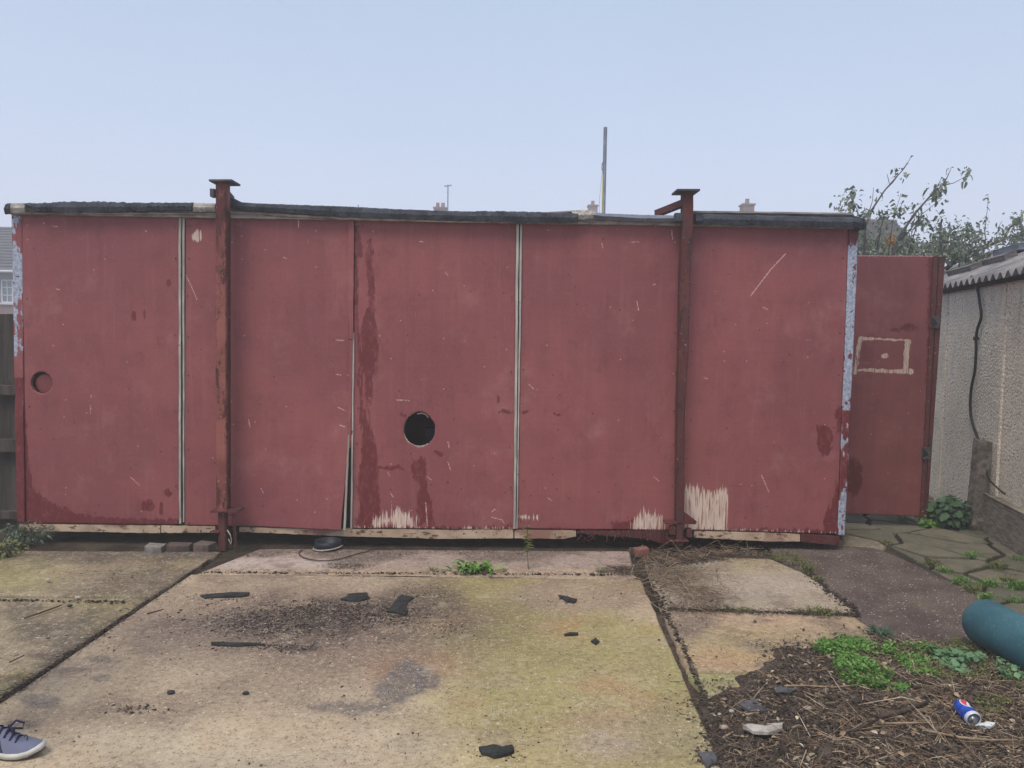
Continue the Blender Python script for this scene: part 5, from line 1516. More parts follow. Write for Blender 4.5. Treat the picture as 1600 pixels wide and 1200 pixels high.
stick([(1225, 1086), (1258, 1083), (1300, 1087), (1360, 1085)], .004, 'long tan stem crossing the soil')
stick([(1130, 1157), (1145, 1151)], .006, 'short brown stick against the slab edge')
stick([(1300, 1158), (1335, 1155), (1370, 1147)], .006, 'dark thick stick in the soil', DSTK)
stick([(1370, 1140), (1410, 1132), (1450, 1118)], .010, 'grey knotty branch left of the drink can', DSTK)
stick([(1160, 1132), (1195, 1128)], .005, 'tan stick above the pale shard')
stick([(38, 967), (60, 960), (96, 947)], .005, 'dark stick on the left slab', DSTK)
stick([(15, 1036), (38, 1025)], .004, 'short dark stick on the left slab', DSTK)
stick([(230, 960), (255, 953)], .004, 'short dark stick beside the diagonal joint', DSTK)

# ================================================================== plants in the yard
def rosette(c_, n, ln, wd, mat_, name, label, cat='weed', seed=0, up=.5, spread=.1):
    rr = np.random.default_rng(seed)
    t_ = thing(name, (c_.x, c_.y, c_.z), label, cat)
    V, F, A = [], [], []
    for k in range(n):
        th = rr.random() * 6.28; l = ln * rr.uniform(.5, 1.1); w_ = wd * rr.uniform(.7, 1.2); el = rr.uniform(.05, up)
        d = Vector((math.cos(th), math.sin(th), 0)); s_ = Vector((-d.y, d.x, 0)); o_ = c_ + d * rr.uniform(0, spread * .3) + Vector((rr.normal() * spread, rr.normal() * spread * .5, 0))
        b0 = len(V); r_ = rr.random()
        for i in range(6):
            t = i / 5; hw = w_ * math.sin(math.pi * min(1, t * .92 + .06)) * .5
            p = o_ + d * (l * t) + Vector((0, 0, l * (el * 2 * t - el * 1.6 * t * t) + .003))
            V += [p - s_ * hw + Vector((0, 0, hw * .4)), p - Vector((0, 0, 0)), p + s_ * hw + Vector((0, 0, hw * .4))]; A += [r_] * 3
        for i in range(5):
            a = b0 + i * 3; F += [(a, a + 1, a + 4, a + 3), (a + 1, a + 2, a + 5, a + 4)]
    put('leaves', [tuple(v) for v in V], F, mat_, t_, True, {'rnd': np.array(A)})
    return t_
rosette(atZ(740, 892), 75, .10, .026, WEED, 'weed', 'bright green rosette weed growing along the slab joint', seed=3, up=.9, spread=.075)
rosette(atZ(672, 890), 10, .04, .012, GRASSM, 'weed', 'tiny weed just left of the bright rosette', seed=4, spread=.02)
rosette(atZ(940, 892), 10, .035, .016, CLOVER, 'weed', 'tiny yellow green weed at the far slab corner', seed=5, spread=.01)
rosette(atZ(1375, 992), 26, .055, .02, MALLOW, 'weed', 'small dark leaved weed where asphalt meets the soil', seed=6, up=1.0, spread=.03)
# tall seedling
c_ = atZ(826, 889)
sdl = thing('seedling', c_, 'tall thin seedling standing in front of the cabin joint', 'seedling')
pts = [c_, atY(824, 868, c_.y), atY(825, 848, c_.y), atY(823, 822, c_.y)]
MB().tube(pts, [.004, .003, .003, .0015], 6).build('stem', simple('green_brown_stem', C(120, 116, 84), C(92, 86, 62), 20, .8, .1), sdl)
P = []; D = []
for k in range(60):
    t = random.uniform(.35, 1.0) ** .8; i = min(2, int(t * 3)); q = pts[i].lerp(pts[i + 1], t * 3 - i)
    P.append(q); th = random.random() * 6.28; D.append((math.cos(th), math.sin(th), random.uniform(-.1, .6)))
V, F, A = blade_cloud(np.array([tuple(p) for p in P]), np.array(D), np.full(60, .045) * rg.uniform(.5, 1.2, 60), np.full(60, .008), 3, .5)
put('leaves', V, F, GRASSM, sdl, attrs={'rnd': A})
def tuft(px, py, n, ln, rad, mat_, label, seed, name='grass_tuft', flatk=.5, wd=.004):
    rr = np.random.default_rng(seed); c_ = atZ(px, py); th = rr.random(n) * 6.28
    P = np.stack([c_.x + rr.normal(size=n) * rad, c_.y + rr.normal(size=n) * rad * .6, np.full(n, 0.0)], 1)
    D = np.stack([np.cos(th) * flatk, np.sin(th) * flatk, np.full(n, 1.0)], 1)
    B = blade_cloud(P, D, rr.uniform(.4, 1.1, n) * ln, np.full(n, wd), seed, .6)
    k = n // 2
    Lf = leaf_cloud(P[:k] + np.stack([rr.normal(size=k) * .01, rr.normal(size=k) * .01, rr.random(k) * ln * .7], 1), np.stack([rr.normal(size=k) * .6, rr.normal(size=k) * .6, np.ones(k)], 1), rr.uniform(.6, 1.3, k) * .016, .5, .2, seed)
    V, F, A = merge([B, Lf])
    o = put(name, V, F, mat_, attrs={'rnd': A}); tag(o, label, 'grass' if rad >= .03 else 'weed', kind='stuff' if rad >= .03 or seed in (15, 14, 35, 37, 39, 41) else None); return o
tuft(1262, 893, 110, .09, .022, GRASSM, 'upright weed between the far right slab and the asphalt', 11, 'weed')
tuft(1278, 905, 60, .04, .02, GRASSM, 'low weed at the rim of the asphalt', 12, 'weed')
tuft(1282, 958, 150, .05, .05, GRASSM, 'low weed in the joint between the two right slabs', 13)
tuft(1160, 955, 60, .03, .03, GRASSM, 'tiny grass in the middle of the right slab joint', 14)
tuft(1105, 950, 70, .03, .05, GRASSM, 'thin grass at the left end of the right slab joint', 15)
PW = [(1455, 882, 120, .05, .03, 'weed strip on the far part of the asphalt edge'), (1475, 893, 90, .05, .028, 'second weed clump along the asphalt edge'), (1500, 910, 140, .05, .034, 'third weed clump along the asphalt edge'),
      (1520, 922, 120, .05, .03, 'fourth weed clump along the asphalt edge'), (1540, 934, 100, .05, .03, 'weed clump on the asphalt edge just behind the teal roll'), (1515, 870, 120, .06, .03, 'yellowish weed in the middle of the crazy paving'),
      (1558, 888, 150, .07, .034, 'bright weed in the crazy paving near the right edge'), (1545, 915, 120, .07, .032, 'leafy weed between two flagstones behind the teal roll'), (1590, 920, 140, .09, .036, 'tallest paving weed at the right edge'),
      (1572, 908, 80, .05, .03, 'small weed beside the tallest paving weed'), (1590, 940, 60, .05, .03, 'low weed above the teal roll at the right edge'), (1412, 812, 70, .05, .03, 'weed at the foot of the open door'),
      (1385, 848, 50, .03, .025, 'tiny weed where the asphalt meets the small end slab'), (1590, 875, 40, .05, .025, 'sparse grass in the paving at the right edge')]
for i, (x, y, n, l, rd, lb) in enumerate(PW):
    o = tuft(x, y, n, l, rd, WEED if i % 3 else GRASSM, lb, 30 + i, 'weed'); o['group'] = 'weeds in the crazy paving'
# moss under right of cabin
X, Y = px_patch([(1195, 862), (1245, 866), (1262, 880), (1240, 884), (1210, 876)], 900, sd0=201)
V, F, A = leaf_cloud(np.stack([X, Y, rg.random(len(X)) * .012], 1), np.stack([rg.normal(size=len(X)) * .5, rg.normal(size=len(X)) * .5, np.ones(len(X))], 1), np.full(len(X), .010), .7, .3, 5)
o = put('moss', V, F, GRASSM, attrs={'rnd': A}); tag(o, 'dark green moss on the ground beside the right end of the cabin', 'moss', kind='stuff')

# mallow bush beside the open door
def bush(name, c_, rx, ry, rz, n, size, mat_, label, cat, seed, asp=.95, zc=None, stems=8):
    t_ = thing(name, c_, label, cat)
    rr = np.random.default_rng(seed)
    d = rr.normal(size=(n, 3)); d /= np.linalg.norm(d, axis=1)[:, None]
    rad = rr.random(n) ** .45
    lump = .7 + .6 * fbm(d[:, 0] * 2 + 5, d[:, 2] * 2 + d[:, 1] + 5, seed)
    P = d * (rad * lump)[:, None] * np.array([rx, ry, rz]) + np.array([c_.x, c_.y, (zc if zc is not None else rz * .8)])
    P[:, 2] = np.abs(P[:, 2])
    N_ = d * .8 + np.array([0, -.3, .9]) + rr.normal(size=(n, 3)) * .7
    V, F, A = leaf_cloud(P, N_, rr.uniform(.3, 1.25, n) * size, asp, .2, seed, .15)
    put('foliage', V, F, mat_, t_, attrs={'rnd': A})
    b = MB()
    for k in range(stems):
        q = P[rr.integers(n)]; b.tube([c_ + Vector((rr.normal() * .02, rr.normal() * .02, 0)), (c_ + Vector(q)) / 2 + Vector((0, 0, .04)), Vector(q)], [.006, .004, .002], 5)
    b.build('stems', BARK, t_); return t_
bush('mallow_plant', atZ(1487, 823), .16, .13, .14, 420, .075, MALLOW, 'bushy mallow plant with round blue green leaves beside the open door', 'plant', 5)
bush('mallow_plant', atZ(1462, 822), .14, .08, .07, 200, .040, WEED, 'lighter leaved weed at the foot of the mallow plant', 'plant', 6)
bush('fern_plant', atZ(40, 848), .20, .10, .085, 320, .035, CORNERL, 'grey green weed climbing at the left corner of the cabin', 'plant', 7, .5)
bush('corner_plant', atZ(12, 868), .12, .10, .06, 160, .030, GRASSM, 'low weed at the foot of the timber fence', 'plant', 8, .5)

# ================================================================== left fence
FWOOD = simple('dark_fence_board', C(92, 84, 80), C(60, 54, 53), 6, .9, .6, .006, (3, 3, .4), vary=.3)
fen = thing('timber_fence', (-4.9, 5.95, 0), 'dark weathered timber fence left of the cabin with two horizontal rails', 'fence')
ftop = atY(10, 489, 5.98).z
x = -6.6; bi = 0; proto = None
while x < XL - .06:
    w_ = .145
    o = MB().box((x, 5.98 + (.012 if bi % 2 else 0), .02), (x + w_, 6.0 + (.012 if bi % 2 else 0), ftop - random.uniform(0, .012)), .002).build('board', FWOOD, fen)
    x += .137 if bi % 2 else .140; bi += 1
for yy, hh in ((610, .075), (697, .10), (806, .06)):
    z_ = atY(10, yy, 5.9).z
    MB().obox(((-6.6 + XL - .02) / 2, 5.945, z_), ((XL - .02 + 6.6) / 2, 0, .0), (0, .03, 0), (0, 0, hh / 2), .004).build('rail', FWOOD, fen)
for px_ in (-6.5, -4.75):
    MB().box((px_, 5.87, 0), (px_ + .1, 5.975, ftop + .02), .004).build('post', FWOOD, fen)

# ================================================================== right shed
def pebble_mat():
    m = M('pebbledash', .95, .2)
    c = m.mix(m.rng(m.noise(1.5, 4), .35, .65), C(172, 163, 149, 1.95), C(186, 176, 162, 1.95))
    n = m.noise(70, 5, .8)
    c = m.mix(m.rng(n, .5, .64, 0, .85), c, C(104, 100, 94, 1.25))
    vd = m.voro(48); vc = m.sepc(m.voro(48, out='Color'))
    c = m.mix(m.math('MULTIPLY', m.rng(vd, .28, .4, 1, 0), m.rng(vc[0], .7, .74)), c, C(198, 194, 188, 1.25))
    c = m.mix(m.math('MULTIPLY', m.rng(vd, .25, .36, 1, 0), m.rng(vc[1], .84, .86)), c, C(84, 80, 80, 1.25))
    c = m.mix(m.rng(m.noise(1, 4, .6, (5, 5, 1.2)), .52, .75, 0, .25), c, C(112, 108, 106, 1.2))
    m.col(c); m.bump(m.math('ADD', n, m.math('MULTIPLY', vd, -1.3)), .9, .008); return m.m
PEB = pebble_mat()
LEAN = simple('lichened_concrete', C(138, 130, 118), C(90, 84, 77), 22, .95, .9, .01)
U = Vector((WB, 1, 0)).normalized(); Nn = Vector((U.y, -U.x, 0))
def sw(s_, n, z): return Vector((wallX(0), 0, 0)) + U * s_ + Nn * n + Vector((0, 0, z))
shed = thing('sectional_shed', sw(5.5, .9, 0), 'grey pebbledashed concrete shed with corrugated roof behind the open door', 'shed')
S0, S1 = 2.6, 10.4
ZE = 2.08
# vertical wall panels with recessed joints
sj = []
def s_at_px(px):
    d = ray(px, 500); t = 0
    k = d.x / d.y; Yv = WA / (k - WB); return Yv / U.y
sb = [S0, 3.5, 4.5, 5.3, s_at_px(1573), s_at_px(1482), 8.9, 9.6, S1]
sb = sorted(sb)
for i in range(len(sb) - 1):
    a, b_ = sb[i] + .006, sb[i + 1] - .006
    c_ = sw((a + b_) / 2, .035 + random.uniform(-.006, .004), ZE / 2)
    MB().obox(c_, U * ((b_ - a) / 2), Nn * .035, (0, 0, ZE / 2 + .03), .010).build('wall_panel', PEB, shed)
MB().obox(sw((S0 + S1) / 2, .095, ZE / 2), U * ((S1 - S0) / 2), Nn * .02, (0, 0, ZE / 2), 0).build('inner_wall', DARK, shed)
for s_ in (S0, S1):
    SLP = .42; W2 = 1.25
    V = [sw(s_, .05, 0), sw(s_, 2 * W2 - .05, 0), sw(s_, 2 * W2 - .05, ZE), sw(s_, W2, ZE + W2 * SLP), sw(s_, .05, ZE)]
    V2 = [v + U * (.05 if s_ == S0 else -.05) for v in V]
    MB().add([*V, *V2], [(0, 1, 2, 3, 4), (9, 8, 7, 6, 5)] + [(i, 5 + i, 5 + (i + 1) % 5, (i + 1) % 5) for i in range(5)]).build('gable_wall', PEB, shed)
MB().obox(sw((S0 + S1) / 2, 2 * W2 - .02, ZE / 2), U * ((S1 - S0) / 2), Nn * .03, (0, 0, ZE / 2)).build('wall_panel', PEB, shed)
def corr_mat():
    m = M('weathered_corrugated_sheet', .9, .25)
    c = m.mix(m.rng(m.noise(4, 5, .65), .35, .65), C(112, 110, 112, 1.1), C(146, 142, 142, 1.1))
    c = m.mix(m.rng(m.noise(60, 4, .7), .52, .7, 0, .7), c, C(74, 72, 74))
    c = m.mix(m.rng(m.noise(9, 4, .7), .6, .7, 0, .5), c, C(120, 112, 84))
    m.col(c); m.bump(m.noise(80, 4, .7), .6, .006); return m.m
CORR = corr_mat()
per = .146; SHW = per * 6
def roof_sheet(s_start, side):
    nS = 12 * 8; V = []
    rows = 6; L0 = -.10; L1 = W2 + .02
    for j in range(rows + 1):
        n_ = L0 + (L1 - L0) * j / rows
        for i in range(nS + 1):
            s_ = s_start + SHW * i / nS * 1.03
            z = ZE + .05 + n_ * SLP + .026 * math.sin(2 * math.pi * s_ / per) + .0035 * (s_start % 2)
            nn = n_ if side == 0 else 2 * W2 - n_
            V.append(sw(s_, nn, z))
    m0 = len(V); V += [v - Vector((0, 0, .007)) for v in V]
    F = []
    R_ = nS + 1
    for j in range(rows):
        for i in range(nS):
            q = j * R_ + i; F.append((q, q + 1, q + R_ + 1, q + R_)); F.append((m0 + q, m0 + q + R_, m0 + q + R_ + 1, m0 + q + 1))
    for i in range(nS):
        F.append((i, m0 + i, m0 + i + 1, i + 1)); q = rows * R_ + i; F.append((q, q + 1, m0 + q + 1, m0 + q))
    return put('roof_sheet', [tuple(v) for v in V], F, CORR, shed, True)
s_ = S0 - .1
while s_ < S1:
    roof_sheet(s_, 0); roof_sheet(s_, 1); s_ += SHW
MB().tube([sw(S0 - .1, W2, ZE + .07 + W2 * SLP), sw(S1 + .1, W2, ZE + .07 + W2 * SLP)], .05, 10).build('ridge_cap', CORR, shed)
MB().obox(sw((S0 + S1) / 2, -.02, ZE - .005), U * ((S1 - S0) / 2 + .05), Nn * .018, (0, 0, .035), 0).build('eave_board', DARK, shed)
# blocks lying on the roof
def roof_s(px, n_):
    d = ray(px, 400); k = d.x / d.y
    # solve X = k*Y along the line sw(s, n)
    Ax = wallX(0) + Nn.x * n_; Ay = Nn.y * n_
    return (k * Ay - Ax) / (U.x - k * U.y)
for pxa, pxb, n_, lab in ((1490, 1527, .32, 'dark timber block lying on the shed roof, nearer the door'), (1543, 1580, .45, 'dark timber block lying on the shed roof, further right')):
    sa, sb_ = roof_s(pxa, n_), roof_s(pxb, n_)
    c_ = sw((sa + sb_) / 2, n_, ZE + .05 + n_ * SLP + .05)
    o = MB().obox(c_, U * (abs(sa - sb_) / 2), (Nn + Vector((0, 0, SLP))).normalized() * .05, Vector((-Nn.x * SLP, -Nn.y * SLP, 1)).normalized() * .035, .006).build('timber_block', TIMBER)
    tag(o, lab, 'timber block')
c_ = sw(roof_s(1592, .75), .75, ZE + .05 + .75 * SLP + .05)
o = MB().obox(c_, U * .32, Nn * .12, (0, 0, .03), .006).build('slate_sheet', MEMB); tag(o, 'grey flat sheet lying on the shed roof at the right edge', 'sheet')
# baseboard, leaning post, cable
def wall_hit(px, py, off=-.02):
    d = ray(px, py)
    Ax = wallX(0) + Nn.x * off; Ay = Nn.y * off
    k = d.x / d.y
    s2 = (k * Ay - Ax) / (U.x - k * U.y); p = sw(s2, off, 0); t = p.y / d.y
    p.z = CAMZ + d.z * t; return p
a = wall_hit(1540, 768); b_ = wall_hit(1600, 800)
sA = s_at_px(1540)
BW = simple('weathered_base_plank', C(150, 142, 128, 1.2), C(104, 97, 88, 1.2), 5, .95, .8, .01, (2, 2, 12))
MB().obox(sw((sA + S0) / 2, -.03, a.z / 2 - .01), U * ((sA - S0) / 2), Nn * .028, (0, 0, a.z / 2 + .01), .008).build('base_plank', BW, shed)
# debris on plank top
pc = wall_hit(1526, 800, -.09)
zt_ = wall_hit(1524, 681, -.09).z
V = []
sq = [(-.065, -.05), (.06, -.055), (.066, .05), (-.06, .055)]
rows = 12
for i in range(rows + 1):
    t = i / rows
    for qx, qy in sq:
        k = 1 - .16 * t; j = (float(fbm(i * 1.7 + qx * 40, qy * 40, 5)) - .5) * .04
        V.append((pc.x + (qx + j) * k + t * .0 + .018 * t, pc.y + (qy + j) * k, t * zt_ - .02 + (random.uniform(-.02, .02) if i == rows else 0)))
F = [(i * 4 + k, i * 4 + (k + 1) % 4, (i + 1) * 4 + (k + 1) % 4, (i + 1) * 4 + k) for i in range(rows) for k in range(4)] + [(3, 2, 1, 0), (rows * 4, rows * 4 + 1, rows * 4 + 2, rows * 4 + 3)]
o = put('concrete_post', V, F, LEAN); tag(o, 'short broken concrete post standing against the shed wall', 'post')
cpts = [(1518, 432), (1523, 440), (1528, 455), (1531, 475), (1533, 495), (1527, 515), (1525, 530), (1525, 550), (1523, 580), (1518, 605), (1516, 630), (1518, 655), (1525, 678), (1535, 700), (1540, 725), (1545, 748), (1558, 762), (1570, 772)]
P = [wall_hit(x, y, -.03 if y < 660 else -.045) for x, y in cpts]
P2 = []
for i in range(len(P) - 1):
    p0_, p1_, p2_, p3_ = P[max(0, i - 1)], P[i], P[i + 1], P[min(len(P) - 1, i + 2)]
    for k in range(4):
        t = k / 4; P2.append(.5 * ((2 * p1_) + (p2_ - p0_) * t + (2 * p0_ - 5 * p1_ + 4 * p2_ - p3_) * t * t + (3 * p1_ - p0_ - 3 * p2_ + p3_) * t ** 3))
P2.append(P[-1])
o = MB().tube(P2, [.012 if p.z > .75 else .007 for p in P2], 8).build('black_cable', simple('black_rubber', C(36, 36, 40), C(26, 26, 30), 10, .5, .1), None, True); tag(o, 'thick black cable hanging down the pebbledashed wall', 'cable')
MB_ = MB().obox(wall_hit(1525, 529, -.03), U * .018, Nn * .014, (0, 0, .012), .003).build('cable_clip', DARK); tag(MB_, 'small dark clip holding the black cable to the wall', 'clip')

# ================================================================== teal roll
def teal_mat():
    m = M('teal_coated_roll', .55, .35)
    c = m.mix(m.rng(m.noise(4, 4), .35, .65), C(50, 92, 104), C(66, 112, 124))
    c = m.mix(m.rng(m.noise(90, 4, .7), .5, .7, 0, .3), c, C(92, 132, 140))
    c = m.mix(m.rng(m.noise(5, 6, .78), .54, .68, 0, .45), c, C(104, 104, 92))
    c = m.mix(m.rng(m.noise(1, 4, .7, (8, 60, 60)), .62, .66, 0, .5), c, C(120, 150, 154))
    c = m.mix(m.rng(m.noise(26, 4, .7), .66, .7, 0, .7), c, C(58, 56, 50))
    m.col(c); m.bump(m.noise(140, 3), .25, .002); return m.m
TEAL = teal_mat()
rad = .118
ta = atZ(1530, 968, rad); ta.z = rad + .005
tb = atZ(1700, 1062, rad); tdir = Vector((tb.x - ta.x, tb.y - ta.y, 0)).normalized()
side = Vector((tdir.y, -tdir.x, 0))
roll = thing('teal_roll', (ta.x, ta.y, 0), 'teal green rigid cylinder lying on the asphalt at the right edge', 'cylinder')
prof = [(.0, .0), (.06, .002), (rad - .028, .008), (rad - .010, .020), (rad, .045), (rad + .001, .30), (rad, .6), (rad - .001, 1.0), (rad - .01, 1.03), (rad - .04, 1.04), (.0, 1.045)]
prof = prof[1:-1]
MB().lathe(ta, prof, seg=56, u=side, v=Vector((0, 0, 1)), w_=tdir).build('body', TEAL, roll, True)
MB().lathe(ta - tdir * .012, [(.035, 0), (.040, .004), (.040, .02)], seg=20, u=side, v=Vector((0, 0, 1)), w_=tdir).build('end_boss', RUST_GREY, roll)

# ================================================================== drink can
def can_mat():
    m = M('printed_blue_can', .32, .5, .15)
    tcx = m.n('ShaderNodeTexCoord'); sp = m.n('ShaderNodeSeparateXYZ'); m.l(tcx.outputs['Object'], sp.inputs[0])
    at = m.n('ShaderNodeAttribute', attribute_name='uvl'); s2 = m.sepc(at.outputs['Color'])   # R: along 0-1, G: around 0-1
    # blue field, emblem disc of red over white over blue near the far end
    c = C(30, 72, 170)
    base = m.mix(m.rng(m.noise(40, 3), .4, .6), C(24, 60, 158), C(44, 96, 196))
    dx = m.math('MULTIPLY', m.math('SUBTRACT', s2[0], .28), 1.9); dy = m.math('MULTIPLY', m.math('SUBTRACT', s2[1], .33), 3.4)
    rr = m.math('SQRT', m.math('ADD', m.math('MULTIPLY', dx, dx), m.math('MULTIPLY', dy, dy)))
    disc = m.rng(rr, .47, .50, 1, 0)
    wav = m.math('ADD', dy, m.math('MULTIPLY', m.math('SINE', m.math('MULTIPLY', dx, 5.0)), .12))
    e = m.mix(m.rng(wav, -.12, -.09), C(214, 70, 76), C(238, 240, 244))
    e = m.mix(m.rng(wav, .09, .12), e, C(24, 52, 140))
    ring_ = m.math('MULTIPLY', m.rng(rr, .53, .56, 1, 0), 1.0)
    base = m.mix(ring_, base, C(238, 240, 244)); base = m.mix(disc, base, e)
    base = m.mix(m.rng(s2[0], .86, .88), base, C(206, 210, 218))
    m.col(base); m.bump(m.noise(30, 3), .3, .004); return m.m
cc_ = atZ(1509, 1143); cc_.z = float(heap_h(np.array([cc_.x]), np.array([cc_.y]))[0])
can = thing('drink_can', (cc_.x, cc_.y, cc_.z), 'crushed blue and silver drink can lying on the dry plant litter', 'can')
a = atZ(1490, 1122); b_ = atZ(1520, 1152); ax = Vector((b_.x - a.x, b_.y - a.y, -.008)).normalized()
sdv = ax.cross(Vector((0, 0, 1))).normalized(); upv = sdv.cross(ax)
prof = [(.020, 0), (.026, .003), (.030, .012), (.031, .03), (.031, .06), (.0312, .09), (.031, .103), (.028, .112), (.0262, .115), (.0255, .113), (.024, .109)]
prof = prof
V = []; UV = []; seg = 32
st0 = Vector((cc_.x, cc_.y, cc_.z + .033)) - ax * .057
for i, (r_, h_) in enumerate(prof):
    for k in range(seg):
        th = 2 * math.pi * k / seg
        dent = 1 - .16 * math.exp(-((h_ - .055) / .022) ** 2) * max(0, math.cos(th - 1.2)) - .03 * (float(fbm(h_ * 90, k * .5, 4)) - .5)
        V.append(st0 + sdv * (r_ * math.cos(th) * dent) + upv * (r_ * math.sin(th) * dent) + ax * h_); UV.append((h_ / .115, k / seg, 0))
F = [(i * seg + k, i * seg + (k + 1) % seg, (i + 1) * seg + (k + 1) % seg, (i + 1) * seg + k) for i in range(len(prof) - 1) for k in range(seg)]
put('body', [tuple(v) for v in V], F, can_mat(), can, True, {'uvl': np.array(UV)})
ALU = simple('bare_aluminium', C(206, 208, 214), C(168, 170, 178), 20, .35, .2, .001, metal=.7)
MB().lathe(st0 + ax * .109, [(.0242, -.001), (.020, -.004), (.004, -.005)], seg=28, u=sdv, v=upv, w_=ax).build('end_cap', ALU, can, True)
MB().lathe(st0 - ax * .001, [(.004, .005), (.016, .004), (.0202, .0)], seg=28, u=sdv, v=upv, w_=ax).build('base_cap', ALU, can, True)

# ================================================================== mast behind the cabin
POLE = simple('grey_alloy_pole', C(120, 126, 140), C(96, 102, 116), 8, .5, .1, .002, metal=.2)
ym = 9.2
pt = atY(946, 199, ym)
mast = thing('mast_pole', (pt.x, ym, 0), 'tall plain grey pole rising behind the cabin with a yellow stripe', 'pole')
MB().tube([(pt.x + .004, ym, 0), (pt.x, ym, 1.6), (pt.x, ym, pt.z)], .0215, 14).build('pole', POLE, mast, True)
MB().tube([(pt.x - .019, ym - .012, atY(944, 333, ym).z - .4), (pt.x - .018, ym - .012, atY(944, 272, ym).z)], .006, 6).build('yellow_strip', simple('yellow_tape', C(196, 186, 92), C(176, 164, 80), 10, .7, 0), mast)
z1 = atY(944, 262, ym).z
MB().tube([(pt.x - .022, ym - .01, z1 + .06), (pt.x - .032, ym - .01, z1 + .03), (pt.x - .033, ym - .01, z1 - .01), (pt.x - .022, ym - .01, z1 - .04)], .005, 6).build('hook', RUST_GREY, mast)
MB().tube([(pt.x - .025, ym, z1 - .04), (pt.x - .05, ym, z1 - .35), (pt.x - .06, ym, .9)], .0022, 5).build('cord', GREYW, mast)

# ================================================================== far houses
ROOFM = simple('slate_tile_roof', C(104, 102, 110), C(84, 82, 90), 3, .9, .5, .03, (1, 1, 6))
ROOFG = simple('grey_brown_tile_roof', C(112, 106, 104), C(88, 84, 84), 3, .9, .5, .03, (1, 1, 6))
REND = simple('grey_render', C(140, 138, 144), C(126, 124, 130), 2, .9, .2)
BRK = simple('far_brick', C(150, 118, 110), C(128, 100, 94), 6, .9, .3, .01)
WHITE = simple('white_frame', C(224, 224, 228), C(208, 208, 212), 4, .6, 0)
GLASS = simple('dim_window_glass', C(120, 130, 144), C(100, 110, 126), 2, .15, 0, spec=.6)
POT = simple('clay_pot', C(150, 120, 108), C(130, 104, 96), 8, .9, 0)
def win(b, x0, x1, z0, z1, yy, parent):
    fr = MB()
    t = .05
    fr.box((x0, yy - .06, z0), (x1, yy, z0 + t)).box((x0, yy - .06, z1 - t), (x1, yy, z1)).box((x0, yy - .06, z0 + t), (x0 + t, yy, z1 - t)).box((x1 - t, yy - .06, z0 + t), (x1, yy, z1 - t))
    xm = (x0 + x1) / 2; fr.box((xm - .04, yy - .058, z0 + t), (xm + .04, yy - .002, z1 - t))
    w1 = fr.build('window', WHITE, parent)
    MB().box((x0 + t, yy - .02, z0 + t), (x1 - t, yy - .012, z1 - t)).build('pane', GLASS, w1)
    g = MB()
    for k in (1, 2):
        zz = z0 + (z1 - z0) * k / 3; g.box((x0 + t, yy - .045, zz - .018), (x1 - t, yy - .022, zz + .018))
    for xx in ((x0 + xm) / 2, (xm + x1) / 2): g.box((xx - .016, yy - .046, z0 + t), (xx + .016, yy - .023, z1 - t))
    g.build('glazing_bars', WHITE, w1)
    MB().box((x0 - .08, yy - .12, z0 - .08), (x1 + .08, yy - .001, z0)).build('sill', WHITE, w1)
def house(name, label, x0, x1, y0, dep, eave, ridge, roofm, wallm, wins, chim, hip=0.0, band=None):
    t_ = thing(name, ((x0 + x1) / 2, y0, 0), label, 'house')
    MB().box((x0, y0, 0), (x1, y0 + dep, eave)).build('wall', wallm, t_)
    if band: MB().box((x0 - .02, y0 - .03, 0), (x1 + .02, y0 - .002, band)).build('brick_plinth', BRK, t_)
    o_ = .35; ym_ = y0 + dep / 2
    V = [(x0 - o_, y0 - o_, eave - .05), (x1 + o_, y0 - o_, eave - .05), (x1 + o_, y0 + dep + o_, eave - .05), (x0 - o_, y0 + dep + o_, eave - .05), (x0 - o_ + hip, ym_, ridge), (x1 + o_ - hip, ym_, ridge)]
    V2 = [(a, b2, c2 + .12) for a, b2, c2 in V]
    Fr = [(0, 1, 5, 4), (2, 3, 4, 5), (1, 2, 5), (3, 0, 4)]
    rf = MB().add(V + V2, [(3, 2, 1, 0)] + [tuple(i + 6 for i in f) for f in Fr] + [(0, 1, 7, 6), (1, 2, 8, 7), (2, 3, 9, 8), (3, 0, 6, 9)]).build('roof', roofm, t_)
    # tile courses as raised laps on the front slope
    b = MB(); n = 14
    for k in range(1, n):
        t = k / n; zz = eave - .05 + (ridge - eave + .05) * t + .12; yy = y0 - o_ + (dep / 2 + o_) * t; xa = x0 - o_ + hip * t; xb_ = x1 + o_ - hip * t
        b.obox(((xa + xb_) / 2, yy, zz + .015), ((xb_ - xa) / 2, 0, 0), (0, .05, 0), (0, 0, .02))
    b.build('tile_courses', roofm, rf)
    MB().tube([(x0 - o_ + hip, ym_, ridge + .14), (x1 + o_ - hip, ym_, ridge + .14)], .09, 8).build('ridge_tiles', roofm, rf)
    MB().tube([(x0 - o_, y0 - o_ - .05, eave), (x1 + o_, y0 - o_ - .05, eave)], .06, 8).build('gutter', WHITE, t_)
    for (a, b2, c2, d2) in wins: win(None, a, b2, c2, d2, y0 - .001, t_)
    for (cx, hh, wd, pots) in chim:
        ch = MB().box((cx - wd / 2, ym_ - .35, ridge - .9), (cx + wd / 2, ym_ + .35, hh)).box((cx - wd / 2 - .06, ym_ - .41, hh + .001), (cx + wd / 2 + .06, ym_ + .41, hh + .09)).build('chimney', BRK, t_)
        for k in range(pots):
            xx = cx + (k - (pots - 1) / 2) * wd * .45
            MB().lathe((xx, ym_, hh + .091), [(.13, 0), (.11, .28), (.13, .3)], seg=12).build('chimney_pot', POT, ch)
    return t_
def XatP(px, Y): return atY(px, 330, Y).x
def ZatP(px, py, Y): return atY(px, py, Y).z
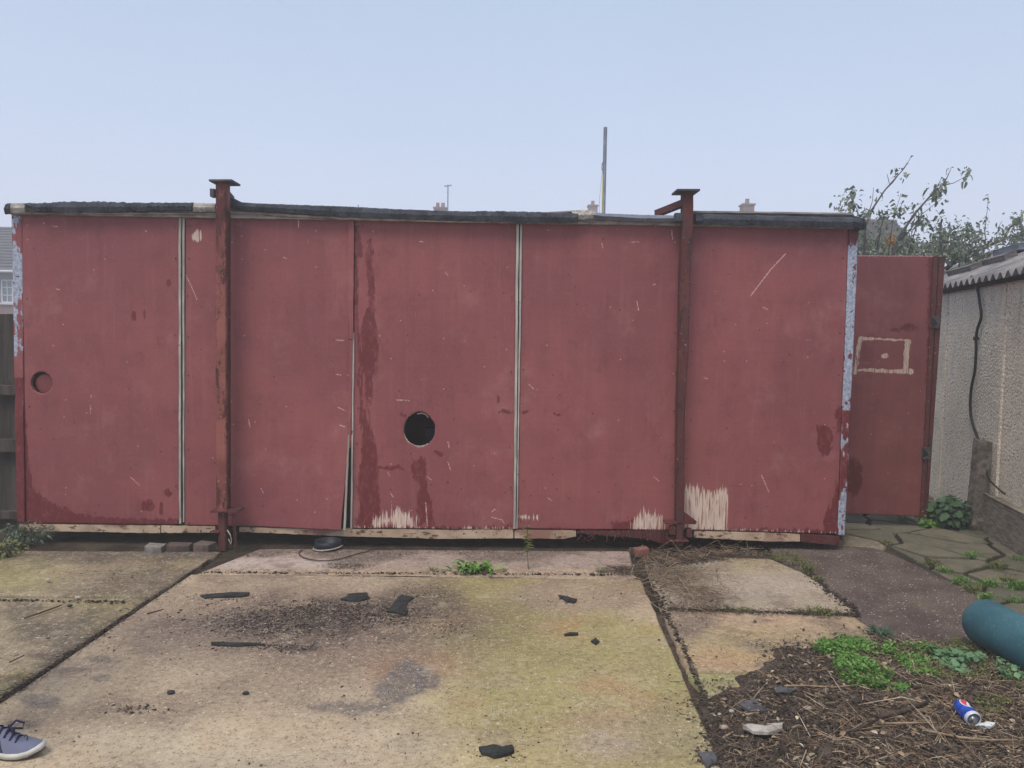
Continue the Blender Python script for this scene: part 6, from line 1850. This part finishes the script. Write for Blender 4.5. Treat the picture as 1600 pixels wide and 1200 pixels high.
# left house
Yh = 34.0; dep = 8.0
rz = ZatP(5, 357, Yh + dep / 2); ez = ZatP(5, 424, Yh - .35)
house('semi_detached_house', 'hazy grey house with white barred window far beyond the left fence', XatP(-260, Yh), XatP(120, Yh), Yh, dep, ez, rz - .15, ROOFM, REND,
      [(XatP(0, Yh), XatP(36, Yh), ZatP(5, 473, Yh), ZatP(5, 437, Yh)), (XatP(-60, Yh), XatP(-25, Yh), ZatP(5, 473, Yh), ZatP(5, 437, Yh))], [(XatP(80, 38), rz + .4, .9, 2)], band=ZatP(5, 476, Yh))
# centre row, only chimneys showing
Yh = 46.0; dep = 8
hc = ZatP(690, 322, Yh + dep / 2)
house('terraced_house', 'hazy house behind the cabin, only its twin chimney pots showing left of centre', XatP(560, 50), XatP(760, 50), Yh, dep, hc - 3.4, hc - 1.1, ROOFM, BRK, [], [(XatP(688, 50), hc - .2, .75, 2)])
hc2 = ZatP(925, 322, 54)
house('terraced_house', 'hazy house behind the cabin, its small chimney beside the tall pole', XatP(820, 54), XatP(1010, 54), 50, 8, hc2 - 3.2, hc2 - 1.0, ROOFM, BRK, [], [(XatP(926, 54), hc2 - .05, .62, 1)])
hc3 = ZatP(1167, 322, 44)
house('terraced_house', 'hazy house behind the cabin, its chimney showing right of the right jack leg', XatP(1090, 44), XatP(1262, 44), 40, 8, hc3 - 3.2, hc3 - .9, ROOFG, BRK, [], [(XatP(1167, 44), hc3, .62, 1)])
# TV aerial
Ya = 47.0
an = atY(700, 289, Ya)
ae = thing('television_aerial', (an.x, Ya, hc - 3), 'thin television aerial above the roof left of centre', 'aerial')
MB().tube([(an.x, Ya, hc - 3), (an.x, Ya, an.z)], .035, 6).build('mast', POLE, ae)
MB().tube([(an.x - .22, Ya, an.z - .08), (an.x + .22, Ya, an.z - .02)], .025, 5).build('boom', POLE, ae)
for k in range(5): MB().tube([(an.x - .2 + .1 * k, Ya - .2, an.z - .07 + .015 * k), (an.x - .2 + .1 * k, Ya + .2, an.z - .07 + .015 * k)], .015, 5).build('element', POLE, ae)
an2 = atY(560, 320, Ya); o = MB().tube([(an2.x, Ya, hc - 3), (an2.x, Ya, an2.z)], .03, 5).build('roof_spike', POLE); tag(o, 'short thin spike just above the felt left of centre', 'spike')
# right gable house seen behind the tree
Yh = 26.0; dep = 3.2
rz = ZatP(1375, 346, Yh + dep / 2); 
house('bungalow', 'hazy house with a grey roof behind the straggly apple tree', XatP(1200, Yh), XatP(1447, 25.65) - .35, Yh, dep, rz - 1.35, rz - .15, ROOFG, REND, [(XatP(1395, Yh), XatP(1425, Yh), 1.0, 2.2)], [])
Yh = 30.0
house('bungalow', 'pale hazy house at the far right edge beyond the shed', XatP(1580, 34.5) + .3, XatP(1750, Yh), Yh, 4, ZatP(1585, 352, Yh), ZatP(1600, 338, Yh) , ROOFG, simple('pale_render', C(196, 192, 188), C(178, 174, 170), 2, .9, .2), [(XatP(1640, Yh), XatP(1680, Yh), 2.4, 3.6)], [], hip=0)

# ================================================================== trees at the right
def tree(name, label, cat, Y, trunk, branches, clusters, lsize, seed, mat_=TREEL, tr=.03, spread=.06):
    base = Vector((trunk[0][0], trunk[0][1], 0)); t_ = thing(name, base, label, cat)
    MB().tube([Vector(p) for p in trunk], [tr * (1 - .5 * i / (len(trunk) - 1)) for i in range(len(trunk))], 9).build('trunk', BARK, t_, True)
    rr = np.random.default_rng(seed); P = []; 
    for br in branches:
        pts = [atY(x, y, Y + dy) for x, y, dy in br['p']]
        r0 = br.get('r', .012)
        MB().tube(pts, [max(.0025, r0 * (1 - .85 * i / (len(pts) - 1))) for i in range(len(pts))], 6).build('branch', BARK, t_, True)
        n = br.get('n', 30)
        for k in range(n):
            t = br.get('t0', .15) + (1 - br.get('t0', .15)) * rr.random(); i = min(len(pts) - 2, int(t * (len(pts) - 1))); q = pts[i].lerp(pts[i + 1], t * (len(pts) - 1) - i)
            P.append(q + Vector(rr.normal(size=3)) * br.get('s', .035))
    for cx, cy, rx, ry, n in clusters:
        for k in range(n):
            a_, b2 = rr.normal(), rr.normal()
            P.append(atY(cx + a_ * rx * .55, cy + b2 * ry * .55, Y + rr.normal() * .25))
    P = np.array([tuple(p) for p in P]); n = len(P)
    N_ = rr.normal(size=(n, 3)) * .7 + np.array([0, -.4, .5])
    V, F, A = leaf_cloud(P, N_, rr.uniform(.5, 1.2, n) * lsize, .6, .3, seed, .3)
    put('crown', V, F, mat_, t_, attrs={'rnd': A})
    return t_
Yt = 8.6
bx = atY(1395, 400, Yt)
tree('apple_tree', 'straggly apple tree with long bare shoots rising above the open door', 'tree', Yt, [(bx.x, Yt, 0), (bx.x + .02, Yt, 1.0), (bx.x - .02, Yt, 1.9)],
     [dict(p=[(1385, 470, 0), (1350, 410, 0), (1352, 355, -.1), (1362, 328, -.1), (1382, 298, 0), (1402, 275, 0), (1413, 263, 0), (1425, 243, .1)], r=.016, n=26, t0=.2),
      dict(p=[(1382, 298, 0), (1395, 285, 0), (1408, 268, 0), (1415, 258, 0)], r=.006, n=3), dict(p=[(1389, 284, 0), (1386, 272, 0)], r=.004, n=1), dict(p=[(1400, 276, 0), (1398, 262, 0)], r=.004, n=1),
      dict(p=[(1395, 470, 0), (1395, 400, 0), (1405, 370, 0), (1430, 333, 0), (1452, 308, .1), (1474, 288, .1), (1481, 275, .1), (1486, 263, .1)], r=.02, n=60, t0=.25),
      dict(p=[(1474, 290, .1), (1490, 286, .1), (1503, 279, .1), (1516, 270, .1)], r=.006, n=10, t0=.5, s=.03), dict(p=[(1455, 312, .1), (1462, 300, .1), (1470, 280, .1)], r=.006, n=14),
      dict(p=[(1385, 420, 0), (1395, 345, 0), (1408, 302, 0)], r=.006, n=14, t0=.5), dict(p=[(1355, 340, 0), (1363, 315, 0), (1365, 293, 0)], r=.006, n=10),
      dict(p=[(1400, 380, 0), (1420, 362, 0), (1440, 335, 0), (1472, 310, 0)], r=.01, n=36), dict(p=[(1420, 395, 0), (1430, 360, 0), (1434, 345, 0)], r=.008, n=16),
      dict(p=[(1370, 390, 0), (1380, 340, 0), (1412, 325, 0), (1440, 318, 0)], r=.008, n=30), dict(p=[(1340, 400, 0), (1340, 330, 0), (1328, 300, 0)], r=.008, n=22, t0=.4), dict(p=[(1440, 345, 0), (1462, 345, 0), (1477, 336, 0)], r=.005, n=10, t0=.5)],
     [(1440, 345, 12, 12, 34), (1460, 300, 14, 10, 20), (1510, 270, 8, 8, 16), (1332, 300, 8, 8, 14), (1378, 336, 10, 12, 22), (1400, 325, 10, 10, 12), (1350, 335, 14, 12, 30)], .062, 3)
bx = atY(1370, 400, 10.2)
tree('leafy_shrub', 'dense grey green shrub filling the gap behind the open door', 'shrub', 10.2, [(bx.x, 10.2, 0), (bx.x, 10.2, 1.0), (bx.x, 10.2, 1.9)],
     [dict(p=[(1370, 450, 0), (1360, 400, 0), (1345, 370, 0)], n=20), dict(p=[(1370, 450, 0), (1400, 400, 0), (1420, 375, 0)], n=20)],
     [(1365, 392, 46, 28, 700), (1420, 392, 50, 24, 650), (1320, 322, 16, 14, 90), (1470, 388, 30, 22, 330), (1345, 370, 14, 20, 110)], .060, 4)
t3 = atY(1560, 400, 9.4)
tree('apple_tree', 'second apple tree with an arching branch over the shed roof', 'tree', 9.4, [(4.4, 12.4, 0), (4.5, 12.3, 1.4), (4.4, 11.9, 2.2)] if False else [(atY(1470, 400, 9.4).x, 9.4, 0), (atY(1472, 400, 9.4).x, 9.4, 1.2), (atY(1478, 405, 9.4).x, 9.4, 2.4)],
     [dict(p=[(1478, 420, 0), (1500, 402, 0), (1540, 386, 0), (1568, 374, 0), (1578, 355, 0), (1592, 345, 0), (1604, 322, 0)], r=.028, n=60, t0=.1, s=.05), dict(p=[(1540, 386, 0), (1539, 360, 0), (1543, 325, 0), (1544, 306, 0)], r=.007, n=10, s=.02),
      dict(p=[(1550, 382, 0), (1575, 370, 0), (1610, 358, 0)], r=.01, n=34), dict(p=[(1490, 405, 0), (1500, 370, 0), (1512, 350, 0)], r=.01, n=30), dict(p=[(1480, 400, 0), (1470, 370, 0), (1460, 350, 0)], r=.01, n=26), dict(p=[(1555, 380, 0), (1560, 355, 0), (1566, 345, 0)], r=.004, n=4)],
     [(1490, 398, 60, 12, 420), (1500, 388, 30, 22, 300), (1475, 365, 22, 18, 160), (1515, 365, 22, 18, 170), (1580, 372, 22, 22, 160), (1590, 350, 12, 12, 60), (1540, 343, 5, 6, 8), (1540, 382, 26, 10, 60), (1600, 380, 22, 18, 80), (1470, 395, 20, 14, 120)], .058, 6)
# orange spot of leaves
V, F, A = leaf_cloud(np.array([tuple(atY(1392 + rg.normal() * 4, 376 + rg.normal() * 5, 8.9)) for _ in range(24)]), rg.normal(size=(24, 3)) + np.array([0, -1, 0]), np.full(24, .05), .6, .3, 9)
o = put('autumn_leaves', V, F, leafmat('orange_leaf', [C(190, 130, 66), C(206, 150, 84)]), attrs={'rnd': A}); tag(o, 'small spray of orange autumn leaves among the green', 'leaves')
# hedge behind the cabin, hidden from here but there when seen from the side
for cx_, yy_, lb_ in ((-7.5, 12, 'dense hedge bush furthest left in the garden behind'), (-5.5, 13.5, 'dense hedge bush behind the left end of the cabin'), (5.6, 15, 'dense hedge bush behind the open door')):
    c_ = Vector((cx_, yy_, 0)); bush('hedge_bush', c_, 1.2, .8, .85, 900, .09, TREEL, lb_, 'bush', int(yy_ * 3), .6, .8)['group'] = 'hedge bushes behind'

# ================================================================== person at the left edge (only the shoe tip shows)
def skin_mesh(name, verts, edges, rads, mat_, parent, sub=2, root=0):
    me = bpy.data.meshes.new(name); me.from_pydata([tuple(v) for v in verts], edges, []); me.update()
    o = bpy.data.objects.new(name + '_src', me); COL.objects.link(o)
    m1 = o.modifiers.new('s', 'SKIN')
    m1.use_smooth_shade = True
    for i, r_ in enumerate(rads):
        sv = me.skin_vertices[0].data[i]; sv.radius = (r_, r_) if not isinstance(r_, tuple) else r_
        sv.use_root = (i == root)
    m2 = o.modifiers.new('u', 'SUBSURF'); m2.levels = sub; m2.render_levels = sub
    dg = bpy.context.evaluated_depsgraph_get(); dg.update()
    ev = o.evaluated_get(dg); m = bpy.data.meshes.new_from_object(ev)
    V = np.empty(len(m.vertices) * 3, np.float32); m.vertices.foreach_get('co', V)
    F = [tuple(p.vertices) for p in m.polygons]
    bpy.data.objects.remove(o)
    return put(name, V.reshape(-1, 3), F, mat_, parent, True)
JEAN = simple('dark_jeans', C(48, 54, 76), C(36, 42, 60), 30, .9, .4)
COAT = simple('navy_coat', C(40, 44, 54), C(30, 32, 42), 30, .9, .3)
SKN = simple('skin', C(204, 160, 136), C(192, 146, 122), 20, .6, .1)
HAIR = simple('dark_hair', C(50, 40, 34), C(36, 28, 24), 60, .8, .5)
toe = atZ(66, 1181); toe.z = 0
per_ = thing('person', (toe.x - .45, toe.y + .15, 0), 'person in grey blue running shoes stepping in at the bottom left corner', 'person')
X0, Y0 = toe.x, toe.y
A1 = Vector((X0 - .235, Y0, .10)); K1 = Vector((X0 - .30, Y0 + .02, .50)); H1 = Vector((X0 - .50, Y0 + .08, .92))
X1, Y1 = X0 - .42, Y0 + .34
A2 = Vector((X1 - .225, Y1, .10)); K2 = Vector((X1 - .12, Y1 - .01, .50)); H2 = Vector((X0 - .50, Y0 + .26, .92))
PEL = Vector((X0 - .50, Y0 + .17, .97)); CH = Vector((X0 - .49, Y0 + .17, 1.28)); NK = Vector((X0 - .48, Y0 + .17, 1.47)); HD = Vector((X0 - .45, Y0 + .17, 1.60))
skin_mesh('trousers', [PEL, H1, K1, A1 + Vector((-.01, 0, .0)), H2, K2, A2, PEL + Vector((0, 0, .06))], [(0, 1), (1, 2), (2, 3), (0, 4), (4, 5), (5, 6), (0, 7)], [.12, .095, .066, .058, .095, .066, .058, .12], JEAN, per_)
S1_, S2_ = CH + Vector((0, -.19, .10)), CH + Vector((0, .19, .10))
EL1, EL2 = S1_ + Vector((-.08, -.05, -.30)), S2_ + Vector((-.06, .05, -.30)); W1_, W2_ = EL1 + Vector((.04, -.01, -.26)), EL2 + Vector((.06, .0, -.26))
skin_mesh('coat', [PEL + Vector((0, 0, -.03)), CH, NK + Vector((0, 0, -.04)), S1_, EL1, W1_, S2_, EL2, W2_], [(0, 1), (1, 2), (1, 3), (3, 4), (4, 5), (1, 6), (6, 7), (7, 8)], [.135, .135, .06, .075, .052, .040, .075, .052, .040], COAT, per_)
for Wp, sgn in ((W1_, -1), (W2_, 1)):
    vs = [Wp, Wp + Vector((.01, 0, -.05)), Wp + Vector((.012, 0, -.09))]; ed = [(0, 1), (1, 2)]; rd = [.026, .030, .026]
    for k in range(4):
        b0 = Wp + Vector((-.022 + .016 * k, 0, -.09)); i0 = len(vs); l = (.065, .078, .082, .07)[k]
        vs += [b0, b0 + Vector((.006, -.004 * sgn, -l * .55)), b0 + Vector((.010, -.016 * sgn, -l))]; ed += [(2, i0), (i0, i0 + 1), (i0 + 1, i0 + 2)]; rd += [.010, .0085, .007]
    i0 = len(vs); vs += [Wp + Vector((.034, -.004, -.055)), Wp + Vector((.046, -.012 * sgn, -.095))]; ed += [(1, i0), (i0, i0 + 1)]; rd += [.011, .008]
    skin_mesh('hand', vs, ed, rd, SKN, per_, 1)
# head with face
bm = bmesh.new(); bmesh.ops.create_uvsphere(bm, u_segments=32, v_segments=24, radius=1)
for v in bm.verts:
    x_, y_, z_ = v.co
    r_ = Vector((x_ * .098, y_ * .074, z_ * .118))
    if z_ < -.1: r_.y *= 1 - .28 * (-z_); r_.x *= 1 - .12 * (-z_)
    if x_ > .6:
        fz = z_; r_.x += .022 * math.exp(-((fz + .12) / .13) ** 2 - (y_ / .14) ** 2)          # nose
        r_.x -= .010 * math.exp(-((fz - .10) / .10) ** 2) * (math.exp(-((abs(y_) - .36) / .16) ** 2))   # eye sockets
        r_.x += .006 * math.exp(-((fz + .45) / .08) ** 2 - (y_ / .3) ** 2)                       # lips
        r_.x += .008 * math.exp(-((fz + .8) / .15) ** 2 - (y_ / .3) ** 2)                        # chin
    r_.y += math.copysign(.012, y_) * math.exp(-((x_ + .05) / .12) ** 2 - (z_ / .22) ** 2) * (abs(y_) > .8)
    v.co = HD + r_
hv = [v.co.copy() for v in bm.verts]; hf = [[v.index for v in f.verts] for f in bm.faces]; bm.free()
head = put('head', hv, hf, SKN, per_, True)
MB().tube([NK + Vector((0, 0, -.05)), HD + Vector((-.02, 0, -.06))], [.058, .052], 14).build('neck', SKN, per_, True)
EYEM = simple('eye_white', C(230, 228, 224), C(220, 218, 214), 5, .3, 0); IRIS = simple('iris', C(40, 34, 30), C(30, 24, 22), 5, .2, 0); LIP = simple('lips', C(170, 104, 96), C(158, 92, 86), 10, .5, 0)
for s_ in (-1, 1):
    e = HD + Vector((.079, s_ * .028, .013))
    ey = MB().lathe(e, [(.001, -.011), (.009, -.006), (.011, 0), (.009, .006), (.001, .011)], seg=14).build('eye', EYEM, head, True)
    MB().lathe(e + Vector((.009, 0, 0)), [(.0055, 0), (.004, .002)], seg=12, u=Vector((0, 1, 0)), v=Vector((0, 0, 1)), w_=Vector((1, 0, 0))).build('iris', IRIS, head)
MB().tube([HD + Vector((.094, -.022, -.052)), HD + Vector((.104, 0, -.050)), HD + Vector((.094, .022, -.052))], [.002, .0055, .002], 8).build('lips', LIP, head, True)
hp = [p for p in hv]
hb = [HD + (p - HD) * 1.06 + Vector((-.004, 0, .006)) for p in hv]
keepf = [f for f in hf if all(((hv[i] - HD).z > .055 or ((hv[i] - HD).x < -.015 and (hv[i] - HD).z > -.06)) for i in f)]
put('hair', [tuple(p) for p in hb], keepf, HAIR, head, True)
# running shoes
def fabric_mat():
    m = M('grey_blue_knit', .8, .3)
    n = m.n('ShaderNodeTexWave'); m.l(m.co((1, 1, 1)), n.inputs['Vector']); n.inputs['Scale'].default_value = 150; n.inputs['Distortion'].default_value = 2
    c = m.mix(n.outputs['Fac'], C(96, 100, 122), C(128, 132, 154))
    c = m.mix(m.rng(m.noise(25, 3), .4, .6, 0, .5), c, C(104, 108, 134))
    m.col(c); m.bump(n.outputs['Fac'], .4, .001); return m.m
KNIT = fabric_mat()
SOLE = simple('white_foam_sole', C(214, 212, 206), C(190, 188, 182), 20, .7, .2)
SDARK = simple('dark_rubber_outsole', C(74, 76, 70), C(60, 60, 56), 30, .8, .3)
LACE = simple('navy_lace', C(36, 36, 76), C(26, 26, 58), 60, .8, .2)
STR = simple('slate_stripe', C(52, 56, 76), C(44, 48, 66), 30, .7, .1)
def shoe(tx, ty, yaw):
    c, s_ = math.cos(yaw), math.sin(yaw)
    def W(l, a, z): return Vector((tx - l * c - a * s_ * -1 * -1, ty - l * s_ + a * c, z))  # l from toe backward, a to the left
    Ls = [0.0, .012, .03, .06, .10, .14, .18, .22, .26, .285]
    hw = [.012, .026, .037, .046, .048, .043, .036, .034, .032, .020]
    top = [.036, .046, .054, .060, .072, .092, .104, .100, .104, .100]
    zb_ = [.024, .018, .010, .004, .002, .004, .004, .002, .004, .010]
    up_ = thing_child = None
    V = []; n = 14
    for i, l in enumerate(Ls):
        z0 = zb_[i] + .024
        for k in range(n):
            th = math.pi * k / (n - 1)
            a = hw[i] * math.cos(th); a = math.copysign(abs(a) ** .9 * hw[i] ** .1, a)
            V.append(W(l, a * (1 - .12 * math.sin(th)), z0 + (top[i] - z0) * max(0.0, math.sin(th)) ** .8))
    F = [(i * n + k, i * n + k + 1, (i + 1) * n + k + 1, (i + 1) * n + k) for i in range(len(Ls) - 1) for k in range(n - 1)]
    F += [tuple(range(n)), tuple((len(Ls) - 1) * n + k for k in range(n - 1, -1, -1))]
    sh = put('shoe', [tuple(v) for v in V], F, KNIT, per_, True)
    for mt, off0, off1, name, grow in ((SOLE, .006, .026, 'sole', .005), (SDARK, 0, .0065, 'outsole', .002)):
        V = []; 
        for i, l in enumerate(Ls):
            for a, z in ((-hw[i] - grow, off1), (hw[i] + grow, off1), (hw[i] + grow * .4, off0), (-hw[i] - grow * .4, off0)):
                V.append(W(l - (.006 if i == 0 else 0), a, zb_[i] + z + .0))
        F = [(i * 4 + k, i * 4 + (k + 1) % 4, (i + 1) * 4 + (k + 1) % 4, (i + 1) * 4 + k) for i in range(len(Ls) - 1) for k in range(4)] + [(3, 2, 1, 0), tuple((len(Ls) - 1) * 4 + k for k in range(4))]
        put(name, [tuple(v) for v in V], F, mt, sh, True)
    b = MB()
    for k in range(5):
        l = .082 + .021 * k; zz = np.interp(l, Ls, top) + .003
        b.tube([W(l, -.026, zz - .012), W(l + .004, 0, zz + .003), W(l, .026, zz - .012)], .0044, 6)
    zz = .100
    for sg in (-1, 1):
        b.tube([W(.125, 0, zz), W(.105, sg * .018 - .006, zz + .022), W(.078, sg * .028 - .01, zz + .012), W(.080, sg * .022 - .01, zz - .006), W(.12, 0, zz - .002)], .0042, 6)
    b.build('laces', LACE, sh, True)
    MB().tube([W(.052, -.006, .060), W(.054, 0, .072), W(.062, .004, .074), W(.07, .006, .066)], .0022, 6).build('pull_loop', SDARK, sh)
    b = MB()
    for l in (.135, .165, .195):
        for sg in (-1, 1):
            q = [W(l - .020, sg * (np.interp(l, Ls, hw) + .0005), .030), W(l - .008, sg * (np.interp(l, Ls, hw) + .0005), .030), W(l + .012, sg * (np.interp(l + .01, Ls, hw) * .72), .074), W(l + .002, sg * (np.interp(l, Ls, hw) * .72), .074)]
            b.add([*q, *[p + Vector((s_ * sg * -.003, c * sg * .003, .002)) for p in q]], [(0, 1, 2, 3), (4, 5, 6, 7), (0, 4, 5, 1), (1, 5, 6, 2), (2, 6, 7, 3), (3, 7, 4, 0)])
    b.build('side_stripes', STR, sh)
shoe(X0, Y0, R(-4)); shoe(X1 + .005, Y1, R(3))

# ================================================================== haze
HZ = True
if HZ:
    hm = bpy.data.materials.new('thin_haze'); hm.use_nodes = True; hn = hm.node_tree; hn.nodes.clear()
    ho = hn.nodes.new('ShaderNodeOutputMaterial'); pv = hn.nodes.new('ShaderNodeVolumePrincipled')
    pv.inputs['Color'].default_value = (.97, .98, 1.0, 1); pv.inputs['Density'].default_value = .0085
    pv.inputs['Anisotropy'].default_value = 0.2
    hn.links.new(pv.outputs[0], ho.inputs['Volume'])
    o = MB().box((-151, -61, -1.2), (151, 191, 10.5)).build('haze', hm, base=(0, 0, -1.2)); o['kind'] = 'stuff'
